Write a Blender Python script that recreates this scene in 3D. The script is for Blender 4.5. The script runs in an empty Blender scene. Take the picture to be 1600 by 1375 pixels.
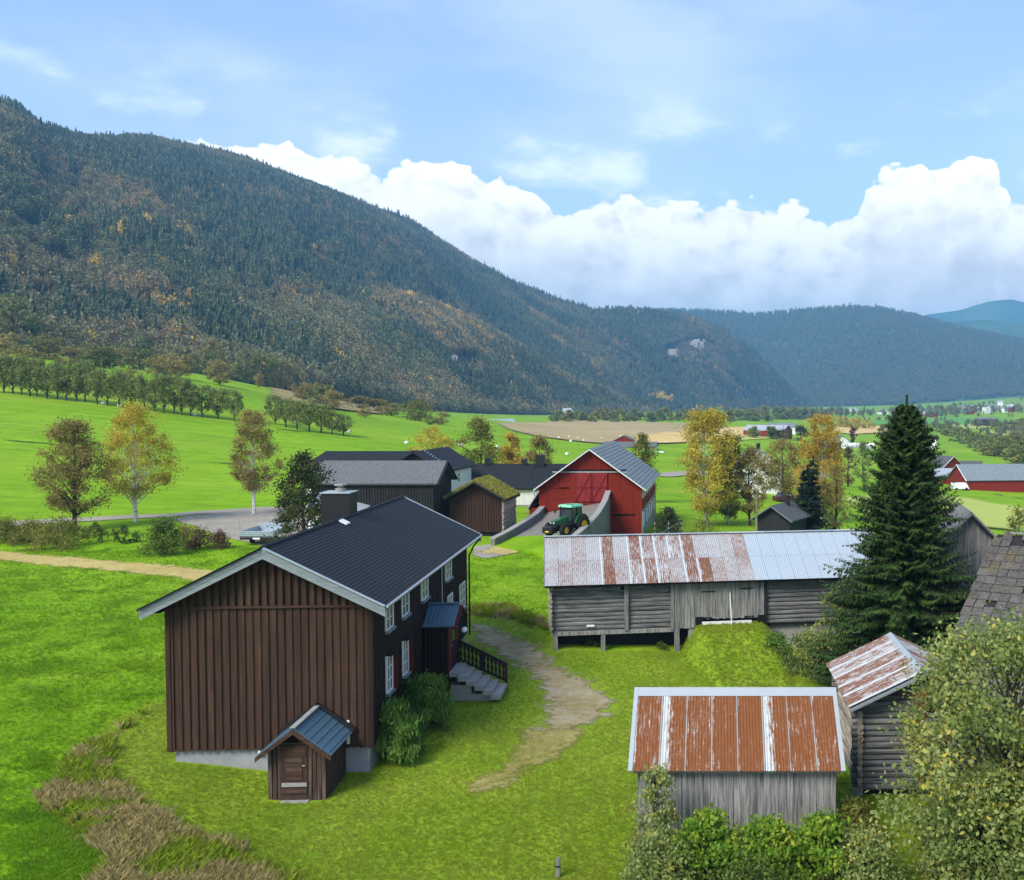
import bpy, math, random
import numpy as np
from mathutils import Matrix, Vector

R = math.radians
random.seed(7)
rng = np.random.default_rng(7)
sc = bpy.context.scene
col = sc.collection

# ------------------------------------------------------------------ camera
F, CX, HOR, CAMZ, PITCH = 1550.0, 1120.0, 635.0, 12.0, R(2.0)
CY = HOR + F * math.tan(PITCH)
cam = bpy.data.cameras.new('camera')
cam_o = bpy.data.objects.new('camera', cam)
col.objects.link(cam_o)
cam_o.location = (0, 0, CAMZ)
cam_o.rotation_euler = (R(90) - PITCH, 0, 0)
cam.sensor_width = 36
cam.lens = F / 1600 * 36
cam.shift_x = (800 - CX) / 1600
cam.shift_y = (CY - 687.5) / 1600
cam.clip_start = 0.5
cam.clip_end = 60000
sc.camera = cam_o

# ------------------------------------------------------------------ sky, sun, exposure
SUN_EL, SUN_AZ = R(43), math.atan2(-0.60, -0.80)      # from the left, a little behind the camera
SUN_STRENGTH, SUN_ANGLE, SKY_STRENGTH = 3.0, R(24), 0.138
sc.view_settings.view_transform = 'Standard'
sc.view_settings.look = 'None'
sc.view_settings.gamma = 1
sc.view_settings.use_curve_mapping = False
sc.view_settings.exposure = 0.92
sc.cycles.use_denoising = True
sc.cycles.max_bounces = 6
sc.cycles.diffuse_bounces = 3
sc.cycles.glossy_bounces = 2
sc.cycles.transmission_bounces = 3
sc.cycles.transparent_max_bounces = 12
sc.cycles.volume_bounces = 0

sun = bpy.data.lights.new('sun', 'SUN')
sun.energy = SUN_STRENGTH
sun.angle = SUN_ANGLE
sun.color = (1.0, 0.94, 0.82)
sun_o = bpy.data.objects.new('sun', sun)
col.objects.link(sun_o)
sd = Vector((math.sin(SUN_AZ) * math.cos(SUN_EL), math.cos(SUN_AZ) * math.cos(SUN_EL), math.sin(SUN_EL)))
sun_o.rotation_euler = sd.to_track_quat('Z', 'Y').to_euler()
sun_o.location = (-60, -20, 80)


class NT:
    """small helper to write node trees"""
    def __init__(self, tree):
        self.t = tree
        self.n = tree.nodes
        self.l = tree.links

    def node(self, kind, **kw):
        n = self.n.new(kind)
        for k, v in kw.items():
            setattr(n, k, v)
        return n

    def put(self, sock, v):
        if isinstance(v, bpy.types.NodeSocket):
            self.l.new(v, sock)
        elif v is not None:
            if hasattr(sock, 'default_value') and not isinstance(v, (int, float)) and len(v) == 3 and sock.type == 'RGBA':
                v = (*v, 1)
            sock.default_value = v

    def math(self, op, a, b=None, c=None, clamp=False):
        n = self.node('ShaderNodeMath', operation=op, use_clamp=clamp)
        self.put(n.inputs[0], a)
        if b is not None: self.put(n.inputs[1], b)
        if c is not None: self.put(n.inputs[2], c)
        return n.outputs[0]

    def vmath(self, op, a, b=None):
        n = self.node('ShaderNodeVectorMath', operation=op)
        self.put(n.inputs[0], a)
        if b is not None: self.put(n.inputs[1], b)
        return n.outputs[0]

    def ss(self, x, a, b):
        n = self.node('ShaderNodeMapRange', interpolation_type='SMOOTHSTEP')
        self.put(n.inputs['Value'], x)
        self.put(n.inputs['From Min'], a)
        self.put(n.inputs['From Max'], b)
        return n.outputs[0]

    def mix(self, f, a, b, kind='MIX'):
        n = self.node('ShaderNodeMix', data_type='RGBA', blend_type=kind)
        n.clamp_factor = True
        self.put(n.inputs[0], f)
        self.put(n.inputs[6], a)
        self.put(n.inputs[7], b)
        return n.outputs[2]

    def noise(self, vec, scale, detail=4, rough=0.55, dist=0.0, dim='3D'):
        n = self.node('ShaderNodeTexNoise')
        n.noise_dimensions = dim
        if vec is not None: self.put(n.inputs['Vector'], vec)
        n.inputs['Scale'].default_value = scale
        n.inputs['Detail'].default_value = detail
        n.inputs['Roughness'].default_value = rough
        n.inputs['Distortion'].default_value = dist
        return n.outputs[0]

    def voro(self, vec, scale, smooth=None, feature='F1'):
        n = self.node('ShaderNodeTexVoronoi')
        n.voronoi_dimensions = '2D'
        n.feature = 'SMOOTH_F1' if smooth is not None else feature
        self.put(n.inputs['Vector'], vec)
        n.inputs['Scale'].default_value = scale
        if smooth is not None: n.inputs['Smoothness'].default_value = smooth
        return n.outputs['Distance']

    def scale(self, vec, s):
        n = self.node('ShaderNodeMapping')
        self.put(n.inputs['Vector'], vec)
        n.inputs['Scale'].default_value = s
        return n.outputs[0]

    def ramp(self, f, stops):
        n = self.node('ShaderNodeValToRGB')
        cr = n.color_ramp
        while len(cr.elements) > 1:
            cr.elements.remove(cr.elements[-1])
        for i, (p, c) in enumerate(stops):
            e = cr.elements[0] if i == 0 else cr.elements.new(p)
            e.position = p
            e.color = (*c, 1)
        self.put(n.inputs[0], f)
        return n.outputs[0]


def build_world():
    w = bpy.data.worlds.new('World')
    sc.world = w
    w.use_nodes = True
    w.cycles.sampling_method = 'MANUAL'
    w.cycles.sample_map_resolution = 256
    t = NT(w.node_tree)
    t.n.clear()
    out = t.node('ShaderNodeOutputWorld')
    bg = t.node('ShaderNodeBackground')
    t.l.new(bg.outputs[0], out.inputs[0])
    sky = t.node('ShaderNodeTexSky', sky_type='NISHITA')
    sky.sun_disc = False
    sky.sun_elevation = SUN_EL
    sky.sun_rotation = SUN_AZ
    sky.air_density = 1.0
    sky.dust_density = 0.6
    sky.ozone_density = 2.0
    skyc = t.node('ShaderNodeVectorMath', operation='SCALE')
    t.l.new(sky.outputs[0], skyc.inputs[0])
    skyc.inputs[3].default_value = SKY_STRENGTH
    co = t.node('ShaderNodeTexCoord').outputs['Generated']
    sep = t.node('ShaderNodeSeparateXYZ')
    t.l.new(co, sep.inputs[0])
    x, y, z = sep.outputs
    az = t.math('ARCTAN2', x, y)
    hl = t.math('SQRT', t.math('ADD', t.math('MULTIPLY', x, x), t.math('MULTIPLY', y, y)))
    el = t.math('DIVIDE', z, t.math('MAXIMUM', hl, 0.02))
    comb = t.node('ShaderNodeCombineXYZ')
    t.put(comb.inputs[0], az)
    t.put(comb.inputs[1], t.math('MULTIPLY', el, 1.2))
    P = comb.outputs[0]
    # height of the cumulus bank along the horizon
    tops = [(-700, 330), (-300, 300), (0, 260), (300, 240), (400, 232), (520, 262), (630, 268), (740, 292), (840, 318), (890, 345), (990, 318),
            (1090, 352), (1130, 335), (1210, 322), (1310, 372), (1345, 330), (1375, 272), (1450, 278), (1530, 275), (1590, 330), (1700, 300), (2100, 330)]
    fc = t.node('ShaderNodeFloatCurve')
    cu = fc.mapping.curves[0]
    pts = []
    for (u, v) in tops:
        a = (u - CX) / F
        A = math.atan(a)
        pts.append(((A + 1) / 2, (HOR - v) / F * math.cos(A) * 2))
    while len(cu.points) < len(pts):
        cu.points.new(0.5, 0.5)
    for p, q in zip(cu.points, pts):
        p.location = (max(0, min(1, q[0])), q[1])
        p.handle_type = 'AUTO_CLAMPED'
    fc.mapping.update()
    t.put(fc.inputs['Value'], t.math('MULTIPLY', t.math('ADD', az, 1.0), 0.5, clamp=True))
    top = t.math('MULTIPLY', fc.outputs[0], 0.5)
    warp = t.node('ShaderNodeTexNoise')
    warp.noise_dimensions = '2D'
    t.put(warp.inputs['Vector'], P)
    warp.inputs['Scale'].default_value = 16
    warp.inputs['Detail'].default_value = 3
    wv = t.node('ShaderNodeVectorMath', operation='SCALE')
    t.l.new(t.vmath('SUBTRACT', warp.outputs['Color'], (0.5, 0.5, 0.5)), wv.inputs[0])
    wv.inputs[3].default_value = 0.030
    P1 = t.vmath('ADD', P, wv.outputs[0])

    def billow(p):
        a = t.math('MULTIPLY', t.voro(p, 13, 0.25), -0.040)
        b = t.math('MULTIPLY', t.voro(p, 31, 0.15), -0.026)
        c = t.math('MULTIPLY', t.voro(p, 75, 0.12), -0.014)
        d = t.math('MULTIPLY', t.noise(p, 60, 4, 0.6, dim='2D'), 0.012)
        return t.math('ADD', t.math('ADD', a, b), t.math('ADD', c, d))
    b0 = billow(P1)
    b1 = billow(t.vmath('ADD', P1, (-0.012, 0.016, 0)))
    f = t.math('ADD', t.math('SUBTRACT', top, el), t.math('ADD', b0, 0.040))
    lobe = t.math('ADD', t.math('SUBTRACT', top, el), t.math('ADD', t.math('MULTIPLY', t.voro(P1, 13, 0.25), -0.034), t.math('ADD', t.math('MULTIPLY', t.voro(P1, 31, 0.15), -0.016), t.math('MULTIPLY', t.voro(P1, 75, 0.12), -0.009))))
    alpha = t.math('MULTIPLY', t.ss(f, -0.0005, 0.0030), t.ss(lobe, -0.034, -0.030))
    emb = t.math('MULTIPLY', t.math('SUBTRACT', b0, b1), 19.0)  # sunward side of the billows lightened, light and shade put into the cloud colour
    low = t.ss(f, 0.010, 0.095)
    soft = t.noise(P, 9, 4, 0.6, dim='2D')
    shade = t.math('ADD', t.math('SUBTRACT', 0.98, t.math('MULTIPLY', low, t.math('MULTIPLY', soft, 0.62))), t.math('MULTIPLY', emb, t.math('SUBTRACT', 1.0, t.math('MULTIPLY', low, 0.6))), clamp=True)
    cloud = t.ramp(shade, [(0.0, (0.50, 0.48, 0.45)), (0.4, (0.66, 0.63, 0.59)), (0.75, (0.88, 0.85, 0.80)), (1.0, (1.02, 0.99, 0.94))])
    # veil near the horizon
    veil = t.ss(el, 0.13, 0.02)
    cloud = t.mix(t.math('MULTIPLY', veil, 0.55), cloud, (0.70, 0.70, 0.70))
    # thin high wisps
    ws = t.scale(P, (1.0, 1.9, 1))
    wn = t.noise(ws, 6.5, 7, 0.58, 0.0, dim='2D')
    band = t.math('MULTIPLY', t.ss(el, 0.15, 0.22), t.ss(el, 0.33, 0.25))
    wisp = t.math('MULTIPLY', t.math('MULTIPLY', t.ss(wn, 0.50, 0.72), band), 0.62)
    wide = t.math('MULTIPLY', t.ss(t.noise(t.scale(P, (1, 2, 1)), 3.0, 4, 0.55, dim='2D'), 0.30, 0.75), 0.34)
    hz = t.math('MULTIPLY', t.ss(el, 0.75, 0.05), 0.22)
    c = t.mix(hz, skyc.outputs[0], (0.60, 0.66, 0.88))
    c = t.mix(wide, c, (0.74, 0.78, 0.84))
    c = t.mix(wisp, c, (0.93, 0.95, 1.0))
    c = t.mix(alpha, c, cloud)
    t.put(bg.inputs['Color'], c)
    bg.inputs['Strength'].default_value = 1.0
build_world()

# ------------------------------------------------------------------ layout helpers
def proj(X, Y, Z):
    c, s = math.cos(PITCH), math.sin(PITCH)
    dz = Z - CAMZ
    d = Y * c - dz * s
    return CX + F * X / d, CY - F * (Y * s + dz * c) / d


def at(u, v, Y):
    """the point of the place seen at photo pixel (u, v), Y metres ahead"""
    c, s = math.cos(PITCH), math.sin(PITCH)
    rx, ru = (u - CX) / F, (CY - v) / F
    dy = c + ru * s
    dz = -s + ru * c
    k = Y / dy
    return Vector((rx * k, Y, CAMZ + dz * k))


# ------------------------------------------------------------------ terrain
_Y = [6, 20, 26, 33, 42, 50, 60, 72, 85, 100, 130, 170, 220, 300, 420, 650, 1000, 1600, 2600, 4500, 9000]
_U = [-900, 0, 300, 450, 600, 850, 1120, 1400, 1600, 2300]
_Z = [
    [.3, .3, .3, 1, 2, 2.5, 3.2, 4, 5, 6.5, 10, 15, 24, 38, 55, 55, 55, 55, 55, 55, 55],
    [-.2, -.2, 0, .3, 1.0, 1.3, 1.4, 1.6, 2.1, 3.0, 5.6, 9.6, 16.5, 27, 37, 37, 37, 37, 37, 37, 37],
    [-.5, -.5, -.35, -.1, .6, 1.0, 1.4, 1.9, 2.0, 1.9, 3.6, 6.5, 11.3, 20.5, 27, 27, 27, 27, 27, 27, 27],
    [-.75, -.75, -.8, -.6, .2, .6, 1.15, 1.8, 1.95, 1.85, 3.0, 5, 8.2, 14, 18.5, 18.5, 18.5, 18.5, 18.5, 18.5, 18.5],
    [-.7, -.7, -.7, -.5, -.15, .1, .8, 1.7, 1.9, 1.8, 2.5, 3.6, 5.5, 8, 10.5, 11, 11, 11, 11, 11, 11],
    [-.6, -.6, -.5, -.4, -.4, -.4, .3, 1.4, 1.4, .9, .4, 0, .3, 1.5, 1.4, 1.5, 1.5, 1.5, 2, 2, 2],
    [-.6, -.6, -.5, -.5, -.6, -.75, -.5, -.2, 0, -.2, -1.2, -2, -2.5, -2.5, -2, -1, 0, 2, 5, 8, 8],
    [-.6, -.6, -.5, -.5, -.7, -.9, -1, -1.2, -1.5, -2, -3, -4.5, -6, -7, -7.5, -7, -5, 0, 12, 25, 30],
    [-.6, -.6, -.5, -.6, -.8, -1.1, -1.4, -2, -2.6, -3.5, -5, -6.5, -8, -9.5, -10, -10, -5, 8, 35, 60, 70],
    [-.6, -.6, -.6, -.7, -1, -1.6, -2.2, -3, -4, -5, -7, -9, -11, -14, -14, -14, 0, 30, 80, 120, 130]]
_lu = np.linspace(-900, 2300, 641)
_ly = np.linspace(math.log(6), math.log(9000), 400)


def _table():
    z = np.array(_Z)
    a = np.array([np.interp(_ly, np.log(_Y), row) for row in z])
    b = np.array([np.interp(_lu, _U, a[:, j]) for j in range(a.shape[1])]).T
    def blur(m, n, axis):
        k = np.exp(-np.linspace(-2, 2, 2 * n + 1) ** 2)
        k /= k.sum()
        pad = [(0, 0), (0, 0)]
        pad[axis] = (n, n)
        p = np.pad(m, pad, mode='edge')
        return np.apply_along_axis(lambda q: np.convolve(q, k, 'valid'), axis, p)
    return blur(blur(b, 24, 0), 9, 1)
_T = _table()


def ground(X, Y):
    X = np.asarray(X, float)
    Y = np.asarray(Y, float)
    Yc = np.clip(Y, 18, 8999)
    u = np.clip(CX + F * X / Yc, -899, 2299)
    fu = (u + 900) / 5.0
    fy = (np.log(Yc) - _ly[0]) / (_ly[1] - _ly[0])
    i = np.clip(fu.astype(int), 0, 639)
    j = np.clip(fy.astype(int), 0, 398)
    a, b = fu - i, fy - j
    z = (_T[i, j] * (1 - a) * (1 - b) + _T[i + 1, j] * a * (1 - b) + _T[i, j + 1] * (1 - a) * b + _T[i + 1, j + 1] * a * b)
    w = np.clip((np.hypot(X, Y) - 18) / 40, 0, 1)
    z = z + 0.035 * np.sin(X * .9 + 1.3 * np.sin(Y * .31)) * np.sin(Y * .75 + X * .2) + w * 0.12 * np.sin(X * .13 + 2) * np.sin(Y * .11 + X * .05)
    return z


def gz(X, Y):
    return float(ground(X, Y))


def on(u, v, lo=16, hi=6000):
    """where the line of sight through a photo pixel first meets the ground"""
    ys = np.exp(np.linspace(math.log(lo), math.log(hi), 1500))
    p = np.array([at(u, v, 1.0)])[0] - np.array([0, 0, CAMZ])
    X = p[0] * ys
    Z = CAMZ + p[2] * ys
    g = ground(X, ys)
    k = np.argmax(Z < g)
    if Z[k] >= g[k]:
        k = len(ys) - 1
    return Vector((X[k], ys[k], g[k]))


# ------------------------------------------------------------------ mesh helpers
def fast_mesh(name, V, Fc, attrs=None, smooth=False):
    V = np.asarray(V, np.float32)
    Fc = np.asarray(Fc, np.int32)
    me = bpy.data.meshes.new(name)
    k = Fc.shape[1]
    me.vertices.add(len(V))
    me.vertices.foreach_set('co', V.ravel())
    me.loops.add(Fc.size)
    me.loops.foreach_set('vertex_index', Fc.ravel())
    me.polygons.add(len(Fc))
    me.polygons.foreach_set('loop_start', np.arange(0, Fc.size, k, dtype=np.int32))
    try:
        me.polygons.foreach_set('loop_total', np.full(len(Fc), k, np.int32))
    except Exception:
        pass
    if smooth:
        me.polygons.foreach_set('use_smooth', np.ones(len(Fc), bool))
    me.update(calc_edges=True)
    for nm, val in (attrs or {}).items():
        a = me.attributes.new(nm, 'FLOAT', 'POINT')
        a.data.foreach_set('value', np.asarray(val, np.float32))
    return me


class MB:
    """collects shapes into one mesh"""
    def __init__(self):
        self.v, self.f = [], []

    def poly(self, vs, fs):
        o = len(self.v)
        self.v += [tuple(p) for p in vs]
        self.f += [tuple(i + o for i in q) for q in fs]
        return self

    def box(self, x0, x1, y0, y1, z0, z1):
        return self.poly([(x0, y0, z0), (x1, y0, z0), (x1, y1, z0), (x0, y1, z0), (x0, y0, z1), (x1, y0, z1), (x1, y1, z1), (x0, y1, z1)],
                         [(0, 3, 2, 1), (4, 5, 6, 7), (0, 1, 5, 4), (1, 2, 6, 5), (2, 3, 7, 6), (3, 0, 4, 7)])

    def hexa(self, b, t):
        """solid from a bottom and a top ring of the same length"""
        n = len(b)
        return self.poly(list(b) + list(t), [tuple(reversed(range(n))), tuple(range(n, 2 * n))] + [(i, (i + 1) % n, n + (i + 1) % n, n + i) for i in range(n)])

    def beam(self, p, q, w, h, up=(0, 0, 1)):
        p, q = Vector(p), Vector(q)
        d = (q - p).normalized()
        s = d.cross(Vector(up))
        s = s.normalized() if s.length > 1e-5 else Vector((1, 0, 0))
        n = s.cross(d).normalized()
        r = [s * (-w / 2) + n * (-h / 2), s * (w / 2) + n * (-h / 2), s * (w / 2) + n * (h / 2), s * (-w / 2) + n * (h / 2)]
        return self.hexa([p + a for a in r], [q + a for a in r])

    def tube(self, pts, rad, n=6, cap=True):
        o = len(self.v)
        pts = [Vector(p) for p in pts]
        for i, p in enumerate(pts):
            d = (pts[min(i + 1, len(pts) - 1)] - pts[max(i - 1, 0)]).normalized()
            s = d.cross(Vector((0.31, 0.95, 0.02)))
            if s.length < 1e-3: s = d.cross(Vector((1, 0, 0)))
            s.normalize()
            b = d.cross(s)
            r = rad[i] if hasattr(rad, '__len__') else rad
            for k in range(n):
                a = 2 * math.pi * k / n
                self.v.append(tuple(p + s * (r * math.cos(a)) + b * (r * math.sin(a))))
        m = len(pts)
        for i in range(m - 1):
            for k in range(n):
                self.f.append((o + i * n + k, o + i * n + (k + 1) % n, o + (i + 1) * n + (k + 1) % n, o + (i + 1) * n + k))
        if cap:
            self.f.append(tuple(o + k for k in reversed(range(n))))
            self.f.append(tuple(o + (m - 1) * n + k for k in range(n)))
        return self

    def cyl(self, c, r, h, n=12, axis='z', r2=None):
        c = Vector(c)
        e = {'z': Vector((0, 0, h)), 'x': Vector((h, 0, 0)), 'y': Vector((0, h, 0))}[axis]
        return self.tube([c, c + e], [r, r if r2 is None else r2], n)

    def lathe(self, prof, c=(0, 0, 0), n=16, axis='z'):
        o = len(self.v)
        for (r, h) in prof:
            for k in range(n):
                a = 2 * math.pi * k / n
                p = (r * math.cos(a), r * math.sin(a), h)
                if axis == 'x': p = (p[2], p[0], p[1])
                if axis == 'y': p = (p[0], p[2], p[1])
                self.v.append((p[0] + c[0], p[1] + c[1], p[2] + c[2]))
        for i in range(len(prof) - 1):
            for k in range(n):
                self.f.append((o + i * n + k, o + i * n + (k + 1) % n, o + (i + 1) * n + (k + 1) % n, o + (i + 1) * n + k))
        return self

    def build(self, name, m, parent=None, smooth=False):
        me = bpy.data.meshes.new(name)
        me.from_pydata(self.v, [], self.f)
        if smooth:
            me.polygons.foreach_set('use_smooth', np.ones(len(me.polygons), bool))
        me.update()
        return link(name, me, m, parent)


def link(name, me, m, parent=None):
    o = bpy.data.objects.new(name, me)
    if m is not None and not me.materials:
        me.materials.append(m)
    col.objects.link(o)
    o.parent = parent
    return o


def tag(o, label=None, cat=None, group=None, kind=None):
    if label: o['label'] = label
    if cat: o['category'] = cat
    if group: o['group'] = group
    if kind: o['kind'] = kind
    return o


def thing(name, label, cat, loc=(0, 0, 0), rz=0.0, group=None):
    o = bpy.data.objects.new(name, None)
    o.empty_display_size = 0.3
    col.objects.link(o)
    o.location = loc
    o.rotation_euler = (0, 0, rz)
    return tag(o, label, cat, group)


def copy_tree(o, parent=None):
    c = o.copy()
    col.objects.link(c)
    c.parent = parent
    for ch in list(o.children):
        copy_tree(ch, c)
    return c


# ------------------------------------------------------------------ materials
def lin(h):
    h = h.lstrip('#')
    r = [int(h[i:i + 2], 16) / 255 for i in (0, 2, 4)]
    return tuple(x / 12.92 if x <= .04045 else ((x + .055) / 1.055) ** 2.4 for x in r)


def newmat(name):
    m = bpy.data.materials.new(name)
    m.use_nodes = True
    t = NT(m.node_tree)
    b = t.n['Principled BSDF']
    b.inputs['Specular IOR Level'].default_value = 0.25
    return m, t, b


def coords(t, kind='Object', rnd=True):
    c = t.node('ShaderNodeTexCoord').outputs[kind]
    if rnd:
        r = t.node('ShaderNodeObjectInfo').outputs['Random']
        k = t.node('ShaderNodeCombineXYZ')
        for i in range(3):
            t.put(k.inputs[i], t.math('MULTIPLY', r, (37.0, 23.0, 51.0)[i]))
        return t.vmath('ADD', c, k.outputs[0]), r
    return c, None


def bump(t, b, h, strength=0.4, dist=0.02):
    n = t.node('ShaderNodeBump')
    n.inputs['Strength'].default_value = strength
    n.inputs['Distance'].default_value = dist
    t.put(n.inputs['Height'], h)
    t.l.new(n.outputs[0], b.inputs['Normal'])


def wood(name, c1, c2, axis=2, rough=0.8, var=0.35, grain=14, wear=None, wear_amt=0.5):
    """weathered or painted boards; the grain runs along one axis, every board has its own tone"""
    m, t, b = newmat(name)
    co, r = coords(t)
    s = [grain] * 3
    s[axis] = grain * 0.06
    g = t.noise(t.scale(co, s), 1.0, 5, 0.65)
    big = t.noise(co, 0.9, 3)
    c = t.mix(t.ss(g, 0.3, 0.72), c1, c2)
    if wear is not None:
        c = t.mix(t.math('MULTIPLY', t.ss(t.noise(t.scale(co, [x * 0.45 for x in s]), 1.0, 6, 0.7), 0.5, 0.72), wear_amt), c, wear)
    k = t.math('ADD', 1.0 - var * 0.75, t.math('MULTIPLY', t.math('ADD', r, big), var * 0.75))
    mul = t.node('ShaderNodeVectorMath', operation='SCALE')
    t.put(mul.inputs[0], c)
    t.put(mul.inputs[3], k)
    t.put(b.inputs['Base Color'], mul.outputs[0])
    b.inputs['Roughness'].default_value = rough
    bump(t, b, g, 0.5, 0.012)
    return m


def plain(name, c, rough=0.6, metal=0.0, var=0.12, scale=3.0, spec=0.25, bmp=0.0):
    m, t, b = newmat(name)
    co, r = coords(t)
    n = t.noise(co, scale, 5, 0.6)
    mul = t.node('ShaderNodeVectorMath', operation='SCALE')
    t.put(mul.inputs[0], (c[0], c[1], c[2]))
    t.put(mul.inputs[3], t.math('ADD', 1 - var, t.math('MULTIPLY', n, 2 * var)))
    t.put(b.inputs['Base Color'], mul.outputs[0])
    b.inputs['Roughness'].default_value = rough
    b.inputs['Metallic'].default_value = metal
    b.inputs['Specular IOR Level'].default_value = spec
    if bmp: bump(t, b, t.noise(co, scale * 6, 4), bmp, 0.02)
    return m


def attr(t, name, kind='GEOMETRY'):
    n = t.node('ShaderNodeAttribute')
    n.attribute_type = kind
    n.attribute_name = name
    return n.outputs['Fac']


def leafmat(name, stops, trans=0.35, inst=False, rough=0.6):
    """foliage: every leaf (or every far tree) has its own tint along a ramp"""
    m, t, b = newmat(name)
    f = attr(t, 'tint')
    if inst:
        f = t.math('ADD', t.math('MULTIPLY', f, 0.22), attr(t, 'tone', 'INSTANCER'))
    c = t.ramp(f, stops)
    t.put(b.inputs['Base Color'], c)
    b.inputs['Roughness'].default_value = rough
    b.inputs['Specular IOR Level'].default_value = 0.2
    tr = t.node('ShaderNodeBsdfTranslucent')
    t.put(tr.inputs[0], c)
    mx = t.node('ShaderNodeMixShader')
    mx.inputs[0].default_value = trans
    t.l.new(b.outputs[0], mx.inputs[1])
    t.l.new(tr.outputs[0], mx.inputs[2])
    t.l.new(mx.outputs[0], t.n['Material Output'].inputs[0])
    return m


def metal_sheet(name, base, rust, amount, edge=None, streak=26.0, seam=0.07, spread=0.9, fray=0.10):
    """corrugated iron; rust grows in streaks down the slope, sheet by sheet"""
    m, t, b = newmat(name)
    co, r = coords(t)
    sx, sy = attr(t, 'sx'), attr(t, 'sy')
    k = t.node('ShaderNodeCombineXYZ')
    t.put(k.inputs[0], t.math('ADD', t.math('MULTIPLY', sx, 1.0), t.math('MULTIPLY', r, 91.0)))
    t.put(k.inputs[1], t.math('MULTIPLY', sy, 0.16))
    v = k.outputs[0]
    st = t.noise(v, streak * 0.5, 5, 0.7)
    fine = t.noise(co, 22, 5, 0.7)
    broad = t.noise(t.scale(co, (0.5, 0.5, 0.5)), 1.0, 2)
    lvl = t.math('ADD', t.math('ADD', t.math('MULTIPLY', st, 0.75), t.math('MULTIPLY', fine, 0.45)), t.math('MULTIPLY', t.math('SUBTRACT', r, 0.5), spread * 0.35))
    lvl = t.math('ADD', lvl, t.math('MULTIPLY', t.math('SUBTRACT', broad, 0.5), 0.25))
    mask = t.ss(lvl, 0.78 - amount * 0.5, 1.02 - amount * 0.5)
    if edge is not None:
        e = t.math('ADD', sx, t.math('ADD', t.math('MULTIPLY', t.math('SUBTRACT', fine, 0.5), fray), t.math('MULTIPLY', t.math('SUBTRACT', st, 0.5), fray * 4.0)))
        mask = t.math('MULTIPLY', mask, t.ss(e, seam * 0.5, seam))
    rc = t.mix(t.noise(co, 7, 4, 0.7), rust, tuple(x * 0.52 for x in rust))
    bc = t.mix(t.noise(co, 4, 4, 0.6), base, tuple(x * 0.78 for x in base))
    t.put(b.inputs['Base Color'], t.mix(mask, bc, rc))
    t.put(b.inputs['Roughness'], t.math('ADD', 0.45, t.math('MULTIPLY', mask, 0.4)))
    t.put(b.inputs['Metallic'], t.math('MULTIPLY', t.math('SUBTRACT', 1.0, mask), 0.25))
    return m


def shingle(name, c1, c2, rough=0.75, sc_=7.0, moss=None):
    m, t, b = newmat(name)
    co, r = coords(t)
    n = t.noise(co, sc_, 5, 0.7)
    c = t.mix(t.ss(n, 0.3, 0.7), c1, c2)
    k = t.math('ADD', 0.8, t.math('MULTIPLY', r, 0.4))
    mul = t.node('ShaderNodeVectorMath', operation='SCALE')
    t.put(mul.inputs[0], c)
    t.put(mul.inputs[3], k)
    c = mul.outputs[0]
    if moss is not None:
        w = coords(t, 'Object', False)[0]
        c = t.mix(t.math('MULTIPLY', t.ss(t.noise(w, 0.8, 5, 0.7), 0.50, 0.70), 0.55), c, moss)
    t.put(b.inputs['Base Color'], c)
    b.inputs['Roughness'].default_value = rough
    bump(t, b, t.noise(co, sc_ * 4, 4), 0.35, 0.01)
    return m


M = {}
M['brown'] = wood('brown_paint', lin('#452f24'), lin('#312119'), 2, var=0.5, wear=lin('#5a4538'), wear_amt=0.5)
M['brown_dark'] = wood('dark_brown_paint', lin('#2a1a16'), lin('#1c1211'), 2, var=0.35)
M['brown_old'] = wood('worn_brown_paint', lin('#4d3a2f'), lin('#30231d'), 2, var=0.5, wear=lin('#85776c'), wear_amt=0.5)
M['brown_y'] = wood('brown_trim_paint', lin('#4a3226'), lin('#35231b'), 0, var=0.4, wear=lin('#7a6a5c'), wear_amt=0.4)
M['grey_trim'] = wood('grey_trim_paint', lin('#80878c'), lin('#6b7379'), 0, var=0.25)
M['grey_wood'] = wood('weathered_boards', lin('#94928f'), lin('#585754'), 2, rough=0.9, var=0.45, grain=18, wear=lin('#33363a'), wear_amt=0.6)
M['grey_log'] = wood('weathered_logs', lin('#7e7d7c'), lin('#414143'), 0, rough=0.9, var=0.6, grain=16, wear=lin('#2c2d30'), wear_amt=0.6)
M['grey_log_y'] = wood('weathered_logs_side', lin('#b3a594'), lin('#6b625a'), 1, rough=0.9, var=0.5, grain=16, wear=lin('#3a3430'), wear_amt=0.6)
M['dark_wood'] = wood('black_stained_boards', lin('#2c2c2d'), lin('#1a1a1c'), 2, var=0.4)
M['red'] = wood('red_barn_paint', lin('#7e2510'), lin('#6a1b0c'), 2, var=0.25, wear=lin('#5a1a12'), wear_amt=0.4)
M['red_door'] = wood('faded_red_paint', lin('#86282a'), lin('#742022'), 2, var=0.25)
M['maroon'] = plain('maroon_paint', lin('#571816'), 0.6)
M['white'] = plain('white_paint', (0.78, 0.78, 0.77), 0.5, var=0.06)
M['white_boards'] = wood('white_boards', (0.74, 0.74, 0.72), (0.64, 0.64, 0.62), 2, var=0.15)
M['ramp_wall'] = plain('mossy_concrete', lin('#6f7068'), 0.95, var=0.5, scale=1.4, bmp=0.6)
M['concrete'] = plain('rough_concrete', lin('#8f9093'), 0.9, var=0.35, scale=2.2, bmp=0.6)
M['stone'] = plain('grey_stone', lin('#918f8c'), 0.9, var=0.45, scale=5.0, bmp=0.6)
M['rock'] = plain('pale_cliff_rock', lin('#85837f'), 0.9, var=0.5, scale=0.25, bmp=0.5)
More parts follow.
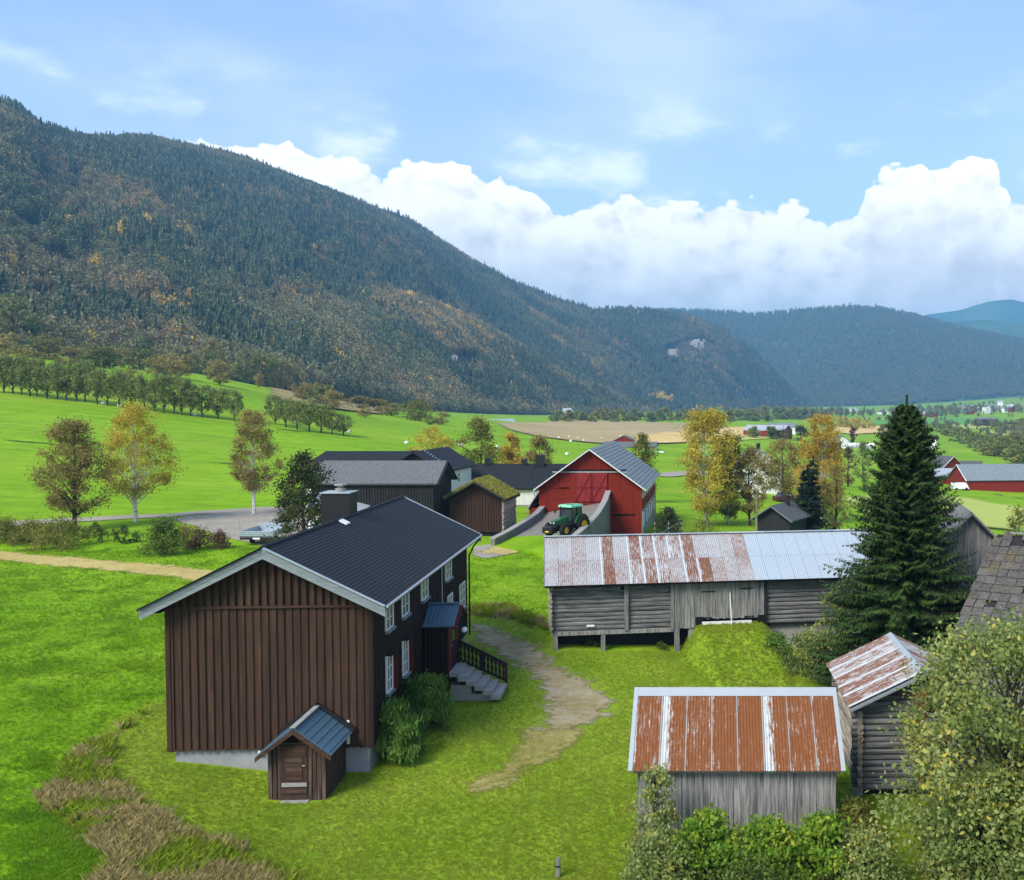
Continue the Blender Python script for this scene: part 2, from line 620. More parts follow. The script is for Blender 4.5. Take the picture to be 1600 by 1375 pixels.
M['roof_black'] = shingle('dark_roof_shingles', lin('#23272c'), lin('#171a1e'), 0.7)
M['roof_grey'] = shingle('grey_roof_slates', lin('#66686a'), lin('#4c4e51'), 0.75)
M['roof_barn'] = shingle('blue_grey_slates', lin('#7d858b'), lin('#5d656b'), 0.7, 3.0)
M['slate'] = shingle('old_slates', lin('#66625e'), lin('#403d3b'), 0.85, 9.0, moss=lin('#77682a'))
M['blue_metal'] = plain('blue_roof_metal', lin('#557184'), 0.45, 0.1, 0.18, 4.0, 0.4)
M['dark_metal'] = plain('dark_metal', (0.02, 0.02, 0.022), 0.45, 0.2, 0.1)
M['galv'] = plain('galvanised_metal', lin('#a8b3ba'), 0.45, 0.35, 0.15)
M['pale_metal'] = plain('pale_metal', lin('#a6adb2'), 0.45, 0.2, 0.1)
M['black'] = plain('black_opening', (0.006, 0.006, 0.006), 0.9)
M['rubber'] = plain('tyre_rubber', (0.014, 0.014, 0.014), 0.8)
M['tr_green'] = plain('green_machine_paint', lin('#1f5a30'), 0.35, 0, 0.08, spec=0.5)
M['tr_roof'] = plain('pale_green_cab_roof', lin('#7fc0a0'), 0.45, 0, 0.1)
M['yellow'] = plain('yellow_rim_paint', lin('#e0b010'), 0.4)
M['white_plastic'] = plain('white_plastic', (0.8, 0.8, 0.8), 0.35, 0, 0.05)
M['wine'] = plain('dark_red_car_paint', lin('#4c1417'), 0.25, 0, 0.05, spec=0.5)
M['pole'] = wood('pole_wood', lin('#8a7f6e'), lin('#655c50'), 2)
M['bark'] = wood('brown_bark', lin('#4d443b'), lin('#2e2822'), 2, rough=0.95, grain=9)
M['rust_red'] = metal_sheet('rusty_orange_iron', lin('#cfd3d2'), lin('#86522e'), 0.94, edge=True, streak=22, spread=0.25, seam=0.08)
M['rust_red2'] = metal_sheet('rusty_iron_with_pale_streaks', lin('#c9cdcc'), lin('#86522e'), 0.90, edge=True, streak=30, spread=0.2, seam=0.42, fray=0.3)
M['rust_pale'] = metal_sheet('pale_iron_with_rust_streaks', lin('#b9bdc0'), lin('#8d5f4b'), 0.52, streak=44, spread=0.22)
M['rust_mid'] = metal_sheet('rust_streaked_iron', lin('#c9ced1'), lin('#80553f'), 0.70, streak=24, edge=True, seam=0.26, spread=0.3)
M['new_iron'] = metal_sheet('clean_galvanised_iron', lin('#b4c0ca'), lin('#98a4ae'), 0.1, streak=10)


def glass():
    m, t, b = newmat('window_glass')
    b.inputs['Base Color'].default_value = (0.035, 0.04, 0.045, 1)
    b.inputs['Roughness'].default_value = 0.08
    b.inputs['Specular IOR Level'].default_value = 0.8
    return m
M['glass'] = glass()


def birch_bark():
    m, t, b = newmat('birch_bark')
    co, r = coords(t)
    n = t.noise(t.scale(co, (2.0, 2.0, 5.0)), 1.6, 5, 0.7)
    t.put(b.inputs['Base Color'], t.mix(t.ss(n, 0.52, 0.62), (0.62, 0.61, 0.58), (0.05, 0.045, 0.04)))
    b.inputs['Roughness'].default_value = 0.8
    return m
M['birch'] = birch_bark()


def grass_mat(name='grass_ground'):
    m, t, b = newmat(name)
    co = t.node('ShaderNodeNewGeometry').outputs['Position']
    lawn, dry = attr(t, 'lawn'), attr(t, 'dry')
    big = t.noise(co, 0.035, 5, 0.6)
    mid = t.noise(co, 0.35, 5, 0.65)
    fine = t.noise(t.scale(co, (1, 1, 0.3)), 4.0, 6, 0.75)
    stripe = t.noise(t.scale(co, (0.035, 0.30, 0.1)), 1.0, 5, 0.7, 0.8)
    fld = t.ramp(t.math('ADD', t.math('MULTIPLY', mid, 0.45), t.math('ADD', t.math('MULTIPLY', fine, 0.25), t.math('MULTIPLY', stripe, 0.40))),
                 [(0.36, (0.085, 0.185, 0.006)), (0.50, (0.145, 0.290, 0.006)), (0.62, (0.205, 0.360, 0.010)), (0.78, (0.300, 0.410, 0.045))])
    lw = t.ramp(t.math('ADD', t.math('MULTIPLY', mid, 0.6), t.math('MULTIPLY', fine, 0.4)),
                [(0.34, (0.115, 0.225, 0.012)), (0.50, (0.200, 0.315, 0.018)), (0.64, (0.290, 0.365, 0.035)), (0.82, (0.42, 0.40, 0.11))])
    dr = t.ramp(fine, [(0.3, (0.12, 0.10, 0.03)), (0.6, (0.25, 0.18, 0.08)), (0.8, (0.33, 0.26, 0.13))])
    e = t.math('MULTIPLY', t.math('SUBTRACT', mid, 0.5), 0.7)
    c = t.mix(t.ss(t.math('ADD', lawn, e), 0.3, 0.7), fld, lw)
    c = t.mix(t.math('MULTIPLY', t.ss(t.math('ADD', dry, e), 0.35, 0.75), 0.85), c, dr)
    yl = t.math('MULTIPLY', t.ss(t.noise(t.scale(co, (0.006, 0.03, 0.02)), 1.0, 4, 0.6), 0.45, 0.7), 0.55)
    c = t.mix(t.math('MULTIPLY', yl, t.math('SUBTRACT', 1.0, lawn)), c, (0.30, 0.40, 0.03))
    weeds = t.math('MULTIPLY', t.ss(t.noise(co, 0.9, 4, 0.7), 0.60, 0.72), 0.35)
    c = t.mix(weeds, c, (0.07, 0.15, 0.02))
    sat = t.math('ADD', 0.72, t.math('MULTIPLY', big, 0.56))
    mul = t.node('ShaderNodeVectorMath', operation='SCALE')
    t.put(mul.inputs[0], c)
    t.put(mul.inputs[3], sat)
    t.put(b.inputs['Base Color'], mul.outputs[0])
    b.inputs['Roughness'].default_value = 0.9
    b.inputs['Specular IOR Level'].default_value = 0.08
    bump(t, b, t.math('ADD', fine, t.math('MULTIPLY', mid, 2.0)), 0.7, 0.12)
    return m
M['grass'] = grass_mat()


def sheet_mat(name, stops, scale=3.0, soft=0.5, patch=0.0, grain=1.0):
    """path, gravel or stubble with a ragged edge where the grass takes over"""
    m, t, b = newmat(name)
    co = t.node('ShaderNodeNewGeometry').outputs['Position']
    e = attr(t, 'edge')
    n = t.noise(co, scale, 6, 0.7)
    n2 = t.noise(co, scale * 0.22, 4, 0.6)
    c = t.ramp(t.math('ADD', t.math('MULTIPLY', n, 0.6), t.math('MULTIPLY', n2, 0.4)), stops)
    t.put(b.inputs['Base Color'], c)
    b.inputs['Roughness'].default_value = 0.95
    b.inputs['Specular IOR Level'].default_value = 0.1
    bump(t, b, n, 0.5, 0.05 * grain)
    k = t.math('ADD', e, t.math('MULTIPLY', t.math('SUBTRACT', t.math('ADD', t.math('MULTIPLY', n, 0.5), t.math('MULTIPLY', n2, 0.5)), 0.5 + patch), soft * 4.5))
    a = t.ss(k, -soft * 0.25, soft * 0.45)
    tr = t.node('ShaderNodeBsdfTransparent')
    mx = t.node('ShaderNodeMixShader')
    t.put(mx.inputs[0], a)
    t.l.new(tr.outputs[0], mx.inputs[1])
    t.l.new(b.outputs[0], mx.inputs[2])
    t.l.new(mx.outputs[0], t.n['Material Output'].inputs[0])
    return m

# ------------------------------------------------------------------ ground sheet
def vnoise(x, y, seed=0):
    r = np.random.default_rng(seed).random((256, 256))
    xi, yi = np.floor(x).astype(int), np.floor(y).astype(int)
    fx, fy = x - xi, y - yi
    fx, fy = fx * fx * (3 - 2 * fx), fy * fy * (3 - 2 * fy)
    g = lambda i, j: r[i % 256, j % 256]
    return (g(xi, yi) * (1 - fx) + g(xi + 1, yi) * fx) * (1 - fy) + (g(xi, yi + 1) * (1 - fx) + g(xi + 1, yi + 1) * fx) * fy


def fbm(x, y, oct=4, seed=0):
    s, a, n = 0, 1, 0
    for k in range(oct):
        s = s + a * vnoise(x * 2 ** k + 13 * k, y * 2 ** k + 7 * k, seed + k)
        n += a
        a *= .5
    return s / n


def sdf(px, py, poly):
    """signed distance to a polygon, positive inside"""
    P = np.array([(p[0], p[1]) for p in poly])
    d = np.full(px.shape, 1e9)
    ins = np.zeros(px.shape, bool)
    n = len(P)
    for i in range(n):
        a, b = P[i], P[(i + 1) % n]
        ex, ey = b - a
        wx, wy = px - a[0], py - a[1]
        k = np.clip((wx * ex + wy * ey) / (ex * ex + ey * ey + 1e-12), 0, 1)
        d = np.minimum(d, np.hypot(wx - ex * k, wy - ey * k))
        c = ((a[1] <= py) != (b[1] <= py)) & (px < (b[0] - a[0]) * (py - a[1]) / (b[1] - a[1] + 1e-12) + a[0])
        ins ^= c
    return np.where(ins, d, -d)


def grow(a, b, step, lo, hi, rate):
    mid = list(np.arange(a, b + 1e-6, step))
    up, s = [], step
    p = b
    while p < hi:
        s *= rate
        p += s
        up.append(p)
    dn, s = [], step
    p = a
    while p > lo:
        s *= rate
        p -= s
        dn.append(p)
    return np.array(dn[::-1] + mid + up)

GX = grow(-30, 10, 0.4, -11000, 11000, 1.045)
GY = grow(21, 62, 0.4, -900, 12000, 1.04)
gX, gY = np.meshgrid(GX, GY)
gZ = ground(gX, gY)
NXg, NYg = len(GX), len(GY)

lawn_poly = [on(240, 1092), on(185, 1125), on(150, 1165), on(140, 1215), on(250, 1285), on(450, 1375), (-6, 12), (30, 12), (30, 50), (9, 52.5), (-7, 50.5),
             on(850, 990), on(735, 945), (-12.8, 56), (-18.5, 52), (-18.7, 38)]
dry_poly = [on(262, 1096), on(200, 1130), on(160, 1155), on(95, 1205), on(62, 1240), on(85, 1300), on(160, 1345), (-15.5, 22.5), (-9.0, 22.5), on(480, 1368), on(340, 1322), on(220, 1262), on(165, 1215), on(170, 1165), on(215, 1128)]
strip_poly = [on(735, 950), on(790, 948), on(850, 962), on(855, 985), on(800, 972), on(735, 962)]
near = (gX > -60) & (gX < 60) & (gY > 5) & (gY < 90)
lawn_a = np.zeros(gX.shape)
dry_a = np.zeros(gX.shape)
lawn_a[near] = np.clip(sdf(gX[near], gY[near], lawn_poly) / 1.6 + .5, 0, 1)
dry_a[near] = np.clip(np.maximum(sdf(gX[near], gY[near], dry_poly), sdf(gX[near], gY[near], strip_poly)) / 1.2 + .5, 0, 1)


def grid_faces(nx, ny):
    i, j = np.meshgrid(np.arange(nx - 1), np.arange(ny - 1))
    a = (j * nx + i).ravel()
    return np.stack([a, a + 1, a + nx + 1, a + nx], 1)

gF = grid_faces(NXg, NYg)
me = fast_mesh('ground', np.stack([gX, gY, gZ], -1).reshape(-1, 3), gF, {'lawn': lawn_a.ravel(), 'dry': dry_a.ravel()}, smooth=True)
tag(link('ground', me, M['grass']), kind='structure')


def sheet(name, poly, mat_, lift, soft, keep=3.0):
    """a thin layer lying on the ground, cut from the ground's own grid"""
    x0, x1 = min(p[0] for p in poly), max(p[0] for p in poly)
    y0, y1 = min(p[1] for p in poly), max(p[1] for p in poly)
    m = keep * soft
    ix = np.where((GX >= x0 - m * 4) & (GX <= x1 + m * 4))[0]
    iy = np.where((GY >= y0 - m * 4) & (GY <= y1 + m * 4))[0]
    if len(ix): ix = np.arange(max(ix[0] - 1, 0), min(ix[-1] + 2, NXg))
    iy = np.arange(max(iy[0] - 1, 0), min(iy[-1] + 2, NYg))
    X, Y, Z = gX[np.ix_(iy, ix)], gY[np.ix_(iy, ix)], gZ[np.ix_(iy, ix)]
    d = sdf(X, Y, poly)
    fc = grid_faces(len(ix), len(iy))
    ok = d.ravel()[fc].max(1) > -m
    fc = fc[ok]
    used, inv = np.unique(fc, return_inverse=True)
    V = np.stack([X.ravel(), Y.ravel(), Z.ravel() + lift], -1)[used]
    me = fast_mesh(name, V, inv.reshape(-1, 4), {'edge': d.ravel()[used]}, smooth=True)
    return tag(link(name, me, mat_), kind='structure')


def ribbon_poly(pts, w):
    """a polygon along a line of ground points"""
    p = [Vector((q[0], q[1])) for q in pts]
    L, Rr = [], []
    for i, q in enumerate(p):
        d = (p[min(i + 1, len(p) - 1)] - p[max(i - 1, 0)]).normalized()
        n = Vector((-d.y, d.x))
        ww = w[i] if hasattr(w, '__len__') else w
        L.append(q + n * ww / 2)
        Rr.append(q - n * ww / 2)
    return L + Rr[::-1]

M['dirt'] = sheet_mat('dirt_and_gravel', [(0.25, lin('#6f6544')), (0.45, lin('#8c7f58')), (0.58, lin('#9a9078')), (0.75, lin('#aaa8a2'))], 3.0, 1.0, 0.05)
M['bare'] = sheet_mat('worn_turf', [(0.3, lin('#6f6a38')), (0.55, lin('#8f8650')), (0.75, lin('#aaa078'))], 2.5, 1.0, 0.13)
M['gravel'] = sheet_mat('pale_gravel', [(0.3, lin('#7f7a70')), (0.5, lin('#968f84')), (0.7, lin('#aaa498'))], 1.6, 0.3)
M['track'] = sheet_mat('dry_wheel_track', [(0.3, lin('#8c7f4a')), (0.55, lin('#b3a266')), (0.75, lin('#c3b684'))], 2.0, 0.5)
M['stubble'] = sheet_mat('stubble', [(0.3, lin('#b79a5c')), (0.5, lin('#c9ad70')), (0.7, lin('#d6bf88'))], 0.02, 6.0)
M['stubble_brown'] = sheet_mat('brown_stubble', [(0.3, lin('#8f7f55')), (0.5, lin('#a3916a')), (0.7, lin('#b8a780'))], 0.015, 6.0)
M['meadow_dry'] = sheet_mat('dry_hill_pasture', [(0.3, lin('#7d6f45')), (0.55, lin('#978a5a')), (0.75, lin('#a89c70'))], 0.06, 4.0)

sheet('dirt_path', [on(733, 972), on(760, 975), on(800, 990), on(850, 1015), on(905, 1055), on(962, 1090), on(968, 1112), on(930, 1135), on(900, 1150), on(850, 1165), on(825, 1150), on(845, 1115), on(850, 1080), on(815, 1050), on(770, 1020), on(728, 1000), (-13.2, 53)], M['dirt'], 0.022, 0.8)
sheet('worn_grass_patch', [on(800, 1140), on(930, 1125), on(925, 1160), on(870, 1200), on(800, 1235), on(735, 1260), on(715, 1225), on(770, 1185)], M['bare'], 0.030, 0.6)
sheet('farm_track', ribbon_poly([on(-120, 862), on(0, 868), on(120, 880), on(220, 889), on(330, 903), on(420, 920)], 2.6), M['track'], 0.03, 0.35)
sheet('gravel_yard', [on(262, 812), on(330, 804), on(372, 800), on(440, 793), on(520, 800), on(560, 850), on(440, 862), on(340, 838), on(300, 822)], M['gravel'], 0.04, 0.5)
sheet('gravel_road', ribbon_poly([on(-60, 824), on(60, 817), on(160, 811), on(262, 806), on(350, 800), on(440, 795), on(560, 789)], 3.0), M['gravel'], 0.05, 0.3)
sheet('gravel_patch', [on(738, 856), on(770, 851), on(803, 853), on(795, 868), on(760, 874), on(738, 870)], M['gravel'], 0.05, 0.5)
sheet('ramp_track', ribbon_poly([on(775, 866), on(800, 856), on(822, 845), on(850, 832)], 2.4), M['track'], 0.06, 0.8)
sheet('valley_road', ribbon_poly([on(1025, 745), on(1060, 741), on(1100, 738), on(1150, 742)], 6), M['gravel'], 0.15, 0.5)
M['margin'] = sheet_mat('rough_field_margin', [(0.3, lin('#3f5a1c')), (0.55, lin('#566b28')), (0.75, lin('#7d7b3c'))], 0.6, 0.8)
for k_, q_ in enumerate(([(-60, 678), (0, 686), (60, 693), (150, 703)], [(275, 714), (350, 723), (440, 735)], [(1300, 739), (1340, 742), (1390, 747)], [(1490, 764), (1545, 771), (1640, 786)], [(385, 661), (440, 671), (540, 684), (585, 691)])):
    sheet('field_margin', ribbon_poly([on(*z_) for z_ in q_], 2.2), M['margin'], 0.08, 0.6)
M['field_dark'] = sheet_mat('dark_ley', [(0.3, lin('#4f8a3a')), (0.55, lin('#64983f')), (0.75, lin('#7fa84c'))], 0.02, 6.0)
M['field_pale'] = sheet_mat('pale_ley', [(0.3, lin('#93a84a')), (0.55, lin('#a9b05c')), (0.75, lin('#bdb772'))], 0.02, 6.0)
for q_, m_ in (([(1290, 657), (1480, 652), (1600, 656), (1600, 661), (1480, 662), (1300, 664)], 'field_dark'), ([(1420, 640), (1530, 640), (1520, 646), (1420, 647)], 'field_dark'), ([(1480, 664), (1620, 662), (1620, 668), (1500, 671)], 'field_pale'),
               ([(1530, 674), (1620, 676), (1620, 684), (1560, 682)], 'field_pale'), ([(1310, 780), (1400, 772), (1500, 778), (1620, 800), (1620, 835), (1480, 820), (1380, 812)], 'field_pale'), ([(1120, 676), (1200, 672), (1230, 684), (1130, 690)], 'field_pale')):
    sheet('valley_field', [on(*z_) for z_ in q_], M[m_], 0.3, 4)
sheet('stubble_field', [on(770, 660), on(900, 657), on(1080, 662), on(1140, 668), on(1060, 692), on(1000, 694), on(930, 694), on(860, 686), on(800, 675)], M['stubble_brown'], 0.4, 5)
sheet('golden_stubble_field', [on(985, 683), on(1080, 672), on(1200, 666), on(1215, 674), on(1120, 690), on(1050, 694), on(1000, 694)], M['stubble'], 0.55, 4)
sheet('golden_stubble_field', [on(1300, 668), on(1400, 665), on(1400, 676), on(1330, 679), on(1300, 676)], M['stubble'], 0.55, 4)
sheet('dry_hill_pasture', [on(395, 600), on(470, 600), on(540, 614), on(640, 642), on(600, 650), on(500, 638), on(430, 625)], M['meadow_dry'], 0.5, 8)

# ------------------------------------------------------------------ mountains
def mountain(name, base, crest, nu, nt, amp, mat_, seed, bulge=0.25, back=0.5, freq=3.0):
    """a valley side between a foot line and a crest line, folded by gullies, falling away behind"""
    def arr(lst):
        u = np.array([q[0] for q in lst], float)
        P = np.array([at(*q) for q in lst])
        return u, P
    ub, Pb = arr(base)
    uc, Pc = arr(crest)
    u = np.linspace(max(ub[0], uc[0]), min(ub[-1], uc[-1]), nu)
    B = np.stack([np.interp(u, ub, Pb[:, k]) for k in range(3)], 1)
    C = np.stack([np.interp(u, uc, Pc[:, k]) for k in range(3)], 1)
    tt = np.linspace(0, 1, nt)
    T, U = np.meshgrid(tt, np.linspace(0, 1, nu), indexing='ij')
    G = B[None] * (1 - T[..., None]) + C[None] * T[..., None]
    H = (C - B)[None, :, 2]
    # concave foot, convex shoulder
    G[..., 2] += H * (-bulge * np.sin(np.pi * T) * (1 - T) * .5 + bulge * .35 * np.sin(np.pi * T) * T)
    w = np.sin(np.pi * np.clip(T, 0, 1)) ** .7
    n = fbm(G[..., 0] / 300 * freq / 3, G[..., 1] / 300 * freq / 3, 5, seed) - .5
    n2 = 1 - np.abs(2 * fbm(U * 9 + .6 * T + 20, T * 1.1 + U * 2, 4, seed + 9) - 1) - .6
    G[..., 2] += amp * w * (1.2 * n + .9 * n2)
    small = fbm(U * 60, T * 3 + 5, 3, seed + 4) - .5
    G[..., 2] += amp * .10 * small * (.3 + w)
    bk = G[-1:].copy() + np.stack([np.zeros(nu), np.full(nu, 1.0), np.full(nu, -.3)], 1)[None] * (C[:, 1] * .25)[None, :, None]
    skirt = G[:1].copy()
    skirt[..., 2] -= 70
    G2 = np.concatenate([skirt, G, bk], 0)
    me = fast_mesh(name, G2.reshape(-1, 3), grid_faces(nu, nt + 2), {'up': np.concatenate([T[:1], T, np.ones((1, nu))], 0).ravel()}, smooth=True)
    tag(link(name, me, mat_), kind='structure')
    return G


def hill_mat(name, c1, c2, c3, sc_, high=None):
    m, t, b = newmat(name)
    co = t.node('ShaderNodeNewGeometry').outputs['Position']
    n = t.noise(co, sc_, 6, 0.7)
    n2 = t.noise(co, sc_ * 0.12, 4, 0.6)
    c = t.mix(t.ss(n2, 0.38, 0.62), t.mix(t.ss(n, 0.35, 0.65), c1, c2), c3)
    if high is not None:
        c = t.mix(t.ss(t.math('ADD', attr(t, 'up'), t.math('MULTIPLY', t.math('SUBTRACT', n2, .5), .3)), .84, .97), c, high)
    t.put(b.inputs['Base Color'], c)
    b.inputs['Roughness'].default_value = 1
    b.inputs['Specular IOR Level'].default_value = 0.05
    bump(t, b, n, 1.0, 0.25 / sc_)
    return m

M['hill'] = hill_mat('forest_floor', lin('#3c3f2b'), lin('#5b553c'), lin('#6b5841'), 0.05, lin('#6e604c'))
M['far_hill'] = hill_mat('far_forest', lin('#2a4c36'), lin('#466444'), lin('#526c46'), 0.016)  # lighter blue-green, some of the valley haze put into the colour

base = [(-700, 470, 420), (-300, 515, 420), (0, 545, 420), (120, 562, 440), (260, 585, 470), (400, 604, 560), (520, 622, 660), (600, 637, 760), (700, 652, 900), (860, 655, 1300), (1050, 657, 1900), (1180, 650, 2400), (1262, 643, 2750)]
crest = [(-700, 90, 1250), (-300, 120, 1250), (-60, 158, 1250), (0, 164, 1270), (25, 172, 1280), (70, 206, 1320), (110, 218, 1360), (160, 225, 1420), (200, 222, 1500), (250, 222, 1600), (300, 230, 1680), (340, 243, 1740), (400, 264, 1800), (480, 290, 1880),
         (560, 316, 1980), (640, 350, 2060), (700, 388, 2150), (760, 425, 2250), (800, 448, 2320), (840, 462, 2400), (880, 476, 2450), (930, 490, 2500), (975, 486, 2550), (1030, 492, 2620), (1080, 500, 2680), (1130, 516, 2720), (1170, 545, 2760), (1205, 578, 2790), (1235, 612, 2800), (1262, 641, 2810)]
MT = mountain('mountain', base, crest, 300, 90, 52, M['hill'], 3)
FT = mountain('foothill', [(270, 588, 465), (400, 606, 540), (520, 624, 620), (600, 639, 700), (700, 653, 840), (860, 657, 1180), (1000, 658, 1550), (1080, 657, 1800)],
              [(270, 560, 560), (330, 520, 760), (380, 486, 900), (430, 470, 1000), (480, 464, 1060), (540, 464, 1120), (600, 467, 1180), (650, 476, 1230), (700, 492, 1280), (740, 512, 1330), (790, 540, 1400), (850, 574, 1480), (920, 606, 1600), (1000, 636, 1750), (1080, 655, 1850)], 150, 50, 26, M['hill'], 57, bulge=.1, freq=6.0)
fbase = [(960, 640, 2900), (1250, 640, 2900), (1400, 634, 2900), (1600, 618, 2900), (1900, 612, 2900), (2400, 600, 2900)]
fcrest = [(960, 490, 4000), (1045, 487, 4000), (1110, 489, 4000), (1190, 494, 4000), (1260, 487, 3950), (1320, 481, 3900), (1370, 482, 3900), (1430, 494, 3850), (1480, 508, 3820), (1540, 522, 3780), (1600, 534, 3750), (1900, 520, 3700), (2400, 470, 3700)]
FH = mountain('far_hill', fbase, fcrest, 160, 46, 40, M['far_hill'], 21)
mountain('distant_hill', [(1380, 600, 4300), (1600, 600, 4300), (2400, 590, 4300)], [(1380, 540, 5000), (1440, 512, 5000), (1480, 504, 5000), (1530, 499, 5000), (1570, 503, 5000), (1620, 508, 5000), (2000, 480, 5000), (2400, 470, 5000)], 80, 16, 18, M['far_hill'], 33)
mountain('distant_mountain', [(1300, 600, 5900), (2400, 600, 5900)], [(1300, 530, 6800), (1420, 499, 6800), (1450, 491, 6800), (1500, 485, 6800), (1540, 472, 6800), (1575, 467, 6800), (1620, 476, 6800), (2000, 450, 6800), (2400, 450, 6800)], 60, 12, 12, M['far_hill'], 41)


# ------------------------------------------------------------------ scattered plants (what nobody could count)
def leaf_quads(C, size, r, up=0.0, aspect=0.6, tint=None):
    """one small diamond leaf at every centre"""
    n = len(C)
    d = r.normal(size=(n, 3))
    d[:, 2] += up
    d /= np.linalg.norm(d, axis=1)[:, None] + 1e-9
    e = np.cross(d, r.normal(size=(n, 3)))
    e /= np.linalg.norm(e, axis=1)[:, None] + 1e-9
    s = (size * (0.6 + 0.8 * r.random(n)))[:, None]
    V = np.stack([C - d * s * .5, C + e * s * aspect * .5, C + d * s * .5, C - e * s * aspect * .5], 1).reshape(-1, 3)
    Fq = np.arange(4 * n).reshape(-1, 4)
    t = r.random(n) if tint is None else tint
    return V, Fq, np.repeat(t, 4)


def proto(name, V, Fq, tint, m):
    me = fast_mesh(name, V, Fq, {'tint': tint})
    me.materials.append(m)
    return bpy.data.objects.new(name, me)


def scatter(name, pts, rot, scl, idx, tone, protos, label=None, cat=None):
    """points that carry copies of small plants"""
    me = bpy.data.meshes.new(name)
    me.vertices.add(len(pts))
    me.vertices.foreach_set('co', np.asarray(pts, np.float32).ravel())
    for nm, val, ty in (('rot', rot, 'FLOAT'), ('scl', scl, 'FLOAT'), ('tone', tone, 'FLOAT')):
        a = me.attributes.new(nm, ty, 'POINT')
        a.data.foreach_set('value', np.asarray(val, np.float32))
    a = me.attributes.new('kind_index', 'INT', 'POINT')
    a.data.foreach_set('value', np.asarray(idx, np.int32))
    o = link(name, me, None)
    ng = bpy.data.node_groups.new(name + '_scatter', 'GeometryNodeTree')
    ng.interface.new_socket('Geometry', in_out='INPUT', socket_type='NodeSocketGeometry')
    ng.interface.new_socket('Geometry', in_out='OUTPUT', socket_type='NodeSocketGeometry')
    N, L = ng.nodes, ng.links
    gi, go, jn = N.new('NodeGroupInput'), N.new('NodeGroupOutput'), N.new('GeometryNodeJoinGeometry')

    def named(nm, ty):
        k = N.new('GeometryNodeInputNamedAttribute')
        k.data_type = ty
        k.inputs['Name'].default_value = nm
        return k.outputs[0]
    rx = N.new('ShaderNodeCombineXYZ')
    L.new(named('rot', 'FLOAT'), rx.inputs[2])
    for k, p in enumerate(protos):
        oi = N.new('GeometryNodeObjectInfo')
        oi.inputs['Object'].default_value = p
        oi.inputs['As Instance'].default_value = True
        eq = N.new('FunctionNodeCompare')
        eq.data_type = 'INT'
        eq.operation = 'EQUAL'
        ins = [s for s in eq.inputs if s.type == 'INT']
        L.new(named('kind_index', 'INT'), ins[0])
        ins[1].default_value = k
        ip = N.new('GeometryNodeInstanceOnPoints')
        L.new(gi.outputs[0], ip.inputs['Points'])
        L.new(oi.outputs['Geometry'], ip.inputs['Instance'])
        L.new(eq.outputs[0], ip.inputs['Selection'])
        L.new(rx.outputs[0], ip.inputs['Rotation'])
        L.new(named('scl', 'FLOAT'), ip.inputs['Scale'])
        L.new(ip.outputs[0], jn.inputs[0])
    L.new(jn.outputs[0], go.inputs[0])
    md = o.modifiers.new('scatter', 'NODES')
    md.node_group = ng
    return tag(o, label, cat, kind='stuff')


FOREST = [(0.0, (0.032, 0.054, 0.028)), (0.22, (0.062, 0.092, 0.040)), (0.42, (0.130, 0.155, 0.060)), (0.58, (0.205, 0.195, 0.085)), (0.74, (0.26, 0.205, 0.100)), (0.88, (0.42, 0.27, 0.095)), (1.0, (0.66, 0.44, 0.06))]
M['forest'] = leafmat('forest_foliage', FOREST, 0.2, inst=True)


def spruce_proto(name, seed, n=170):
    r = np.random.default_rng(seed)
    V, Fq, T = [], [], []
    tiers = 9
    for k in range(tiers):
        h = 0.08 + 0.9 * k / tiers
        rad = 0.20 * (1 - h) ** .85 + 0.015
        m = max(5, int(11 * (1 - h) + 4))
        for j in range(m):
            a = 2 * math.pi * (j + r.random()) / m
            q = rad * (0.7 + 0.5 * r.random())
            ca, sa = math.cos(a), math.sin(a)
            w = q * 0.38 + .012
            o = len(V)
            V += [(0, 0, h + .13), (ca * q * .6 - sa * w, sa * q * .6 + ca * w, h + .02), (ca * q, sa * q, h - .045), (ca * q * .6 + sa * w, sa * q * .6 - ca * w, h + .02)]
            Fq.append((o, o + 1, o + 2, o + 3))
            T += [r.random()] * 4
    return proto(name, np.array(V), np.array(Fq), np.array(T), M['forest'])


def broad_proto(name, seed, n=420, tall=1.0, wide=0.36):
    r = np.random.default_rng(seed)
    k = 14
    cc = r.normal(size=(k, 3))
    cc /= np.linalg.norm(cc, axis=1)[:, None]
    cc *= (r.random(k) ** .4)[:, None] * np.array([wide * .75, wide * .75, .30])
    cc[:, 2] += .60
    i = r.integers(0, k, n)
    C = cc[i] + r.normal(size=(n, 3)) * .085
    V, Fq, T = leaf_quads(C, .085, r, .3, .8, (i / k * .6 + r.random(n) * .4))
    tr = MB().tube([(0, 0, -.05), (0, 0, .3), (.02, 0, .6)], [.022, .018, .008], 4, False)
    o = len(V)
    V = np.concatenate([V, np.array(tr.v)])
    Fq = np.concatenate([Fq, np.array(tr.f) + o])
    T = np.concatenate([T, np.full(len(tr.v), .1)])
    return proto(name, V, Fq, T, M['forest'])


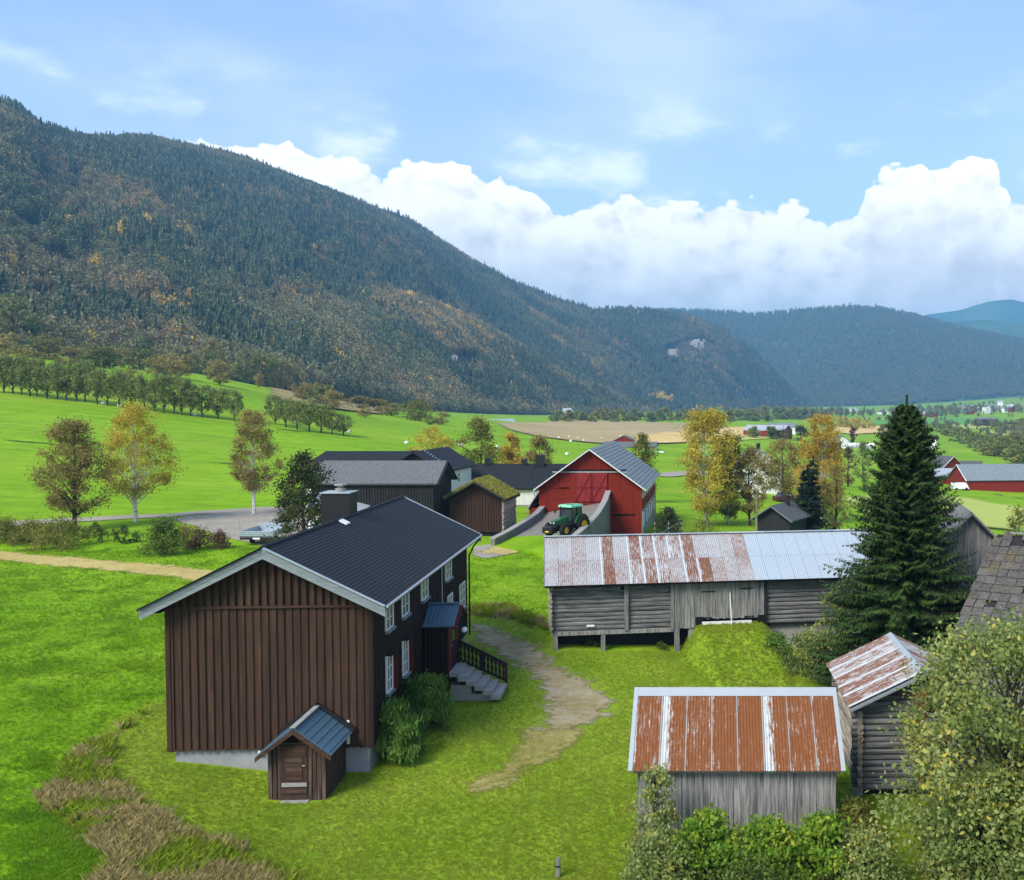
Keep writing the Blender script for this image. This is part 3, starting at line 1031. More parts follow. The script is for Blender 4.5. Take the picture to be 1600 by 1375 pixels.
def cover(name, G, N, dec, label, P, r, holes, golds, wide=(-350, 1290), bald_top=True, pool=88):
    """trees over a mountainside, an even number per hectare"""
    nt, nu = G.shape[:2]
    fu, ft = r.random(N) * (nu - 1.001), r.random(N) ** 0.9 * (nt - 1.001)
    iu, it = fu.astype(int), ft.astype(int)
    a, b = (fu - iu)[:, None], (ft - it)[:, None]
    Q = (G[it, iu] * (1 - a) + G[it, iu + 1] * a) * (1 - b) + (G[it + 1, iu] * (1 - a) + G[it + 1, iu + 1] * a) * b
    area = np.linalg.norm(G[it, iu + 1] - G[it, iu], axis=1) * np.linalg.norm(G[it + 1, iu] - G[it, iu], axis=1)
    t = ft / (nt - 1)
    bald = np.clip((t - .93) / .07, 0, 1) * (Q[:, 1] < 1850) * bald_top
    keep = r.random(N) < np.clip(area / np.percentile(area, pool), .12, 1) * (1 - .85 * bald)
    gap = fbm(Q[:, 0] / 45 + 3, Q[:, 1] / 45, 3, 61)
    keep &= r.random(N) < np.clip((.74 - gap) * 8, .06, 1)
    d = np.stack([CX + F * Q[:, 0] / Q[:, 1], HOR - F * (Q[:, 2] - CAMZ) / Q[:, 1]], 1)
    keep &= (d[:, 0] > wide[0]) & (d[:, 0] < wide[1])
    for (x, y, rx, ry) in holes:
        keep &= ((d[:, 0] - x) / rx) ** 2 + ((d[:, 1] - y) / ry) ** 2 > 1
    Q, t, d = Q[keep], t[keep], d[keep]
    n = len(Q)
    n1 = fbm(Q[:, 0] / 110 + 9, Q[:, 1] / 110, 4, 5)
    n2 = fbm(Q[:, 0] / 60, Q[:, 1] / 60 + 30, 3, 8)
    far = np.clip((Q[:, 1] - 900) / 900, 0, 1)
    con = .5 + .85 * (n1 - .5) + .42 * (r.random(n) - .5) + .10 * far - .10 * np.clip((t - .75) / .25, 0, 1)
    is_con = (con > dec) & ~((t < .09) & (r.random(n) < .8))
    idx = np.where(is_con, r.integers(0, 2, n), r.integers(2, 5, n))
    size = np.where(is_con, 9 + 14 * r.random(n) ** 1.3, 7 + 9 * r.random(n)) * (1 - .45 * np.clip((t - .72) / .28, 0, 1) * (Q[:, 1] < 2000) * bald_top)
    tone = np.where(is_con, .02 + .20 * r.random(n), .26 + .42 * np.clip((n2 - .25) * 1.7, 0, 1) + .20 * (r.random(n) - .3))
    gold = (~is_con) & (r.random(n) < .012 + .10 * np.clip(n2 - .66, 0, 1) * 6)
    tone = np.where(gold, .80 + .14 * r.random(n), tone)
    for (x, y, rx, ry) in golds:
        g = ((d[:, 0] - x) / rx) ** 2 + ((d[:, 1] - y) / ry) ** 2 < 1
        tone = np.where(g & (~is_con), .90 + .1 * r.random(n), tone)
    scatter(name, Q - np.array([0, 0, .6]), r.random(n) * 6.28, size, idx, tone, P, label, 'forest')


def forest():
    P = [spruce_proto('spruce_kind', 1), spruce_proto('spruce_kind', 2), broad_proto('broadleaf_kind', 3), broad_proto('broadleaf_kind', 4), broad_proto('broadleaf_kind', 5, wide=.28)]
    r = np.random.default_rng(11)
    holes = [(722, 572, 26, 15), (1085, 543, 34, 12), (1052, 552, 16, 12)]
    cover('mountain_forest', MT, 150000, .575, 'mixed autumn forest of spruce and birch covering the high mountainside', P, r, holes, [(1032, 630, 26, 9), (190, 380, 12, 12), (290, 378, 12, 8)])
    cover('foothill_forest', FT, 60000, .64, 'brown and green autumn wood covering the lower shoulder of the mountain', P, r, holes, [(645, 474, 9, 4), (1032, 630, 26, 9)], (250, 1120), False, 80)
    # wooded far hill
    nt, nu = FH.shape[:2]
    N = 26000
    fu, ft = r.random(N) * (nu * .72), r.random(N) * (nt - 1.001)
    iu, it = fu.astype(int), ft.astype(int)
    a, b = (fu - iu)[:, None], (ft - it)[:, None]
    Q = (FH[it, iu] * (1 - a) + FH[it, iu + 1] * a) * (1 - b) + (FH[it + 1, iu] * (1 - a) + FH[it + 1, iu + 1] * a) * b
    n = len(Q)
    n1 = fbm(Q[:, 0] / 500, Q[:, 1] / 500, 4, 15)
    idx = np.where(n1 + .2 * (r.random(n) - .5) > .45, r.integers(0, 2, n), r.integers(2, 5, n))
    scatter('far_hill_forest', Q, r.random(n) * 6.28, np.where(idx < 2, 19, 14) * (.8 + .5 * r.random(n)), idx, np.where(idx < 2, .16 + .2 * r.random(n), .28 + .2 * r.random(n)), P, 'hazy blue forest covering the far valley side', 'forest')  # tree tones lifted, haze put into the foliage colour as well
    return P
FPROTO = forest()


def rock_face(u, v, Y, w, h, label, seed):
    c = at(u, v, Y)
    r = np.random.default_rng(seed)
    nx, nz = 14, 12
    X, Z = np.meshgrid(np.linspace(-1, 1, nx), np.linspace(-1, 1, nz))
    f = np.clip(1 - (X ** 2 + Z ** 2), -.4, 1)
    D = -(f * .28 + .22 * (r.random(X.shape) - .5)) * w
    V = np.stack([X * w * np.sqrt(np.clip(1.05 - Z ** 2 * .9, .1, 1)) * (1 + .35 * (r.random(X.shape) - .5)), D - Z * -h * .8 * .6, Z * h * (1 + .25 * (r.random(X.shape) - .5))], -1).reshape(-1, 3)
    fq = grid_faces(nx, nz)
    rim = (X ** 2 + Z ** 2).ravel()[fq].mean(1)
    streak = vnoise(X.ravel() * 3 + seed * 5, Z.ravel() * 1.2, seed)[fq].mean(1)
    o = link('rock_face', fast_mesh('rock_face', V, fq[(rim + .55 * r.random(len(fq)) < 1.15) & (streak > .36)]), M['rock'])
    o.location = c
    tag(o, label, 'rock')


def mt_depth(u, v):
    best = 1e9
    for G in (MT, FT):
        U = CX + F * G[..., 0] / G[..., 1]
        Vv = HOR - F * (G[..., 2] - CAMZ) / G[..., 1]
        d = ((U - u) ** 2 + (Vv - v) ** 2).ravel()
        k = np.argmin(d)
        if d[k] < 60: best = min(best, float(G[..., 1].ravel()[k]))
    return best

rock_face(708, 565, mt_depth(708, 565) - 14, 8, 9, 'pale cliff patch left of its neighbour, low on the wooded mountainside', 1)
rock_face(736, 578, mt_depth(736, 578) - 14, 7, 9, 'pale cliff patch right of its neighbour, low on the wooded mountainside', 2)
rock_face(1092, 538, mt_depth(1092, 538) - 25, 26, 16, 'broad pale cliff near the far end of the mountain ridge', 3)
rock_face(1052, 552, mt_depth(1052, 552) - 25, 15, 15, 'smaller pale cliff below left of the broad one near the ridge end', 4)

# ------------------------------------------------------------------ valley air
def haze():
    m = bpy.data.materials.new('valley_haze')
    m.use_nodes = True
    t = NT(m.node_tree)
    t.n.remove(t.n['Principled BSDF'])
    v = t.node('ShaderNodeVolumePrincipled')
    v.inputs['Color'].default_value = (0.22, 0.57, 1.0, 1)
    v.inputs['Density'].default_value = HAZE
    v.inputs['Anisotropy'].default_value = 0.0
    t.l.new(v.outputs[0], t.n['Material Output'].inputs['Volume'])
    o = MB().box(-11800, 11800, -1000, 12400, -40, 900).build('haze', m)
    tag(o, kind='stuff')
HAZE = 0.00018
haze()

# ------------------------------------------------------------------ building kit (local axes: x across the gable, y along the ridge, z up)
def part_box(name, m, par, x0, x1, y0, y1, z0, z1):
    return MB().box(min(x0, x1), max(x0, x1), min(y0, y1), max(y0, y1), min(z0, z1), max(z0, z1)).build(name, m, par)


def roof_slab(mb, p0, p1, q0, q1, th):
    """a sloping slab: p0-p1 along the eave, q0-q1 along the ridge"""
    p0, p1, q0, q1 = map(Vector, (p0, p1, q0, q1))
    n = (p1 - p0).cross(q0 - p0).normalized()
    if n.z < 0: n = -n
    d = n * -th
    mb.hexa([p0 + d, p1 + d, q1 + d, q0 + d], [p0, p1, q1, q0])
    return mb


def gable_wall(W, L, z0, zw, rise):
    """solid body of a gabled house"""
    mb = MB()
    a = [(0, 0, z0), (W, 0, z0), (W, 0, zw), (W / 2, 0, zw + rise), (0, 0, zw)]
    return mb.hexa([(x, L, z) for x, y, z in a], a)


def stepped_roof(name, m, par, W, L, zr, slope, ov, ovg, n, th=0.1, lip=0.025):
    """two roof planes laid in overlapping courses"""
    half = W / 2 + ov
    for s in (-1, 1):
        mb = MB()
        k = half / n
        for i in range(n):
            xa, xb = i * k, (i + 1) * k + 0.03
            za, zb = zr - slope * xa, zr - slope * xb
            A = [(W / 2 + s * xa, -ovg, za - th), (W / 2 + s * xb, -ovg, zb - th), (W / 2 + s * xb, -ovg, zb + lip), (W / 2 + s * xa, -ovg, za + 0.002)]
            B = [(x, L + ovg, z) for x, y, z in A]
            if s > 0: mb.hexa(B, A)
            else: mb.hexa(A, B)
        mb.build(name, m, par)


def window(par, face, c, w, h, cols=2, rows=3, out=0.05, fm='white', bar=0.05, sill=None, name='window'):
    """face 'x+','x-','y-','y+': outward direction; c = (position along the wall, z of the bottom, wall plane)"""
    a, z, pl = c
    sgn = 1 if face[1] == '+' else -1
    def B(mb, a0, a1, z0, z1, d0, d1):
        d0, d1 = sorted((pl + sgn * d0, pl + sgn * d1))
        if face[0] == 'x': mb.box(d0, d1, a0, a1, z0, z1)
        else: mb.box(a0, a1, d0, d1, z0, z1)
    f = MB()
    b = bar
    B(f, a, a + b * 1.5, z, z + h, -.03, out)
    B(f, a + w - b * 1.5, a + w, z, z + h, -.03, out)
    B(f, a + b * 1.5, a + w - b * 1.5, z, z + b * 1.5, -.03, out)
    B(f, a + b * 1.5, a + w - b * 1.5, z + h - b * 1.5, z + h, -.03, out)
    for i in range(1, cols):
        x = a + w * i / cols
        B(f, x - b * .6, x + b * .6, z + b, z + h - b, -.03, out * .8)
    for j in range(1, rows):
        y = z + h * j / rows
        B(f, a + b, a + w - b, y - b * .35, y + b * .35, -.03, out * .65)
    fo = f.build(name, M[fm], par)
    g = MB()
    B(g, a + b, a + w - b, z + b, z + h - b, .004, out * .3)
    g.build('pane', M['glass'], fo)
    if sill:
        s_ = MB()
        B(s_, a - .06, a + w + .06, z - .09, z - .005, -.02, out + .07)
        s_.build('sill', M[sill], fo)
    return fo


def corrugated(name, m, par, p0, ex, ey, w, length, pitch=0.10, amp=0.018, nseg=4):
    """one corrugated sheet: p0 at the eave corner, ex along the eave, ey up the slope"""
    p0, ex, ey = Vector(p0), Vector(ex).normalized(), Vector(ey).normalized()
    nz = ex.cross(ey).normalized()
    if nz.z < 0: nz = -nz
    nw = max(2, int(round(w / pitch))) * nseg
    V, sx, sy = [], [], []
    for j in (0, 1):
        for i in range(nw + 1):
            x = w * i / nw
            V.append(p0 + ex * x + ey * (length * j) + nz * (amp * math.cos(2 * math.pi * x / pitch)))
            sx.append(i / nw)
            sy.append(j * length)
    fc = [(i, i + 1, nw + 1 + i + 1, nw + 1 + i) for i in range(nw)]
    me = fast_mesh(name, np.array([tuple(v) for v in V]), np.array(fc), {'sx': sx, 'sy': sy}, smooth=True)
    return link(name, me, m, par)


def log_beam(name, m, par, p, q, r, squash=1.0, seg=3, jit=0.12):
    """one hewn log, a little crooked"""
    p, q = Vector(p), Vector(q)
    d = (q - p).normalized()
    s = d.cross(Vector((0, 0, 1))).normalized()
    up = Vector((0, 0, 1))
    mb = MB()
    rings = []
    for i in range(seg + 1):
        c = p.lerp(q, i / seg) + up * random.uniform(-.16, .16) * r + s * random.uniform(-.22, .22) * r
        k = r * (1 + random.uniform(-jit, jit))
        ring = []
        for a in (20, 65, 115, 160, 200, 245, 295, 340):
            ring.append(c + s * (k * squash * math.cos(R(a))) + up * (k * 1.04 * math.sin(R(a))))
        rings.append(ring)
    o = 0
    for ring in rings:
        mb.v += [tuple(v) for v in ring]
    for i in range(seg):
        for k in range(8):
            mb.f.append((i * 8 + k, i * 8 + (k + 1) % 8, (i + 1) * 8 + (k + 1) % 8, (i + 1) * 8 + k))
    mb.f.append(tuple(reversed(range(8))))
    mb.f.append(tuple(seg * 8 + k for k in range(8)))
    return mb.build(name, m, par)


# ------------------------------------------------------------------ the brown farmhouse
HR = R(3.7)
HA = Vector((-18.41, 33.0, 0))                     # near left corner
W, L = 6.7, 17.4
Z0, ZW, ZR = 0.43, 5.55, 7.22
SL = (ZR - ZW) / (W / 2)
house = thing('farmhouse', 'large dark brown two-storey board farmhouse with black shingle roof in the foreground', 'house', HA, HR)
gable_wall(W - .04, L, Z0, ZW - .12, (W / 2) * SL - .04).build('wall', M['brown'], house)
MB().box(.14, W - .14, .12, L - .1, -1.6, Z0 + .004).build('foundation', M['concrete'], house)
pitch = 0.262
nb = int(W / pitch)
belt = 5.28
for i in range(nb + 1):
    x = .02 + i * (W - .04 - .15) / nb
    part_box('board', M['brown'], house, x - .01, x + .165, -.04 + random.uniform(-.006, .006), .0, Z0 - .03 + random.uniform(-.02, .02), belt)
    mb = MB()
    xa, xb = x + .01, x + .14
    za = ZR - SL * abs(xa - W / 2) - .16
    zb = ZR - SL * abs(xb - W / 2) - .16
    if min(za, zb) > belt + .12:
        mb.hexa([(xa, -.085, belt + .02), (xb, -.085, belt + .02), (xb, -.02, belt + .02), (xa, -.02, belt + .02)], [(xa, -.085, za), (xb, -.085, zb), (xb, -.02, zb), (xa, -.02, za)])
        mb.build('board', M['brown'], house)
part_box('belt_board', M['brown_y'], house, .35, W - .3, -.11, -.02, belt - .06, belt + .02)
part_box('corner_board', M['brown'], house, -.05, .10, -.075, .12, Z0 - .03, ZW - .15)
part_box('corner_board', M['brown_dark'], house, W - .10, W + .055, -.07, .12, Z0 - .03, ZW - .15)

def wall_t(u):
    """distance along the right-hand wall for a photo column"""
    a = (u - CX) / F
    p = HA + Vector((W * math.cos(HR), W * math.sin(HR), 0))
    dx, dy = -math.sin(HR), math.cos(HR)
    return (a * p.y - p.x) / (dx - a * dy)

wins = []
for u0, u1, z, h, red in ((597.5, 609, 3.98, 1.2, 0), (623.2, 634, 3.98, 1.2, 0), (654.8, 664.5, 3.98, 1.2, 0), (693, 701.8, 3.98, 1.2, 0),
                          (598, 605.5, 1.72, 1.35, 1), (624.2, 631.3, 1.72, 1.35, 1), (695.5, 703, 1.9, 1.3, 0), (715, 722.8, 1.9, 1.3, 0)):
    t0, t1 = wall_t(u0), wall_t(u1)
    if red: t1 = t0 + .78
    wins.append((t0, max(t1, t0 + .85) if not red else t1, z, h, red))
for (t0, t1, z, h, red) in wins:
    w_ = window(house, 'x+', (t0, z, W + .02), t1 - t0, h, 2, 3, out=.05, sill='grey_trim', bar=.036)
    if red:
        s_ = MB().box(W + .02, W + .20, t1 + .01, t1 + .06, z - .02, z + h + .04)
        tag(s_.build('side_board', M['maroon'], w_), 'dark red board beside the window')
        MB().box(W + .0, W + .24, t0 - .05, t1 + .08, z + h + .02, z + h + .06).build('drip_board', M['brown_dark'], w_)
PT0, PT1, PX = wall_t(654) + .35, wall_t(654) + 2.3, 1.05
ns = int(L / pitch)
for side in (0, 1):
    for i in range(ns):
        y = .10 + i * (L - .25) / ns
        segs = [(Z0 - .03, ZW - .15)]
        if side == 1:
            for (t0, t1, z, h, red) in wins:
                if y + .15 > t0 - .02 and y < t1 + (.08 if red else .02):
                    new = []
                    for (a, b) in segs:
                        if a < z - .1: new.append((a, min(b, z - .1)))
                        if b > z + h + .01: new.append((max(a, z + h + .01), b))
                    segs = new
            if PT0 - .1 < y < PT1 + .02:
                segs = [(max(a, 3.3), b) for a, b in segs if b > 3.4]
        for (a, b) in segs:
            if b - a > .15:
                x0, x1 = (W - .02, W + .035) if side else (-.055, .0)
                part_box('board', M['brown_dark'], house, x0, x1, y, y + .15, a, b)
for i in range(nb + 1):
    x = .02 + i * (W - .04 - .15) / nb
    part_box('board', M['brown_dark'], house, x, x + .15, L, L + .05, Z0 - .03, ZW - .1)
# roof
ov, ovg = 0.62, 0.55
stepped_roof('roof', M['roof_black'], house, W, L, ZR + .1, SL, ov, ovg, 30, .07, .022)
MB().tube([(W / 2, -ovg - .01, ZR + .11), (W / 2, L + ovg + .01, ZR + .11)], .085, 8).build('ridge_cap', M['roof_black'], house)
for e, yy in ((0, -ovg), (1, L + ovg)):
    for s in (-1, 1):
        for k, (dz, hh, th, mm) in enumerate(((.0, .17, .035, 'grey_trim'), (-.17, .17, .02, 'grey_trim'))):
            y0 = yy - th if e == 0 else yy
            x1 = W / 2 + s * (W / 2 + ov)
            zt0, zt1 = ZR + .075 + dz, ZR + .075 - SL * (W / 2 + ov) + dz
            A = [(W / 2, y0, zt0 - hh), (x1, y0, zt1 - hh), (x1, y0, zt1), (W / 2, y0, zt0)]
            B = [(x, y0 + th, z) for x, _, z in A]
            MB().hexa(B, A).build('bargeboard', M[mm], house)
        MB().beam((W / 2 + s * .05, yy + (-.05 if e == 0 else .05), ZR + .105), (W / 2 + s * (W / 2 + ov), yy + (-.05 if e == 0 else .05), ZR + .105 - SL * (W / 2 + ov)), .13, .03).build('edge_flashing', M['dark_metal' if s < 0 else 'galv'], house)
for s in (-1, 1):
    x = W / 2 + s * (W / 2 + ov + .04)
    z = ZR + .06 - SL * (W / 2 + ov)
    MB().tube([(x, -ovg, z), (x, L + ovg, z)], .055, 8).build('gutter', M['pale_metal' if s > 0 else 'dark_metal'], house)
    x0, x1 = sorted((W / 2 + s * (W / 2), W / 2 + s * (W / 2 + ov)))
    zz = ZR - SL * (W / 2 + ov) - .03
    part_box('soffit', M['brown_dark'], house, x0, x1, -ovg + .04, L + ovg - .04, zz - .03, zz)
MB().tube([(W + .55, L + .45, 5.1), (W + .3, L + .2, 4.8), (W + .09, L + .06, 4.3), (W + .09, L + .06, .2)], .045, 8).build('downpipe', M['dark_metal'], house)
tp = wall_t(685)
MB().tube([(W + .09, tp, 3.2), (W + .09, tp, 5.0)], .03, 6).build('pipe', M['galv'], house)
ch = MB().box(W / 2 - 1.25, W / 2 - .06, 9.1, 10.25, 5.9, 8.28).build('chimney', M['dark_metal'], house)
MB().box(W / 2 - 1.30, W / 2 - .01, 9.05, 10.3, 8.28, 8.32).build('chimney_cover', M['pale_metal'], ch)
MB().lathe([(.2, 8.32), (.22, 8.46), (.12, 8.48), (.12, 8.56), (.26, 8.58), (.26, 8.64), (0, 8.66)], (W / 2 - .6, 9.7, 0), 12).build('chimney_pot', M['stone'], ch)
mb = MB()
zz = lambda x: ZR + .15 - SL * x
mb.hexa([(W / 2 + .12, 7.1, zz(.12)), (W / 2 + .42, 7.1, zz(.42)), (W / 2 + .42, 7.6, zz(.42)), (W / 2 + .12, 7.6, zz(.12))], [(W / 2 + .12, 7.1, zz(.12) + .06), (W / 2 + .42, 7.1, zz(.42) + .06), (W / 2 + .42, 7.6, zz(.42) + .06), (W / 2 + .12, 7.6, zz(.12) + .06)])
mb.build('roof_hatch', M['white_plastic'], house)
# small white box and light batten on the gable
part_box('meter_box', M['white_plastic'], house, 2.88, 3.04, .02, .115, .16, .33)
part_box('batten', M['white_boards'], house, 5.86, 5.95, -.09, -.04, .55, 1.35)

# cellar porch in front of the gable
cx0, cx1, cy0 = 4.02, 5.80, -2.1
cz0, czw, czr = -1.0, 1.2, 1.87
cel = thing('cellar_porch', 'small brown boarded cellar porch with blue metal roof against the gable', 'porch', HA, HR)
cw, csl = cx1 - cx0, (1.98 - 1.30) / ((cx1 - cx0) / 2)
mb = MB()
a = [(cx0 + .04, cy0 + .05, cz0), (cx1 - .04, cy0 + .05, cz0), (cx1 - .04, cy0 + .05, czw - .02), ((cx0 + cx1) / 2, cy0 + .05, czr - .1), (cx0 + .04, cy0 + .05, czw - .02)]
mb.hexa([(x, -.06, z) for x, y, z in a], a)
mb.build('wall', M['brown_dark'], cel)
xs = [cx0 - .01, cx0 + .14, cx0 + .29] + [cx0 + 1.24 + .14 * k for k in range(4)]
for x in xs:
    part_box('board', M['brown_old'], cel, x, x + .115, cy0 - .01, cy0 + .045, cz0, czw + .02)
for k in range(15):
    y = cy0 + .03 + k * .136
    part_box('board', M['brown_old'], cel, cx1 - .035, cx1 + .015, y, y + .105, cz0, czw - .03)
    part_box('board', M['brown_old'], cel, cx0 - .015, cx0 + .035, y, y + .105, cz0, czw - .03)
d0, d1 = cx0 + .40, cx0 + 1.22
dz0 = -.52
dr = part_box('door', M['brown_old'], cel, d0, d1, cy0 - .02, cy0 + .04, dz0, 1.22)
part_box('door_panel', M['brown_y'], dr, d0 + .16, d1 - .16, cy0 - .04, cy0 - .018, .10, .88)
part_box('door_panel', M['brown_y'], dr, d0 + .06, d1 - .06, cy0 - .04, cy0 - .018, .99, 1.17)
part_box('rail', M['stone'], dr, d0 + .02, d1 - .02, cy0 - .05, cy0 - .018, -.10, .02)
part_box('rail', M['brown_y'], dr, d0 + .04, d1 - .04, cy0 - .05, cy0 - .018, .90, .97)
part_box('rail', M['brown_y'], dr, d0 + .02, d1 - .02, cy0 - .045, cy0 - .018, -.34, -.14)
MB().tube([(d1 - .14, cy0 - .02, .58), (d1 - .14, cy0 - .08, .58), (d1 - .05, cy0 - .08, .58)], .014, 6).build('handle', M['galv'], dr)
part_box('threshold', M['stone'], cel, d0 - .06, d1 + .06, cy0 - .22, cy0 + .0, dz0 - .25, dz0 - .02)
part_box('lintel', M['brown_y'], cel, d0 - .06, d1 + .02, cy0 - .05, cy0 - .0, 1.26, 1.32)
xm = (cx0 + cx1) / 2
co = .28
for s in (-1, 1):
    mb = MB()
    e = xm + s * (cw / 2 + co)
    ze = czr - csl * (cw / 2 + co)
    roof_slab(mb, (e, cy0 - .3, ze), (e, -.06, ze), (xm, cy0 - .3, czr), (xm, -.06, czr), .045)
    r_ = mb.build('roof', M['blue_metal'], cel)
    for k in range(6):
        f_ = (k + .5) / 6
        xx, z_ = xm + (e - xm) * f_, czr + (ze - czr) * f_
        MB().beam((xx, cy0 - .3, z_ + .012), (xx, -.07, z_ + .012), .02, .018).build('roof_rib', M['blue_metal'], r_)
    A = [(xm, cy0 - .36, czr - .19), (e, cy0 - .36, ze - .17), (e, cy0 - .36, ze - .02), (xm, cy0 - .36, czr - .02)]
    MB().hexa([(x, cy0 - .31, z) for x, y, z in A], A).build('bargeboard', M['brown_y'], cel)
    MB().beam((xm, -.12, czr + .05), (e + s * .05, -.12, ze + .07), .10, .16).build('flashing', M['dark_metal'], cel)
MB().beam((xm, cy0 - .34, czr + .02), (xm, -.1, czr + .02), .17, .035).build('ridge_board', M['stone'], cel)

# entrance porch on the long side
por = thing('entrance_porch', 'dark entrance porch with blue ribbed metal roof and red front on the long wall', 'porch', HA, HR)
pz = .95
part_box('wall', M['brown_dark'], por, W + .04, W + PX - .03, PT0 + .03, PT1 - .03, -.5, 3.05)
k = 0
while k * .17 < PX - .1:
    part_box('board', M['brown_dark'], por, W + .07 + k * .17, W + .07 + k * .17 + .12, PT0 - .01, PT0 + .03, -.3, 3.02)
    k += 1
part_box('front_board', M['maroon'], por, W + PX - .03, W + PX + .02, PT0 - .02, PT0 + .42, pz - .1, 3.0)
part_box('front_board', M['maroon'], por, W + PX - .03, W + PX + .02, PT1 - .42, PT1 + .02, pz - .1, 3.0)
part_box('lintel', M['maroon'], por, W + PX - .03, W + PX + .02, PT0 + .42, PT1 - .42, 2.8, 3.15)
dr = part_box('door', M['brown_dark'], por, W + PX - .035, W + PX, PT0 + .43, PT1 - .43, pz, 2.8)
part_box('pane', M['glass'], dr, W + PX, W + PX + .012, PT0 + .62, PT1 - .62, 1.9, 2.6)
MB().cyl((W + PX, PT0 + .52, pz + 1.0), .02, .06, 8, 'x').build('handle', M['galv'], dr)
ym, pe, pr = (PT0 + PT1) / 2, 3.0, 3.62
for s in (-1, 1):
    e = ym + s * ((PT1 - PT0) / 2 + .28)
    mb = MB()
    roof_slab(mb, (W + .04, e, pe - .08), (W + PX + .28, e, pe - .08), (W + .04, ym, pr), (W + PX + .28, ym, pr), .05)
    r_ = mb.build('roof', M['blue_metal'], por)
    for k in range(8):
        x = W + .12 + k * (PX + .1) / 7
        MB().beam((x, e, pe - .06), (x, ym, pr + .018), .045, .04).build('roof_rib', M['blue_metal'], r_)
    MB().beam((W + PX + .31, e + s * .03, pe - .17), (W + PX + .31, ym, pr - .09), .05, .19, (1, 0, 0)).build('bargeboard', M['maroon'], por)
MB().beam((W + .04, ym, pr + .03), (W + PX + .3, ym, pr + .03), .22, .03).build('ridge_cap', M['blue_metal'], por)
lm = MB().tube([(W + PX, PT1 - .1, 2.35), (W + PX + .2, PT1 - .1, 2.3)], .02, 6).build('lamp_bracket', M['dark_metal'], por)
MB().lathe([(.01, -.13), (.08, -.11), (.125, -.05), (.135, 0), (.125, .05), (.08, .11), (.01, .13)], (W + PX + .3, PT1 - .1, 2.3), 14).build('lamp_globe', M['white_plastic'], lm, True)

st = thing('stone_steps', 'grey stone steps descending from the entrance porch', 'steps', HA, HR)
for k in range(6):
    x = W + PX + .02 + k * .345
    MB().box(x, x + .40, PT0 + .0 - .03 * k, PT1 - .35 + .02 * k, pz - .22 - .19 * k, pz - .03 - .19 * k).build('step', M['stone'], st)
part_box('plinth', M['stone'], st, W + PX + .04, W + PX + 1.7, PT0 + .10, PT1 - .48, -.8, -.02)
part_box('plinth', M['stone'], st, W + PX + .04, W + PX + .9, PT0 + .10, PT1 - .48, -.03, .36)

rl = thing('stair_railing', 'dark brown railing with shaped balusters beside the stone steps', 'railing', HA, HR)
ry = PT1 - .18
A, Bp = Vector((W + PX + .05, ry, 1.86)), Vector((W + PX + 2.1, ry, .80))
MB().beam(A, Bp, .09, .10).build('handrail', M['brown_dark'], rl)
MB().beam(A + Vector((0, 0, -.82)), Bp + Vector((0, 0, -.74)), .07, .08).build('bottom_rail', M['brown_dark'], rl)
for k in (0, .5, 1):
    p = A.lerp(Bp, k)
    MB().box(p.x - .05, p.x + .05, ry - .05, ry + .05, p.z - 1.1 - .05, p.z + .05).build('post', M['brown_dark'], rl)
for k in range(12):
    f_ = (k + .7) / 12.4
    if abs(f_ - .5) < .04: continue
    p, q = A.lerp(Bp, f_), (A + Vector((0, 0, -.82))).lerp(Bp + Vector((0, 0, -.74)), f_)
    mb = MB()
    prof = [(.065, 0), (.065, .12), (.028, .2), (.07, .38), (.028, .56), (.028, .62), (.075, .78), (.065, .9), (.065, 1)]
    for i in range(len(prof) - 1):
        (w0, h0), (w1, h1) = prof[i], prof[i + 1]
        za, zb = q.z + (p.z - q.z) * h0, q.z + (p.z - q.z) * h1
        mb.hexa([(p.x - w0, ry - .015, za), (p.x + w0, ry - .015, za), (p.x + w0, ry + .015, za), (p.x - w0, ry + .015, za)],
                [(p.x - w1, ry - .015, zb), (p.x + w1, ry - .015, zb), (p.x + w1, ry + .015, zb), (p.x - w1, ry + .015, zb)])
    mb.build('baluster', M['brown_dark'], rl)

# ------------------------------------------------------------------ the long log barn
BR = R(9.5)
BA = Vector((-8.45, 50.0, 0))
BL, BW = 17.6, 5.9
fz, wz, rz_ = .55, 3.02, 5.0
barn = thing('log_barn', 'long grey weathered log barn on posts with rust-streaked iron roof', 'barn', BA, BR)
part_box('back_wall', M['grey_wood'], barn, .1, BL - .1, BW - .3, BW - .1, -.6, wz)
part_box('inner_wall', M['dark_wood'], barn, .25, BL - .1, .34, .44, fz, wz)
part_box('floor', M['dark_wood'], barn, .1, BL - .1, .2, BW - .3, fz - .12, fz + .05)
for x in (0.0, BL - .1):
    mb = MB()
    a = [(x, .15, fz), (x, BW - .2, fz), (x, BW - .2, wz), (x, BW / 2, rz_ - .2), (x, .15, wz)]
    mb.hexa(a, [(p[0] + .1, p[1], p[2]) for p in a])
    mb.build('end_wall', M['grey_wood'], barn)
part_box('shade_panel_back', M['dark_wood'], barn, .3, 7.4, 1.1, 1.2, -2.0, fz - .1)  # dark panel added to stand in for the shade under the floor
part_box('shade_panel_side', M['dark_wood'], barn, .3, .4, .3, 1.1, -2.0, fz - .1)  # second added panel, closes the dark underfloor shade at the left end
part_box('cellar_wall', M['stone'], barn, 7.4, BL - .2, .4, .8, -2.2, fz - .1)

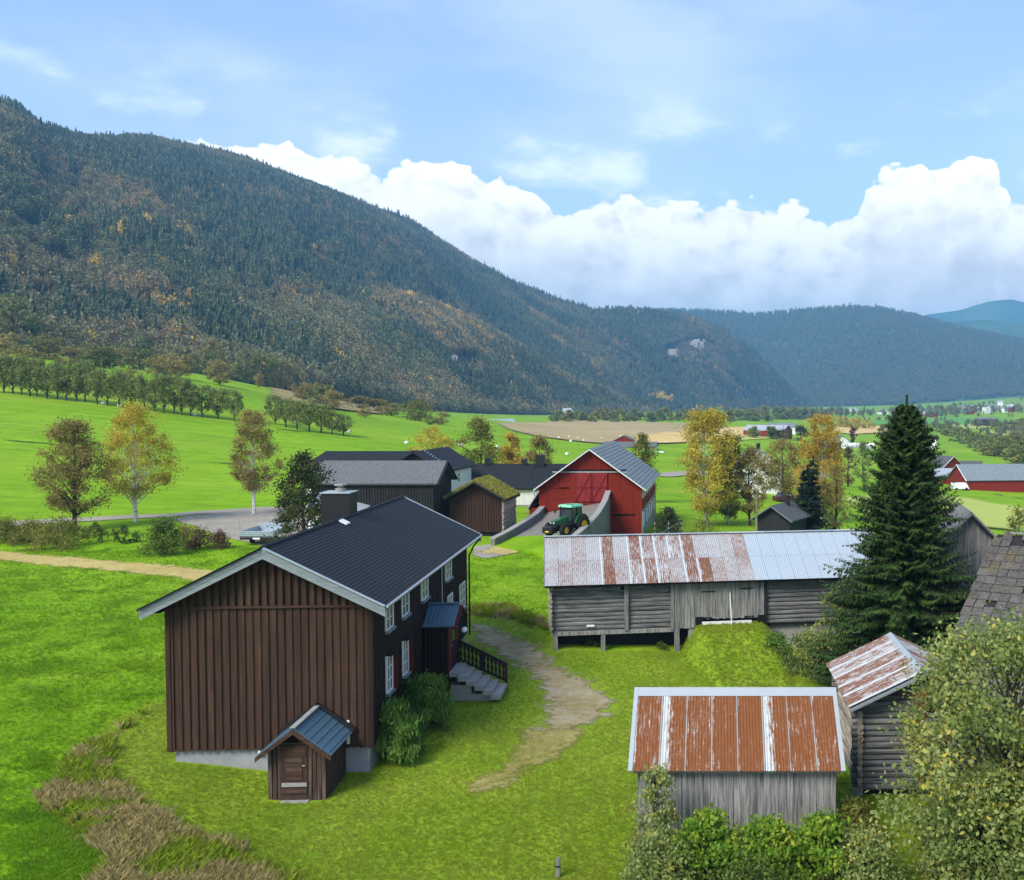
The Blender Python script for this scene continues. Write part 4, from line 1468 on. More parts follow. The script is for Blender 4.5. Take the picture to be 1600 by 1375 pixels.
def bx(u):
    a = (u - CX) / F
    return (a * BA.y - BA.x) / (math.cos(BR) - a * math.sin(BR))
S = [bx(u) for u in (860, 977, 1048, 1062, 1187, 1197)]
nl = 11
lh = (wz - fz) / nl
for (xa, xb) in ((0, S[1]), (S[1], S[2]), (S[5], BL - .2)):
    for k in range(nl):
        z = fz + lh * (k + .5)
        log_beam('log', M['grey_log'], barn, (xa + random.uniform(-.02, .05), .16, z), (xb + random.uniform(-.05, .02), .16, z), lh * .53, .8, 3)
for k in range(nl):
    z = fz + lh * (k + .95)
    log_beam('log_end', M['grey_log_y'], barn, (.02, -.12 - .08 * random.random(), z), (.02, 2.6, z), lh * .48, .9, 2)
for x, w_, z0, z1, mm in ((S[1] - .08, .2, fz - .05, wz - .05, 'grey_wood'), (S[2] - .02, .16, fz - .1, wz, 'grey_wood'), (S[2] + .17, .26, -1.3, wz - .02, 'grey_wood'), (S[4] + .03, .2, fz - .1, wz - .02, 'grey_wood'), (S[4] + .27, .1, fz, wz - .02, 'dark_wood')):
    MB().box(x, x + w_, -.10, .06, z0, z1).build('post', M[mm], barn)
for x, w_ in ((.12, .26), (bx(941) - .12, .24), (bx(1075), .5)):
    MB().hexa([(x, .0, -1.5), (x + w_, .0, -1.5), (x + w_, .24, -1.5), (x, .24, -1.5)], [(x + .02, .0, fz), (x + w_ - .02, .0, fz), (x + w_ - .02, .24, fz), (x + .02, .24, fz)]).build('post', M['grey_wood'], barn)
part_box('sill_beam', M['grey_wood'], barn, .05, S[2] + .3, -.02, .2, fz - .22, fz - .02)
# boarded doors
x = S[3] - .05
k = 0
while x < S[4]:
    w_ = random.uniform(.13, .2)
    ua = (x - S[3]) / (S[4] - S[3])
    lo = fz - .05 if ua < .22 else fz + .40
    part_box('board', M['grey_wood'], barn, x, min(x + w_ - .012, S[4]), -.06 + random.uniform(-.008, .008), .04, lo + random.uniform(-.03, .02), wz - .06)
    x += w_
    k += 1
for xx, zz_, ll in ((S[3] + 1.1, 2.35, .75), (S[3] + 3.2, 2.45, .65), (S[3] + 1.15, .98, .5), (S[3] + 3.4, .98, .5)):
    part_box('strap_hinge', M['dark_metal'], barn, xx, xx + ll, -.085, -.05, zz_, zz_ + .06)
part_box('opening', M['black'], barn, S[3] + .8, S[3] + 1.2, -.07, -.03, fz + .05, fz + .52)
part_box('opening', M['black'], barn, S[4] - .1, S[4] + .32, -.11, -.07, fz - .15, fz + .52)
part_box('opening', M['black'], barn, bx(972) - .1, bx(972) + .06, -.0, .03, wz - .42, wz - .28)
part_box('patch_board', M['white_boards'], barn, bx(915), bx(927), -.06, .0, fz + .2, fz + .3)
part_box('door_sill', M['white_boards'], barn, S[3] + 1.15, S[4] - .45, -.22, -.06, fz + .12, fz + .26)
part_box('eave_beam', M['dark_wood'], barn, .1, BL - .3, -.06, .1, wz - .06, wz + .06)
MB().tube([(bx(1141), -.55, fz - .1), (bx(1140), -.12, fz + 1.75)], .03, 6).build('leaning_pole', M['white_boards'], barn)
# roof of iron sheets in two rows, the right part renewed
ye, yr_ = -.55, BW / 2
ze, zr2 = 2.98, rz_
mb = MB()
roof_slab(mb, (-.25, ye + .05, ze - .03), (BL + .15, ye + .05, ze - .03), (-.25, yr_, zr2 - .03), (BL + .15, yr_, zr2 - .03), .07)
roof_slab(mb, (-.25, BW + .5, ze - .03), (BL + .15, BW + .5, ze - .03), (-.25, yr_, zr2 - .03), (BL + .15, yr_, zr2 - .03), .07)
rf = mb.build('roof', M['dark_wood'], barn)
sl = math.hypot(yr_ - ye, zr2 - ze)
ey = Vector((0, yr_ - ye, zr2 - ze)).normalized()
xs = -.32
sw = .72
xnew = bx(1150) + .5
i = 0
while xs < BL + .1:
    w_ = min(sw, BL + .2 - xs)
    new = xs > xnew - .3
    for row in (0, 1):
        mm = 'new_iron' if new else ('rust_mid' if (row == 0 and i in (4, 6, 7, 8, 10, 11)) or (row == 1 and i in (4, 6, 7, 8, 9, 10)) else 'rust_pale')
        p0 = Vector((xs, ye - .03, ze)) + ey * (sl * .48 * row) + Vector((0, 0, .022 + .014 * row + random.uniform(0, .004)))
        corrugated('roof_sheet', M[mm], rf, p0, (1, 0, 0), ey, w_ + .03, sl * (.5 if row == 0 else .53))
    xs += sw
    i += 1
for k in range(9):
    xa = -.3 + k * (BL + .4) / 9
    MB().beam((xa, yr_ - .02, zr2 + .055), (xa + (BL + .4) / 9, yr_ - .02, zr2 + .055), .34, .025).build('ridge_plate', M['rust_red' if k in (5, 8) else 'pale_metal'], rf)
MB().beam((-.3, ye - .02, ze - .03), (-.3, yr_, zr2 - .03), .04, .16).build('bargeboard', M['grey_wood'], barn)

# grass ramp up to the barn doors
def mound():
    nx, ny = 44, 36
    a0, a1 = S[3] + 1.0, S[4] - .15
    xs_, ys_ = np.linspace(a0 - 3.0, a1 + 3.4, nx), np.linspace(-8.5, .6, ny)
    X, Y = np.meshgrid(xs_, ys_)
    c, s = math.cos(BR), math.sin(BR)
    WX, WY = BA.x + X * c - Y * s, BA.y + X * s + Y * c
    g = ground(WX, WY)
    rise = np.clip((Y + 8.0) / 7.6, 0, 1)
    rise = rise * rise * (3 - 2 * rise)
    wid = np.where(X < a0, .25 + .75 * rise, .3 + 1.5 * rise)
    side = np.clip(1 - np.maximum(np.maximum(a0 - X, X - a1), 0) / wid, 0, 1)
    side = side * side * (3 - 2 * side)
    h = (fz + .12 - g) * rise * side
    n = (fbm(WX * .9, WY * .9, 3, 4) - .5) * .16
    Z = g + h + n * np.clip(h * 3, 0, 1) - .06 * (h < .03)
    me = fast_mesh('grass_ramp', np.stack([WX, WY, Z], -1).reshape(-1, 3), grid_faces(nx, ny), {'lawn': np.ones(nx * ny), 'dry': (np.clip(1 - np.abs(side - .45) * 3, 0, 1) * rise * .55).ravel()}, smooth=True)
    tag(link('grass_ramp', me, M['grass']), kind='structure')
    return WX, WY, Z
RAMP = mound()

# ------------------------------------------------------------------ the board shed with the orange roof
shed = thing('board_shed', 'small grey board shed with orange rusty corrugated roof near the camera', 'shed', (-2.2, 27.3, 0), 0)
SW_, SD = 5.52, 4.0
se, sr, sry = 2.02, 3.58, 2.0
mb = MB()
a = [(0.03, .06, -1.2), (.03, SD - .06, -1.2), (.03, SD - .06, se), (.03, sry, sr - .12), (.03, .06, se)]
mb.hexa(a, [(SW_ - .03, y, z) for x, y, z in a])
mb.build('wall', M['dark_wood'], shed)
x = 0
while x < SW_ - .05:
    w_ = min(random.uniform(.17, .25), SW_ - x)
    part_box('board', M['grey_wood'], shed, x, x + w_ - .008, .0 + random.uniform(-.012, .012), .055, -1.2, se + .02)
    x += w_
for k in range(17):
    y = .05 + k * .23
    zt = se + (sr - se) * (1 - abs(y + .1 - sry) / sry) - .15
    for x0, x1 in ((-.02, .03), (SW_ - .03, SW_ + .02)):
        part_box('board', M['grey_wood'], shed, x0, x1, y, y + .22, -1.2, max(zt, se - .1))
ye, ze = -.32, 1.93
ey = Vector((0, sry - ye, sr - ze)).normalized()
sl = math.hypot(sry - ye, sr - ze)
mb = MB()
roof_slab(mb, (-.1, ye + .06, ze - .01), (SW_ + .12, ye + .06, ze - .01), (-.1, sry, sr - .03), (SW_ + .12, sry, sr - .03), .06)
roof_slab(mb, (-.1, SD - ye - .06, ze - .01), (SW_ + .12, SD - ye - .06, ze - .01), (-.1, sry, sr - .03), (SW_ + .12, sry, sr - .03), .06)
rf = mb.build('roof', M['grey_wood'], shed)
n = 8
sw = (SW_ + .32) / n
for k in range(n):
    p0 = Vector((-.15 + k * sw, ye, ze + .03 + .004 * (k % 2)))
    corrugated('roof_sheet', M['rust_red2' if k in (1, 5) else 'rust_red'], rf, p0, (1, 0, 0), ey, sw + .05, sl, .088, .017)
    q0 = Vector((-.15 + k * sw, SD - ye, ze + .03 + .004 * (k % 2)))
    corrugated('roof_sheet', M['rust_red'], rf, q0, (1, 0, 0), Vector((0, -ey.y, ey.z)), sw + .05, sl, .088, .017)
for s in (-1, 1):
    mb = MB()
    roof_slab(mb, (-.17, sry + s * .26, sr - .13), (SW_ + .19, sry + s * .26, sr - .13), (-.17, sry, sr + .055), (SW_ + .19, sry, sr + .055), .012)
    mb.build('ridge_plate', M['pale_metal'], rf)
for x in (-.19, SW_ + .17):
    MB().beam((x, ye, ze + .03), (x, sry, sr + .03), .12, .05).build('edge_plate', M['pale_metal'], rf)
    MB().beam((x, SD - ye, ze + .03), (x, sry, sr + .03), .12, .05).build('edge_plate', M['pale_metal'], rf)

# ------------------------------------------------------------------ the small log cabin
CR = R(1.5)
cab = thing('log_cabin', 'small notched log cabin with rust-striped iron roof beside the orange-roofed shed', 'cabin', (4.53, 31.5, 0), CR)
CW, CL = 4.05, 4.4
c0, c1, c2 = -.35, 2.56, 3.58
part_box('inner_wall', M['dark_wood'], cab, .1, CW - .1, .1, CL - .1, c0 - .3, c1)
mb = MB()
a = [(.1, .12, c1 - .05), (CW - .1, .12, c1 - .05), (CW / 2, .12, c2 - .15)]
mb.hexa([(x, CL - .1, z) for x, y, z in a], a)
mb.build('gable', M['grey_wood'], cab)
n = 15
lh = (c1 - c0) / n
for k in range(n):
    z = c0 + lh * (k + .5)
    e = .22
    log_beam('log', M['grey_log'], cab, (-e * random.uniform(.7, 1), .06, z), (CW + e, .06, z), lh * .54, .85, 4)
    log_beam('log', M['grey_log'], cab, (-e, CL - .06, z), (CW + e, CL - .06, z), lh * .54, .85, 2)
    if k > n - 3: continue
    log_beam('log', M['grey_log_y'], cab, (.06, -e * random.uniform(.7, 1), z + lh * .5), (.06, CL + e, z + lh * .5), lh * .54, .85, 4)
    log_beam('log', M['grey_log_y'], cab, (CW - .06, -e, z + lh * .5), (CW - .06, CL + e, z + lh * .5), lh * .54, .85, 2)
for k in range(4):
    z = c1 + .12 + k * .22
    hw = (CW / 2) * (1 - (z - c1 + .1) / (c2 - c1 + .15))
    log_beam('log', M['grey_log'], cab, (CW / 2 - hw, .06, z), (CW / 2 + hw, .06, z), .11, .8, 2)
for x, y in ((0, 0), (CW, 0), (0, CL), (CW, CL)):
    MB().cyl((x, y, -1.2), .17, .95, 8).build('corner_stone', M['stone'], cab)
ov, ovg = .33, .42
half = CW / 2 + ov
ze = c2 - (c2 - c1 - .06) * half / (CW / 2)
for s in (-1, 1):
    mb = MB()
    e = CW / 2 + s * half
    roof_slab(mb, (e, -ovg, ze - .02), (e, CL + ovg, ze - .02), (CW / 2, -ovg, c2 - .02), (CW / 2, CL + ovg, c2 - .02), .06)
    rf = mb.build('roof', M['grey_wood'], cab)
    d = Vector((CW / 2 - e, 0, c2 - ze))
    n = 5
    sw = (CL + 2 * ovg + .1) / n
    for k in range(n):
        corrugated('roof_sheet', M['rust_mid'], rf, (e - s * -.03, -ovg - .05 + k * sw, ze + .03 + .004 * (k % 2)), (0, 1, 0), d, sw + .04, d.length + .02, .088, .017)
    mb = MB()
    roof_slab(mb, (CW / 2 + s * .34, -ovg - .08, c2 - .13), (CW / 2 + s * .34, CL + ovg + .08, c2 - .13), (CW / 2, -ovg - .08, c2 + .075), (CW / 2, CL + ovg + .08, c2 + .075), .012)
    mb.build('ridge_plate', M['pale_metal'], rf)
    for y in (-ovg - .07, CL + ovg + .07):
        MB().beam((e, y, ze - .07), (CW / 2, y, c2 - .07), .05, .2, (0, 1, 0)).build('bargeboard', M['grey_trim'], cab)

# ------------------------------------------------------------------ generic farm and village houses
def simple_house(name, label, cat, loc, rz, W, L, zw, rise, wallm, roofm, ov=.4, base=-1.5, group=None, wins=(), chim=(), found=None, thick=.16, bm='white', boards=None):
    o = thing(name, label, cat, loc, rz, group)
    gable_wall(W, L, base, zw, rise).build('wall', M[wallm], o)
    if found: part_box('foundation', M['stone'], o, -.04, W + .04, -.04, L + .04, base, found)
    half = W / 2 + ov
    slp = rise / (W / 2)
    zr = zw + rise + .1
    for s in (-1, 1):
        mb = MB()
        e = W / 2 + s * half
        roof_slab(mb, (e, -ov, zr - slp * half), (e, L + ov, zr - slp * half), (W / 2, -ov, zr), (W / 2, L + ov, zr), thick)
        mb.build('roof', M[roofm], o)
        if bm:
            for y in (-ov - .03, L + ov + .03):
                MB().beam((e, y, zr - slp * half - .1), (W / 2, y, zr - .1), .05, .24, (0, 1, 0)).build('bargeboard', M[bm], o)
    for (face, a, z, w, h) in wins:
        pl = {'x+': W, 'x-': 0, 'y-': 0, 'y+': L}[face]
        window(o, face, (a, z, pl + (.02 if face[1] == '+' else -.02)), w, h, 2, 2, bar=.07)
    for (x, y, w, h) in chim:
        part_box('chimney', M['dark_metal'], o, x, x + w, y, y + w, zr - slp * abs(x - W / 2) - .5, zr - slp * abs(x - W / 2) + h)
    if boards:
        face, mm, step = boards
        k = 0
        while k * step < (W if face[0] == 'y' else L) - .1:
            a = k * step + .03
            if face == 'y-':
                zt = zw + rise - slp * abs(a + .06 - W / 2) - .05
                part_box('board', M[mm], o, a, a + step * .6, -.045, 0, base, zt)
            elif face == 'x-':
                part_box('board', M[mm], o, -.045, 0, a, a + step * .6, base, zw)
            k += 1
    return o

# ------------------------------------------------------------------ the red barn with its drive-in ramp
RA = Vector((-15.8, 88, 0))
RW, RL = 9.1, 20.0
rb = thing('red_barn', 'big red barn with grey slate roof, double loft doors and a ramp', 'barn', RA, 0)
rz0, rzw, rrise = -.6, 4.85, 3.30
rsl = rrise / (RW / 2)
gable_wall(RW, RL, rz0, rzw, rrise - .04).build('wall', M['red'], rb)
k = 0
while k * .23 < RW - .1:
    x = k * .23 + .02
    zt = rzw + rrise - rsl * abs(x + .07 - RW / 2) - .06
    part_box('board', M['red'], rb, x, x + .15, -.03, 0, .6, min(zt, 6.25))
    if zt > 6.45: part_box('board', M['red'], rb, x, x + .15, -.07, 0, 6.4, zt)
    k += 1
part_box('shadow_gap', M['black'], rb, 1.3, RW - 1.3, -.055, -.005, 6.24, 6.40)  # black strip stands in for the shade between lower and upper boards
part_box('track_rail', M['stone'], rb, 1.2, RW - 1.2, -.12, -.035, 6.12, 6.24)
for s, x0 in ((0, 3.2), (1, 4.65)):
    d_ = part_box('loft_door', M['red_door'], rb, x0, x0 + 1.43, -.11, -.04, 3.55, 6.1)
    for (a, b) in (((x0 + .05, 3.6), (x0 + 1.38, 6.05)), ((x0 + .05, 6.05), (x0 + 1.38, 3.6)), ((x0 + .03, 4.83), (x0 + 1.4, 4.83)), ((x0 + .05, 3.62), (x0 + .05, 6.05)), ((x0 + 1.38, 3.62), (x0 + 1.38, 6.05))):
        MB().beam((a[0], -.13, a[1]), (b[0], -.13, b[1]), .05, .10, (0, 1, 0)).build('brace', M['red_door'], d_)
part_box('opening', M['black'], rb, 6.6, 8.55, -.05, -.0, 2.28, 2.44)
d_ = part_box('stable_door', M['red'], rb, 6.6, 8.5, -.06, -.032, .3, 2.1)
for (x, z, l) in ((6.7, 1.9, .4), (7.9, 1.9, .4), (7.0, 1.1, .9)):
    part_box('strap', M['maroon'], d_, x, x + l, -.08, -.05, z, z + .06)
d_ = part_box('side_door', M['red'], rb, 1.1, 2.7, -.06, -.032, 2.4, 3.75)
part_box('strap', M['maroon'], d_, 1.15, 2.3, -.08, -.055, 3.68, 3.74)
for x, w_ in ((.3, 2.4), (1.8, .9)):
    part_box('rail', M['maroon'], rb, x, x + w_, -.06, -.03, 4.72, 4.80)
half = RW / 2 + .42
for s in (-1, 1):
    e = RW / 2 + s * half
    zr = rzw + rrise + .12
    mb = MB()
    nc = 16
    for i in range(nc):
        fa, fb = i / nc, (i + 1) / nc
        xa, xb = RW / 2 + s * half * fa, RW / 2 + s * (half * fb + .02)
        za, zb = zr - rsl * half * fa, zr - rsl * half * fb
        A = [(xa, -.45, za - .1), (xb, -.45, zb - .1), (xb, -.45, zb + .03), (xa, -.45, za + .003)]
        B = [(x, RL + .45, z) for x, y, z in A]
        mb.hexa(B, A) if s > 0 else mb.hexa(A, B)
    mb.build('roof', M['roof_barn'], rb)
    for y in (-.50, RL + .5):
        MB().beam((e, y, zr - rsl * half - .10), (RW / 2, y, zr - .09), .06, .26, (0, 1, 0)).build('bargeboard', M['white'], rb)
    part_box('eave_board', M['white'], rb, e - .03, e + .03, -.45, RL + .45, zr - rsl * half - .18, zr - rsl * half - .02)
for k in range(7):
    window(rb, 'x+', (.8 + k * 2.75, 3.75, RW + .02), 1.0, .9, 2, 2, bar=.08)
for k in range(5):
    window(rb, 'x+', (1.6 + k * 3.6, 1.15, RW + .05), 1.1, 1.2, 2, 2, bar=.08)
part_box('stone_base', M['stone'], rb, RW - .2, RW + .04, 1.0, RL, -1.2, 2.7)
part_box('white_pier', M['white'], rb, RW - .2, RW + .07, .05, 1.0, -1.0, 2.6)
ln = MB()
roof_slab(ln, (-1.55, 2.0, 2.6), (-1.55, 9, 2.6), (.0, 2.0, 5.0), (.0, 9, 5.0), .1)
tag(ln.build('lean_to_roof', M['pale_metal'], rb), 'pale metal lean-to roof on the left side')
part_box('lean_to_wall', M['red'], rb, -1.3, .0, 2.2, 8.8, -.4, 2.75)

ramp = thing('barn_ramp', 'concrete-walled ramp rising to the loft doors of the red barn', 'ramp', (0, 0, 0), 0)
Lw = [(-16.9, 74.5, 2.0), (-16.3, 76.5, 2.25), (-15.7, 80, 2.6), (-15.4, 84, 2.85), (-15.5, 87.95, 3.05)]
Rw = [(-10.75, 69.5, 2.35), (-10.35, 73, 2.55), (-10.0, 77, 2.85), (-9.75, 81, 3.25), (-9.65, 85, 3.8), (-9.65, 87.95, 4.45)]
nseg = 16
def along(P, f):
    P = np.array(P)
    s = np.linspace(0, 1, len(P))
    return Vector([np.interp(f, s, P[:, k]) for k in range(3)])
deck = MB()
apron = MB()
for i in range(nseg):
    f0, f1 = i / nseg, (i + 1) / nseg
    z0, z1 = 1.5 + 2.05 * f0 ** .8, 1.5 + 2.05 * f1 ** .8
    a, b, c, d = along(Lw, f0), along(Rw, f0), along(Rw, f1), along(Lw, f1)
    lo0, lo1 = 1.5 + 1.0 * f0, 1.5 + 1.0 * f1
    (apron if f1 < .36 else deck).hexa([(a.x, a.y, -1), (b.x, b.y, -1), (c.x, c.y, -1), (d.x, d.y, -1)], [(a.x, a.y, lo0), (b.x, b.y, z0), (c.x, c.y, z1), (d.x, d.y, lo1)])
apron.build('grass_apron', M['grass'], ramp)
deck.build('deck', plain('worn_ramp_deck', lin('#77736c'), .9, 0, .4, 1.2, bmp=.4), ramp)
for P, nm, th, cap in ((Lw, 'left_wall', .34, .09), (Rw, 'right_wall', .34, .10)):
    mb, cp = MB(), MB()
    for i in range(nseg):
        a, b = along(P, i / nseg), along(P, (i + 1) / nseg)
        d = (b - a).normalized()
        n = Vector((d.y, -d.x, 0)).normalized() * th / 2
        mb.hexa([(a - n).xy[:] + (-1.5,), (a + n).xy[:] + (-1.5,), (b + n).xy[:] + (-1.5,), (b - n).xy[:] + (-1.5,)], [tuple(a - n), tuple(a + n), tuple(b + n), tuple(b - n)])
        cp.beam(a + Vector((0, 0, .05)), b + Vector((0, 0, .05)), th + .14, cap)
    w_ = mb.build('side_wall', M['ramp_wall'], ramp)
    cp.build('coping', M['stone'], w_)

# ------------------------------------------------------------------ tractor on the ramp
tz = 1.55 + .35
trc = thing('tractor', 'green tractor with yellow wheel rims parked on the barn ramp', 'tractor', (-11.45, 75.4, 2.22), R(60))
trc.scale = (.84, .84, .84)
# local: -x is forward after rotation; build with nose towards -x
def wheel(x, y, r, w, rimr):
    mb = MB()
    prof = [(rimr, -w / 2), (r * .93, -w / 2), (r, -w * .35), (r, w * .35), (r * .93, w / 2), (rimr, w / 2), (rimr, -w / 2)]
    mb.lathe(prof, (x, y, r), 22, 'y')
    for k in range(18):
        a = 2 * math.pi * k / 18
        for s in (-1, 1):
            c = Vector((x + math.cos(a) * r, y + s * w * .22, r + math.sin(a) * r))
            mb.beam(c - Vector((0, w * .2, 0)), c + Vector((0, w * .2, 0)), .05, .06, (math.cos(a), 0, math.sin(a)))
    t_ = mb.build('wheel', M['rubber'], trc)
    MB().lathe([(rimr, -w * .42), (rimr * .92, -w * .2), (rimr * .4, -w * .12), (rimr * .3, -w * .3), (0.001, -w * .3)], (x, y, r), 18, 'y').build('rim', M['yellow'], t_)
    MB().lathe([(rimr, w * .42), (rimr * .92, w * .2), (rimr * .4, w * .12), (rimr * .3, w * .3), (0.001, w * .3)], (x, y, r), 18, 'y').build('rim', M['yellow'], t_)
for s in (-1, 1):
    wheel(1.15, s * .92, .84, .48, .46)
    wheel(-1.35, s * .88, .60, .38, .31)
mb = MB()
mb.hexa([(-2.0, -.30, .85), (-2.0, .30, .85), (-.15, .38, .85), (-.15, -.38, .85)], [(-1.95, -.26, 1.42), (-1.95, .26, 1.42), (-.15, .36, 1.72), (-.15, -.36, 1.72)])
hood = mb.build('hood', M['tr_green'], trc)
part_box('grille', M['dark_metal'], hood, -2.04, -1.96, -.24, .24, .9, 1.36)
for s in (-1, 1):
    part_box('headlight', M['white_plastic'], hood, -2.06, -1.98, s * .17 - .07, s * .17 + .07, 1.22, 1.32)
part_box('chassis', M['dark_metal'], trc, -1.9, 1.5, -.28, .28, .5, .95)
part_box('axle', M['dark_metal'], trc, -1.5, -1.2, -.85, .85, .5, .72)
part_box('axle', M['dark_metal'], trc, 1.0, 1.3, -.85, .85, .7, 1.0)
part_box('front_weight', M['dark_metal'], trc, -2.75, -2.0, -.55, .55, .42, .95)
MB().beam((-2.6, -.5, .8), (-1.1, -.5, 1.1), .09, .16).build('loader_arm', M['dark_metal'], trc)
MB().beam((-2.6, .5, .8), (-1.1, .5, 1.1), .09, .16).build('loader_arm', M['dark_metal'], trc)
part_box('licence_plate', M['yellow'], trc, -2.78, -2.75, -.2, .2, .5, .62)
mb = MB()
mb.hexa([(-.2, -.68, .95), (-.2, .68, .95), (1.45, .68, .95), (1.45, -.68, .95)], [(-.25, -.72, 1.3), (-.25, .72, 1.3), (1.5, .72, 1.3), (1.5, -.72, 1.3)])
mb.build('cab_floor', M['dark_metal'], trc)
cg = MB().hexa([(-.2, -.66, 1.31), (-.2, .66, 1.31), (1.38, .66, 1.31), (1.38, -.66, 1.31)], [(-.02, -.60, 2.5), (-.02, .60, 2.5), (1.3, .60, 2.5), (1.3, -.60, 2.5)]).build('cab_glass', M['glass'], trc)
for (xa, ya, xb, yb) in ((-.22, -.68, -.04, -.62), (-.22, .68, -.04, .62), (1.4, -.68, 1.32, -.62), (1.4, .68, 1.32, .62), (.75, -.69, .7, -.63), (.75, .69, .7, .63)):
    MB().beam((xa, ya, 1.3), (xb, yb, 2.52), .07, .07, (0, 1, 0)).build('cab_pillar', M['dark_metal'], trc)
mb = MB()
mb.hexa([(-.3, -.76, 2.52), (-.3, .76, 2.52), (1.5, .76, 2.52), (1.5, -.76, 2.52)], [(-.2, -.68, 2.72), (-.2, .68, 2.72), (1.4, .68, 2.72), (1.4, -.68, 2.72)])
rf = mb.build('cab_roof', M['tr_roof'], trc)
part_box('roof_hatch', M['tr_green'], rf, .3, .8, -.3, .3, 2.72, 2.76)
for s in (-1, 1):
    mb = MB()
    pts = [(1.15 + 1.0 * math.cos(a), .84 + 1.0 * math.sin(a)) for a in np.linspace(R(15), R(165), 8)]
    for i in range(7):
        (xa, za), (xb, zb) = pts[i], pts[i + 1]
        mb.hexa([(xa, s * .72 - .22, za), (xb, s * .72 - .22, zb), (xb, s * .72 + .22, zb), (xa, s * .72 + .22, za)], [(xa, s * .72 - .22, za + .05), (xb, s * .72 - .22, zb + .05), (xb, s * .72 + .22, zb + .05), (xa, s * .72 + .22, za + .05)])
    mb.build('fender', M['tr_green'], trc)
    MB().beam((-.25, s * .7, 2.2), (-.4, s * 1.02, 2.2), .04, .04).build('mirror_arm', M['dark_metal'], trc)
    part_box('mirror', M['dark_metal'], trc, -.43, -.37, s * 1.02 - .1, s * 1.02 + .1, 1.95, 2.3)
MB().tube([(-.35, .45, 1.5), (-.35, .45, 2.45), (-.25, .45, 2.6)], .05, 8).build('exhaust', M['dark_metal'], trc)
for k in range(3):
    part_box('step', M['dark_metal'], trc, -.15, .2, -.98, -.68, .5 + k * .25, .54 + k * .25)

# ------------------------------------------------------------------ storehouse with a turf roof
stb = thing('storehouse', 'reddish-brown storehouse with a grass turf roof beside the barn ramp', 'storehouse', at(703, 833, 80), R(-1.5))
tb = stb.location.z
sw_, sl_ = 4.3, 4.2
gable_wall(sw_, sl_, .1, 2.85, 1.22).build('wall', wood('storehouse_paint', lin('#3f2a22'), lin('#302019'), 2, var=.3), stb)
for k in range(19):
    x = .02 + k * .228
    zt = 2.85 + 1.22 * (1 - abs(x + .08 - sw_ / 2) / (sw_ / 2)) - .1
    part_box('board', bpy.data.materials['storehouse_paint'], stb, x, x + .15, -.04, 0, .1, zt)
part_box('foundation_beam', M['dark_wood'], stb, .1, sw_ - .1, .2, sl_ - .2, -.25, .1)
for x in (.2, sw_ - .6):
    for y in (.2, sl_ - .6):
        part_box('pier', M['stone'], stb, x, x + .4, y, y + .4, -1.2, -.2)
for k in range(12):
    log_beam('log', M['grey_log_y'], stb, (sw_ + .05, -.1, .25 + k * .22), (sw_ + .05, sl_ + .1, .25 + k * .22), .115, .7, 2)
M['turf'] = leafmat('turf_grass', [(0, (0.16, 0.19, 0.03)), (.5, (0.30, 0.30, 0.05)), (1, (0.45, 0.39, 0.12))], .3)
for s in (-1, 1):
    e = sw_ / 2 + s * (sw_ / 2 + .45)
    ze = 2.85 + 1.22 + .12 - 1.22 / (sw_ / 2) * (sw_ / 2 + .45)
    mb = MB()
    roof_slab(mb, (e, -.55, ze), (e, sl_ + .4, ze), (sw_ / 2, -.55, 4.19), (sw_ / 2, sl_ + .4, 4.19), .14)
    rf = mb.build('roof', M['dark_wood'], stb)
    mb = MB()
    roof_slab(mb, (e - s * .05, -.45, ze + .12), (e - s * .05, sl_ + .3, ze + .12), (sw_ / 2, -.45, 4.33), (sw_ / 2, sl_ + .3, 4.33), .13)
    g_ = mb.build('turf', plain('turf_soil', (.10, .10, .03), .95, 0, .3), rf)
    n = 3200
    a, b = rng.random(n), rng.random(n)
    C = np.stack([sw_ / 2 + (e - sw_ / 2) * a, -.45 + (sl_ + .75) * b, 4.33 + (ze + .12 - 4.33) * a + .05], 1)
    V, Fq, T = leaf_quads(C, .24, rng, 2.2, .28, .35 * fbm(C[:, 0] * 1.5, C[:, 1] * 1.5, 3, 2) + .65 * rng.random(n))
    tag(link('turf_grass', fast_mesh('turf_grass', V, Fq, {'tint': T}), M['turf'], g_), kind='stuff')
    MB().beam((e, -.58, ze - .05), (sw_ / 2, -.58, 4.12), .06, .26, (0, 1, 0)).build('bargeboard', M['dark_wood'], stb)

# ------------------------------------------------------------------ dark outbuilding, white houses
p = at(678, 795, 78)
ob = simple_house('outbuilding', 'black-stained outbuilding with grey slate roof behind the farmhouse', 'outbuilding', (p.x, 78, 1.6), R(90), 5.2, 9.6, 4.45, 1.45, 'dark_wood', 'roof_grey', .35, -1.5, wins=(), bm='dark_wood', boards=('x-', 'dark_wood', .22))
mb = MB()
roof_slab(mb, (-3.4, 5.0, 2.0), (-3.4, 8.8, 3.0), (-.05, 5.0, 2.6), (-.05, 8.8, 3.6), .1)
tag(mb.build('lean_to_roof', M['pale_metal'], ob), 'pale sloping metal roof against the black wall')
part_box('lean_to_wall', M['white_boards'], ob, -3.2, -.05, 5.2, 8.6, -1.2, 1.95)

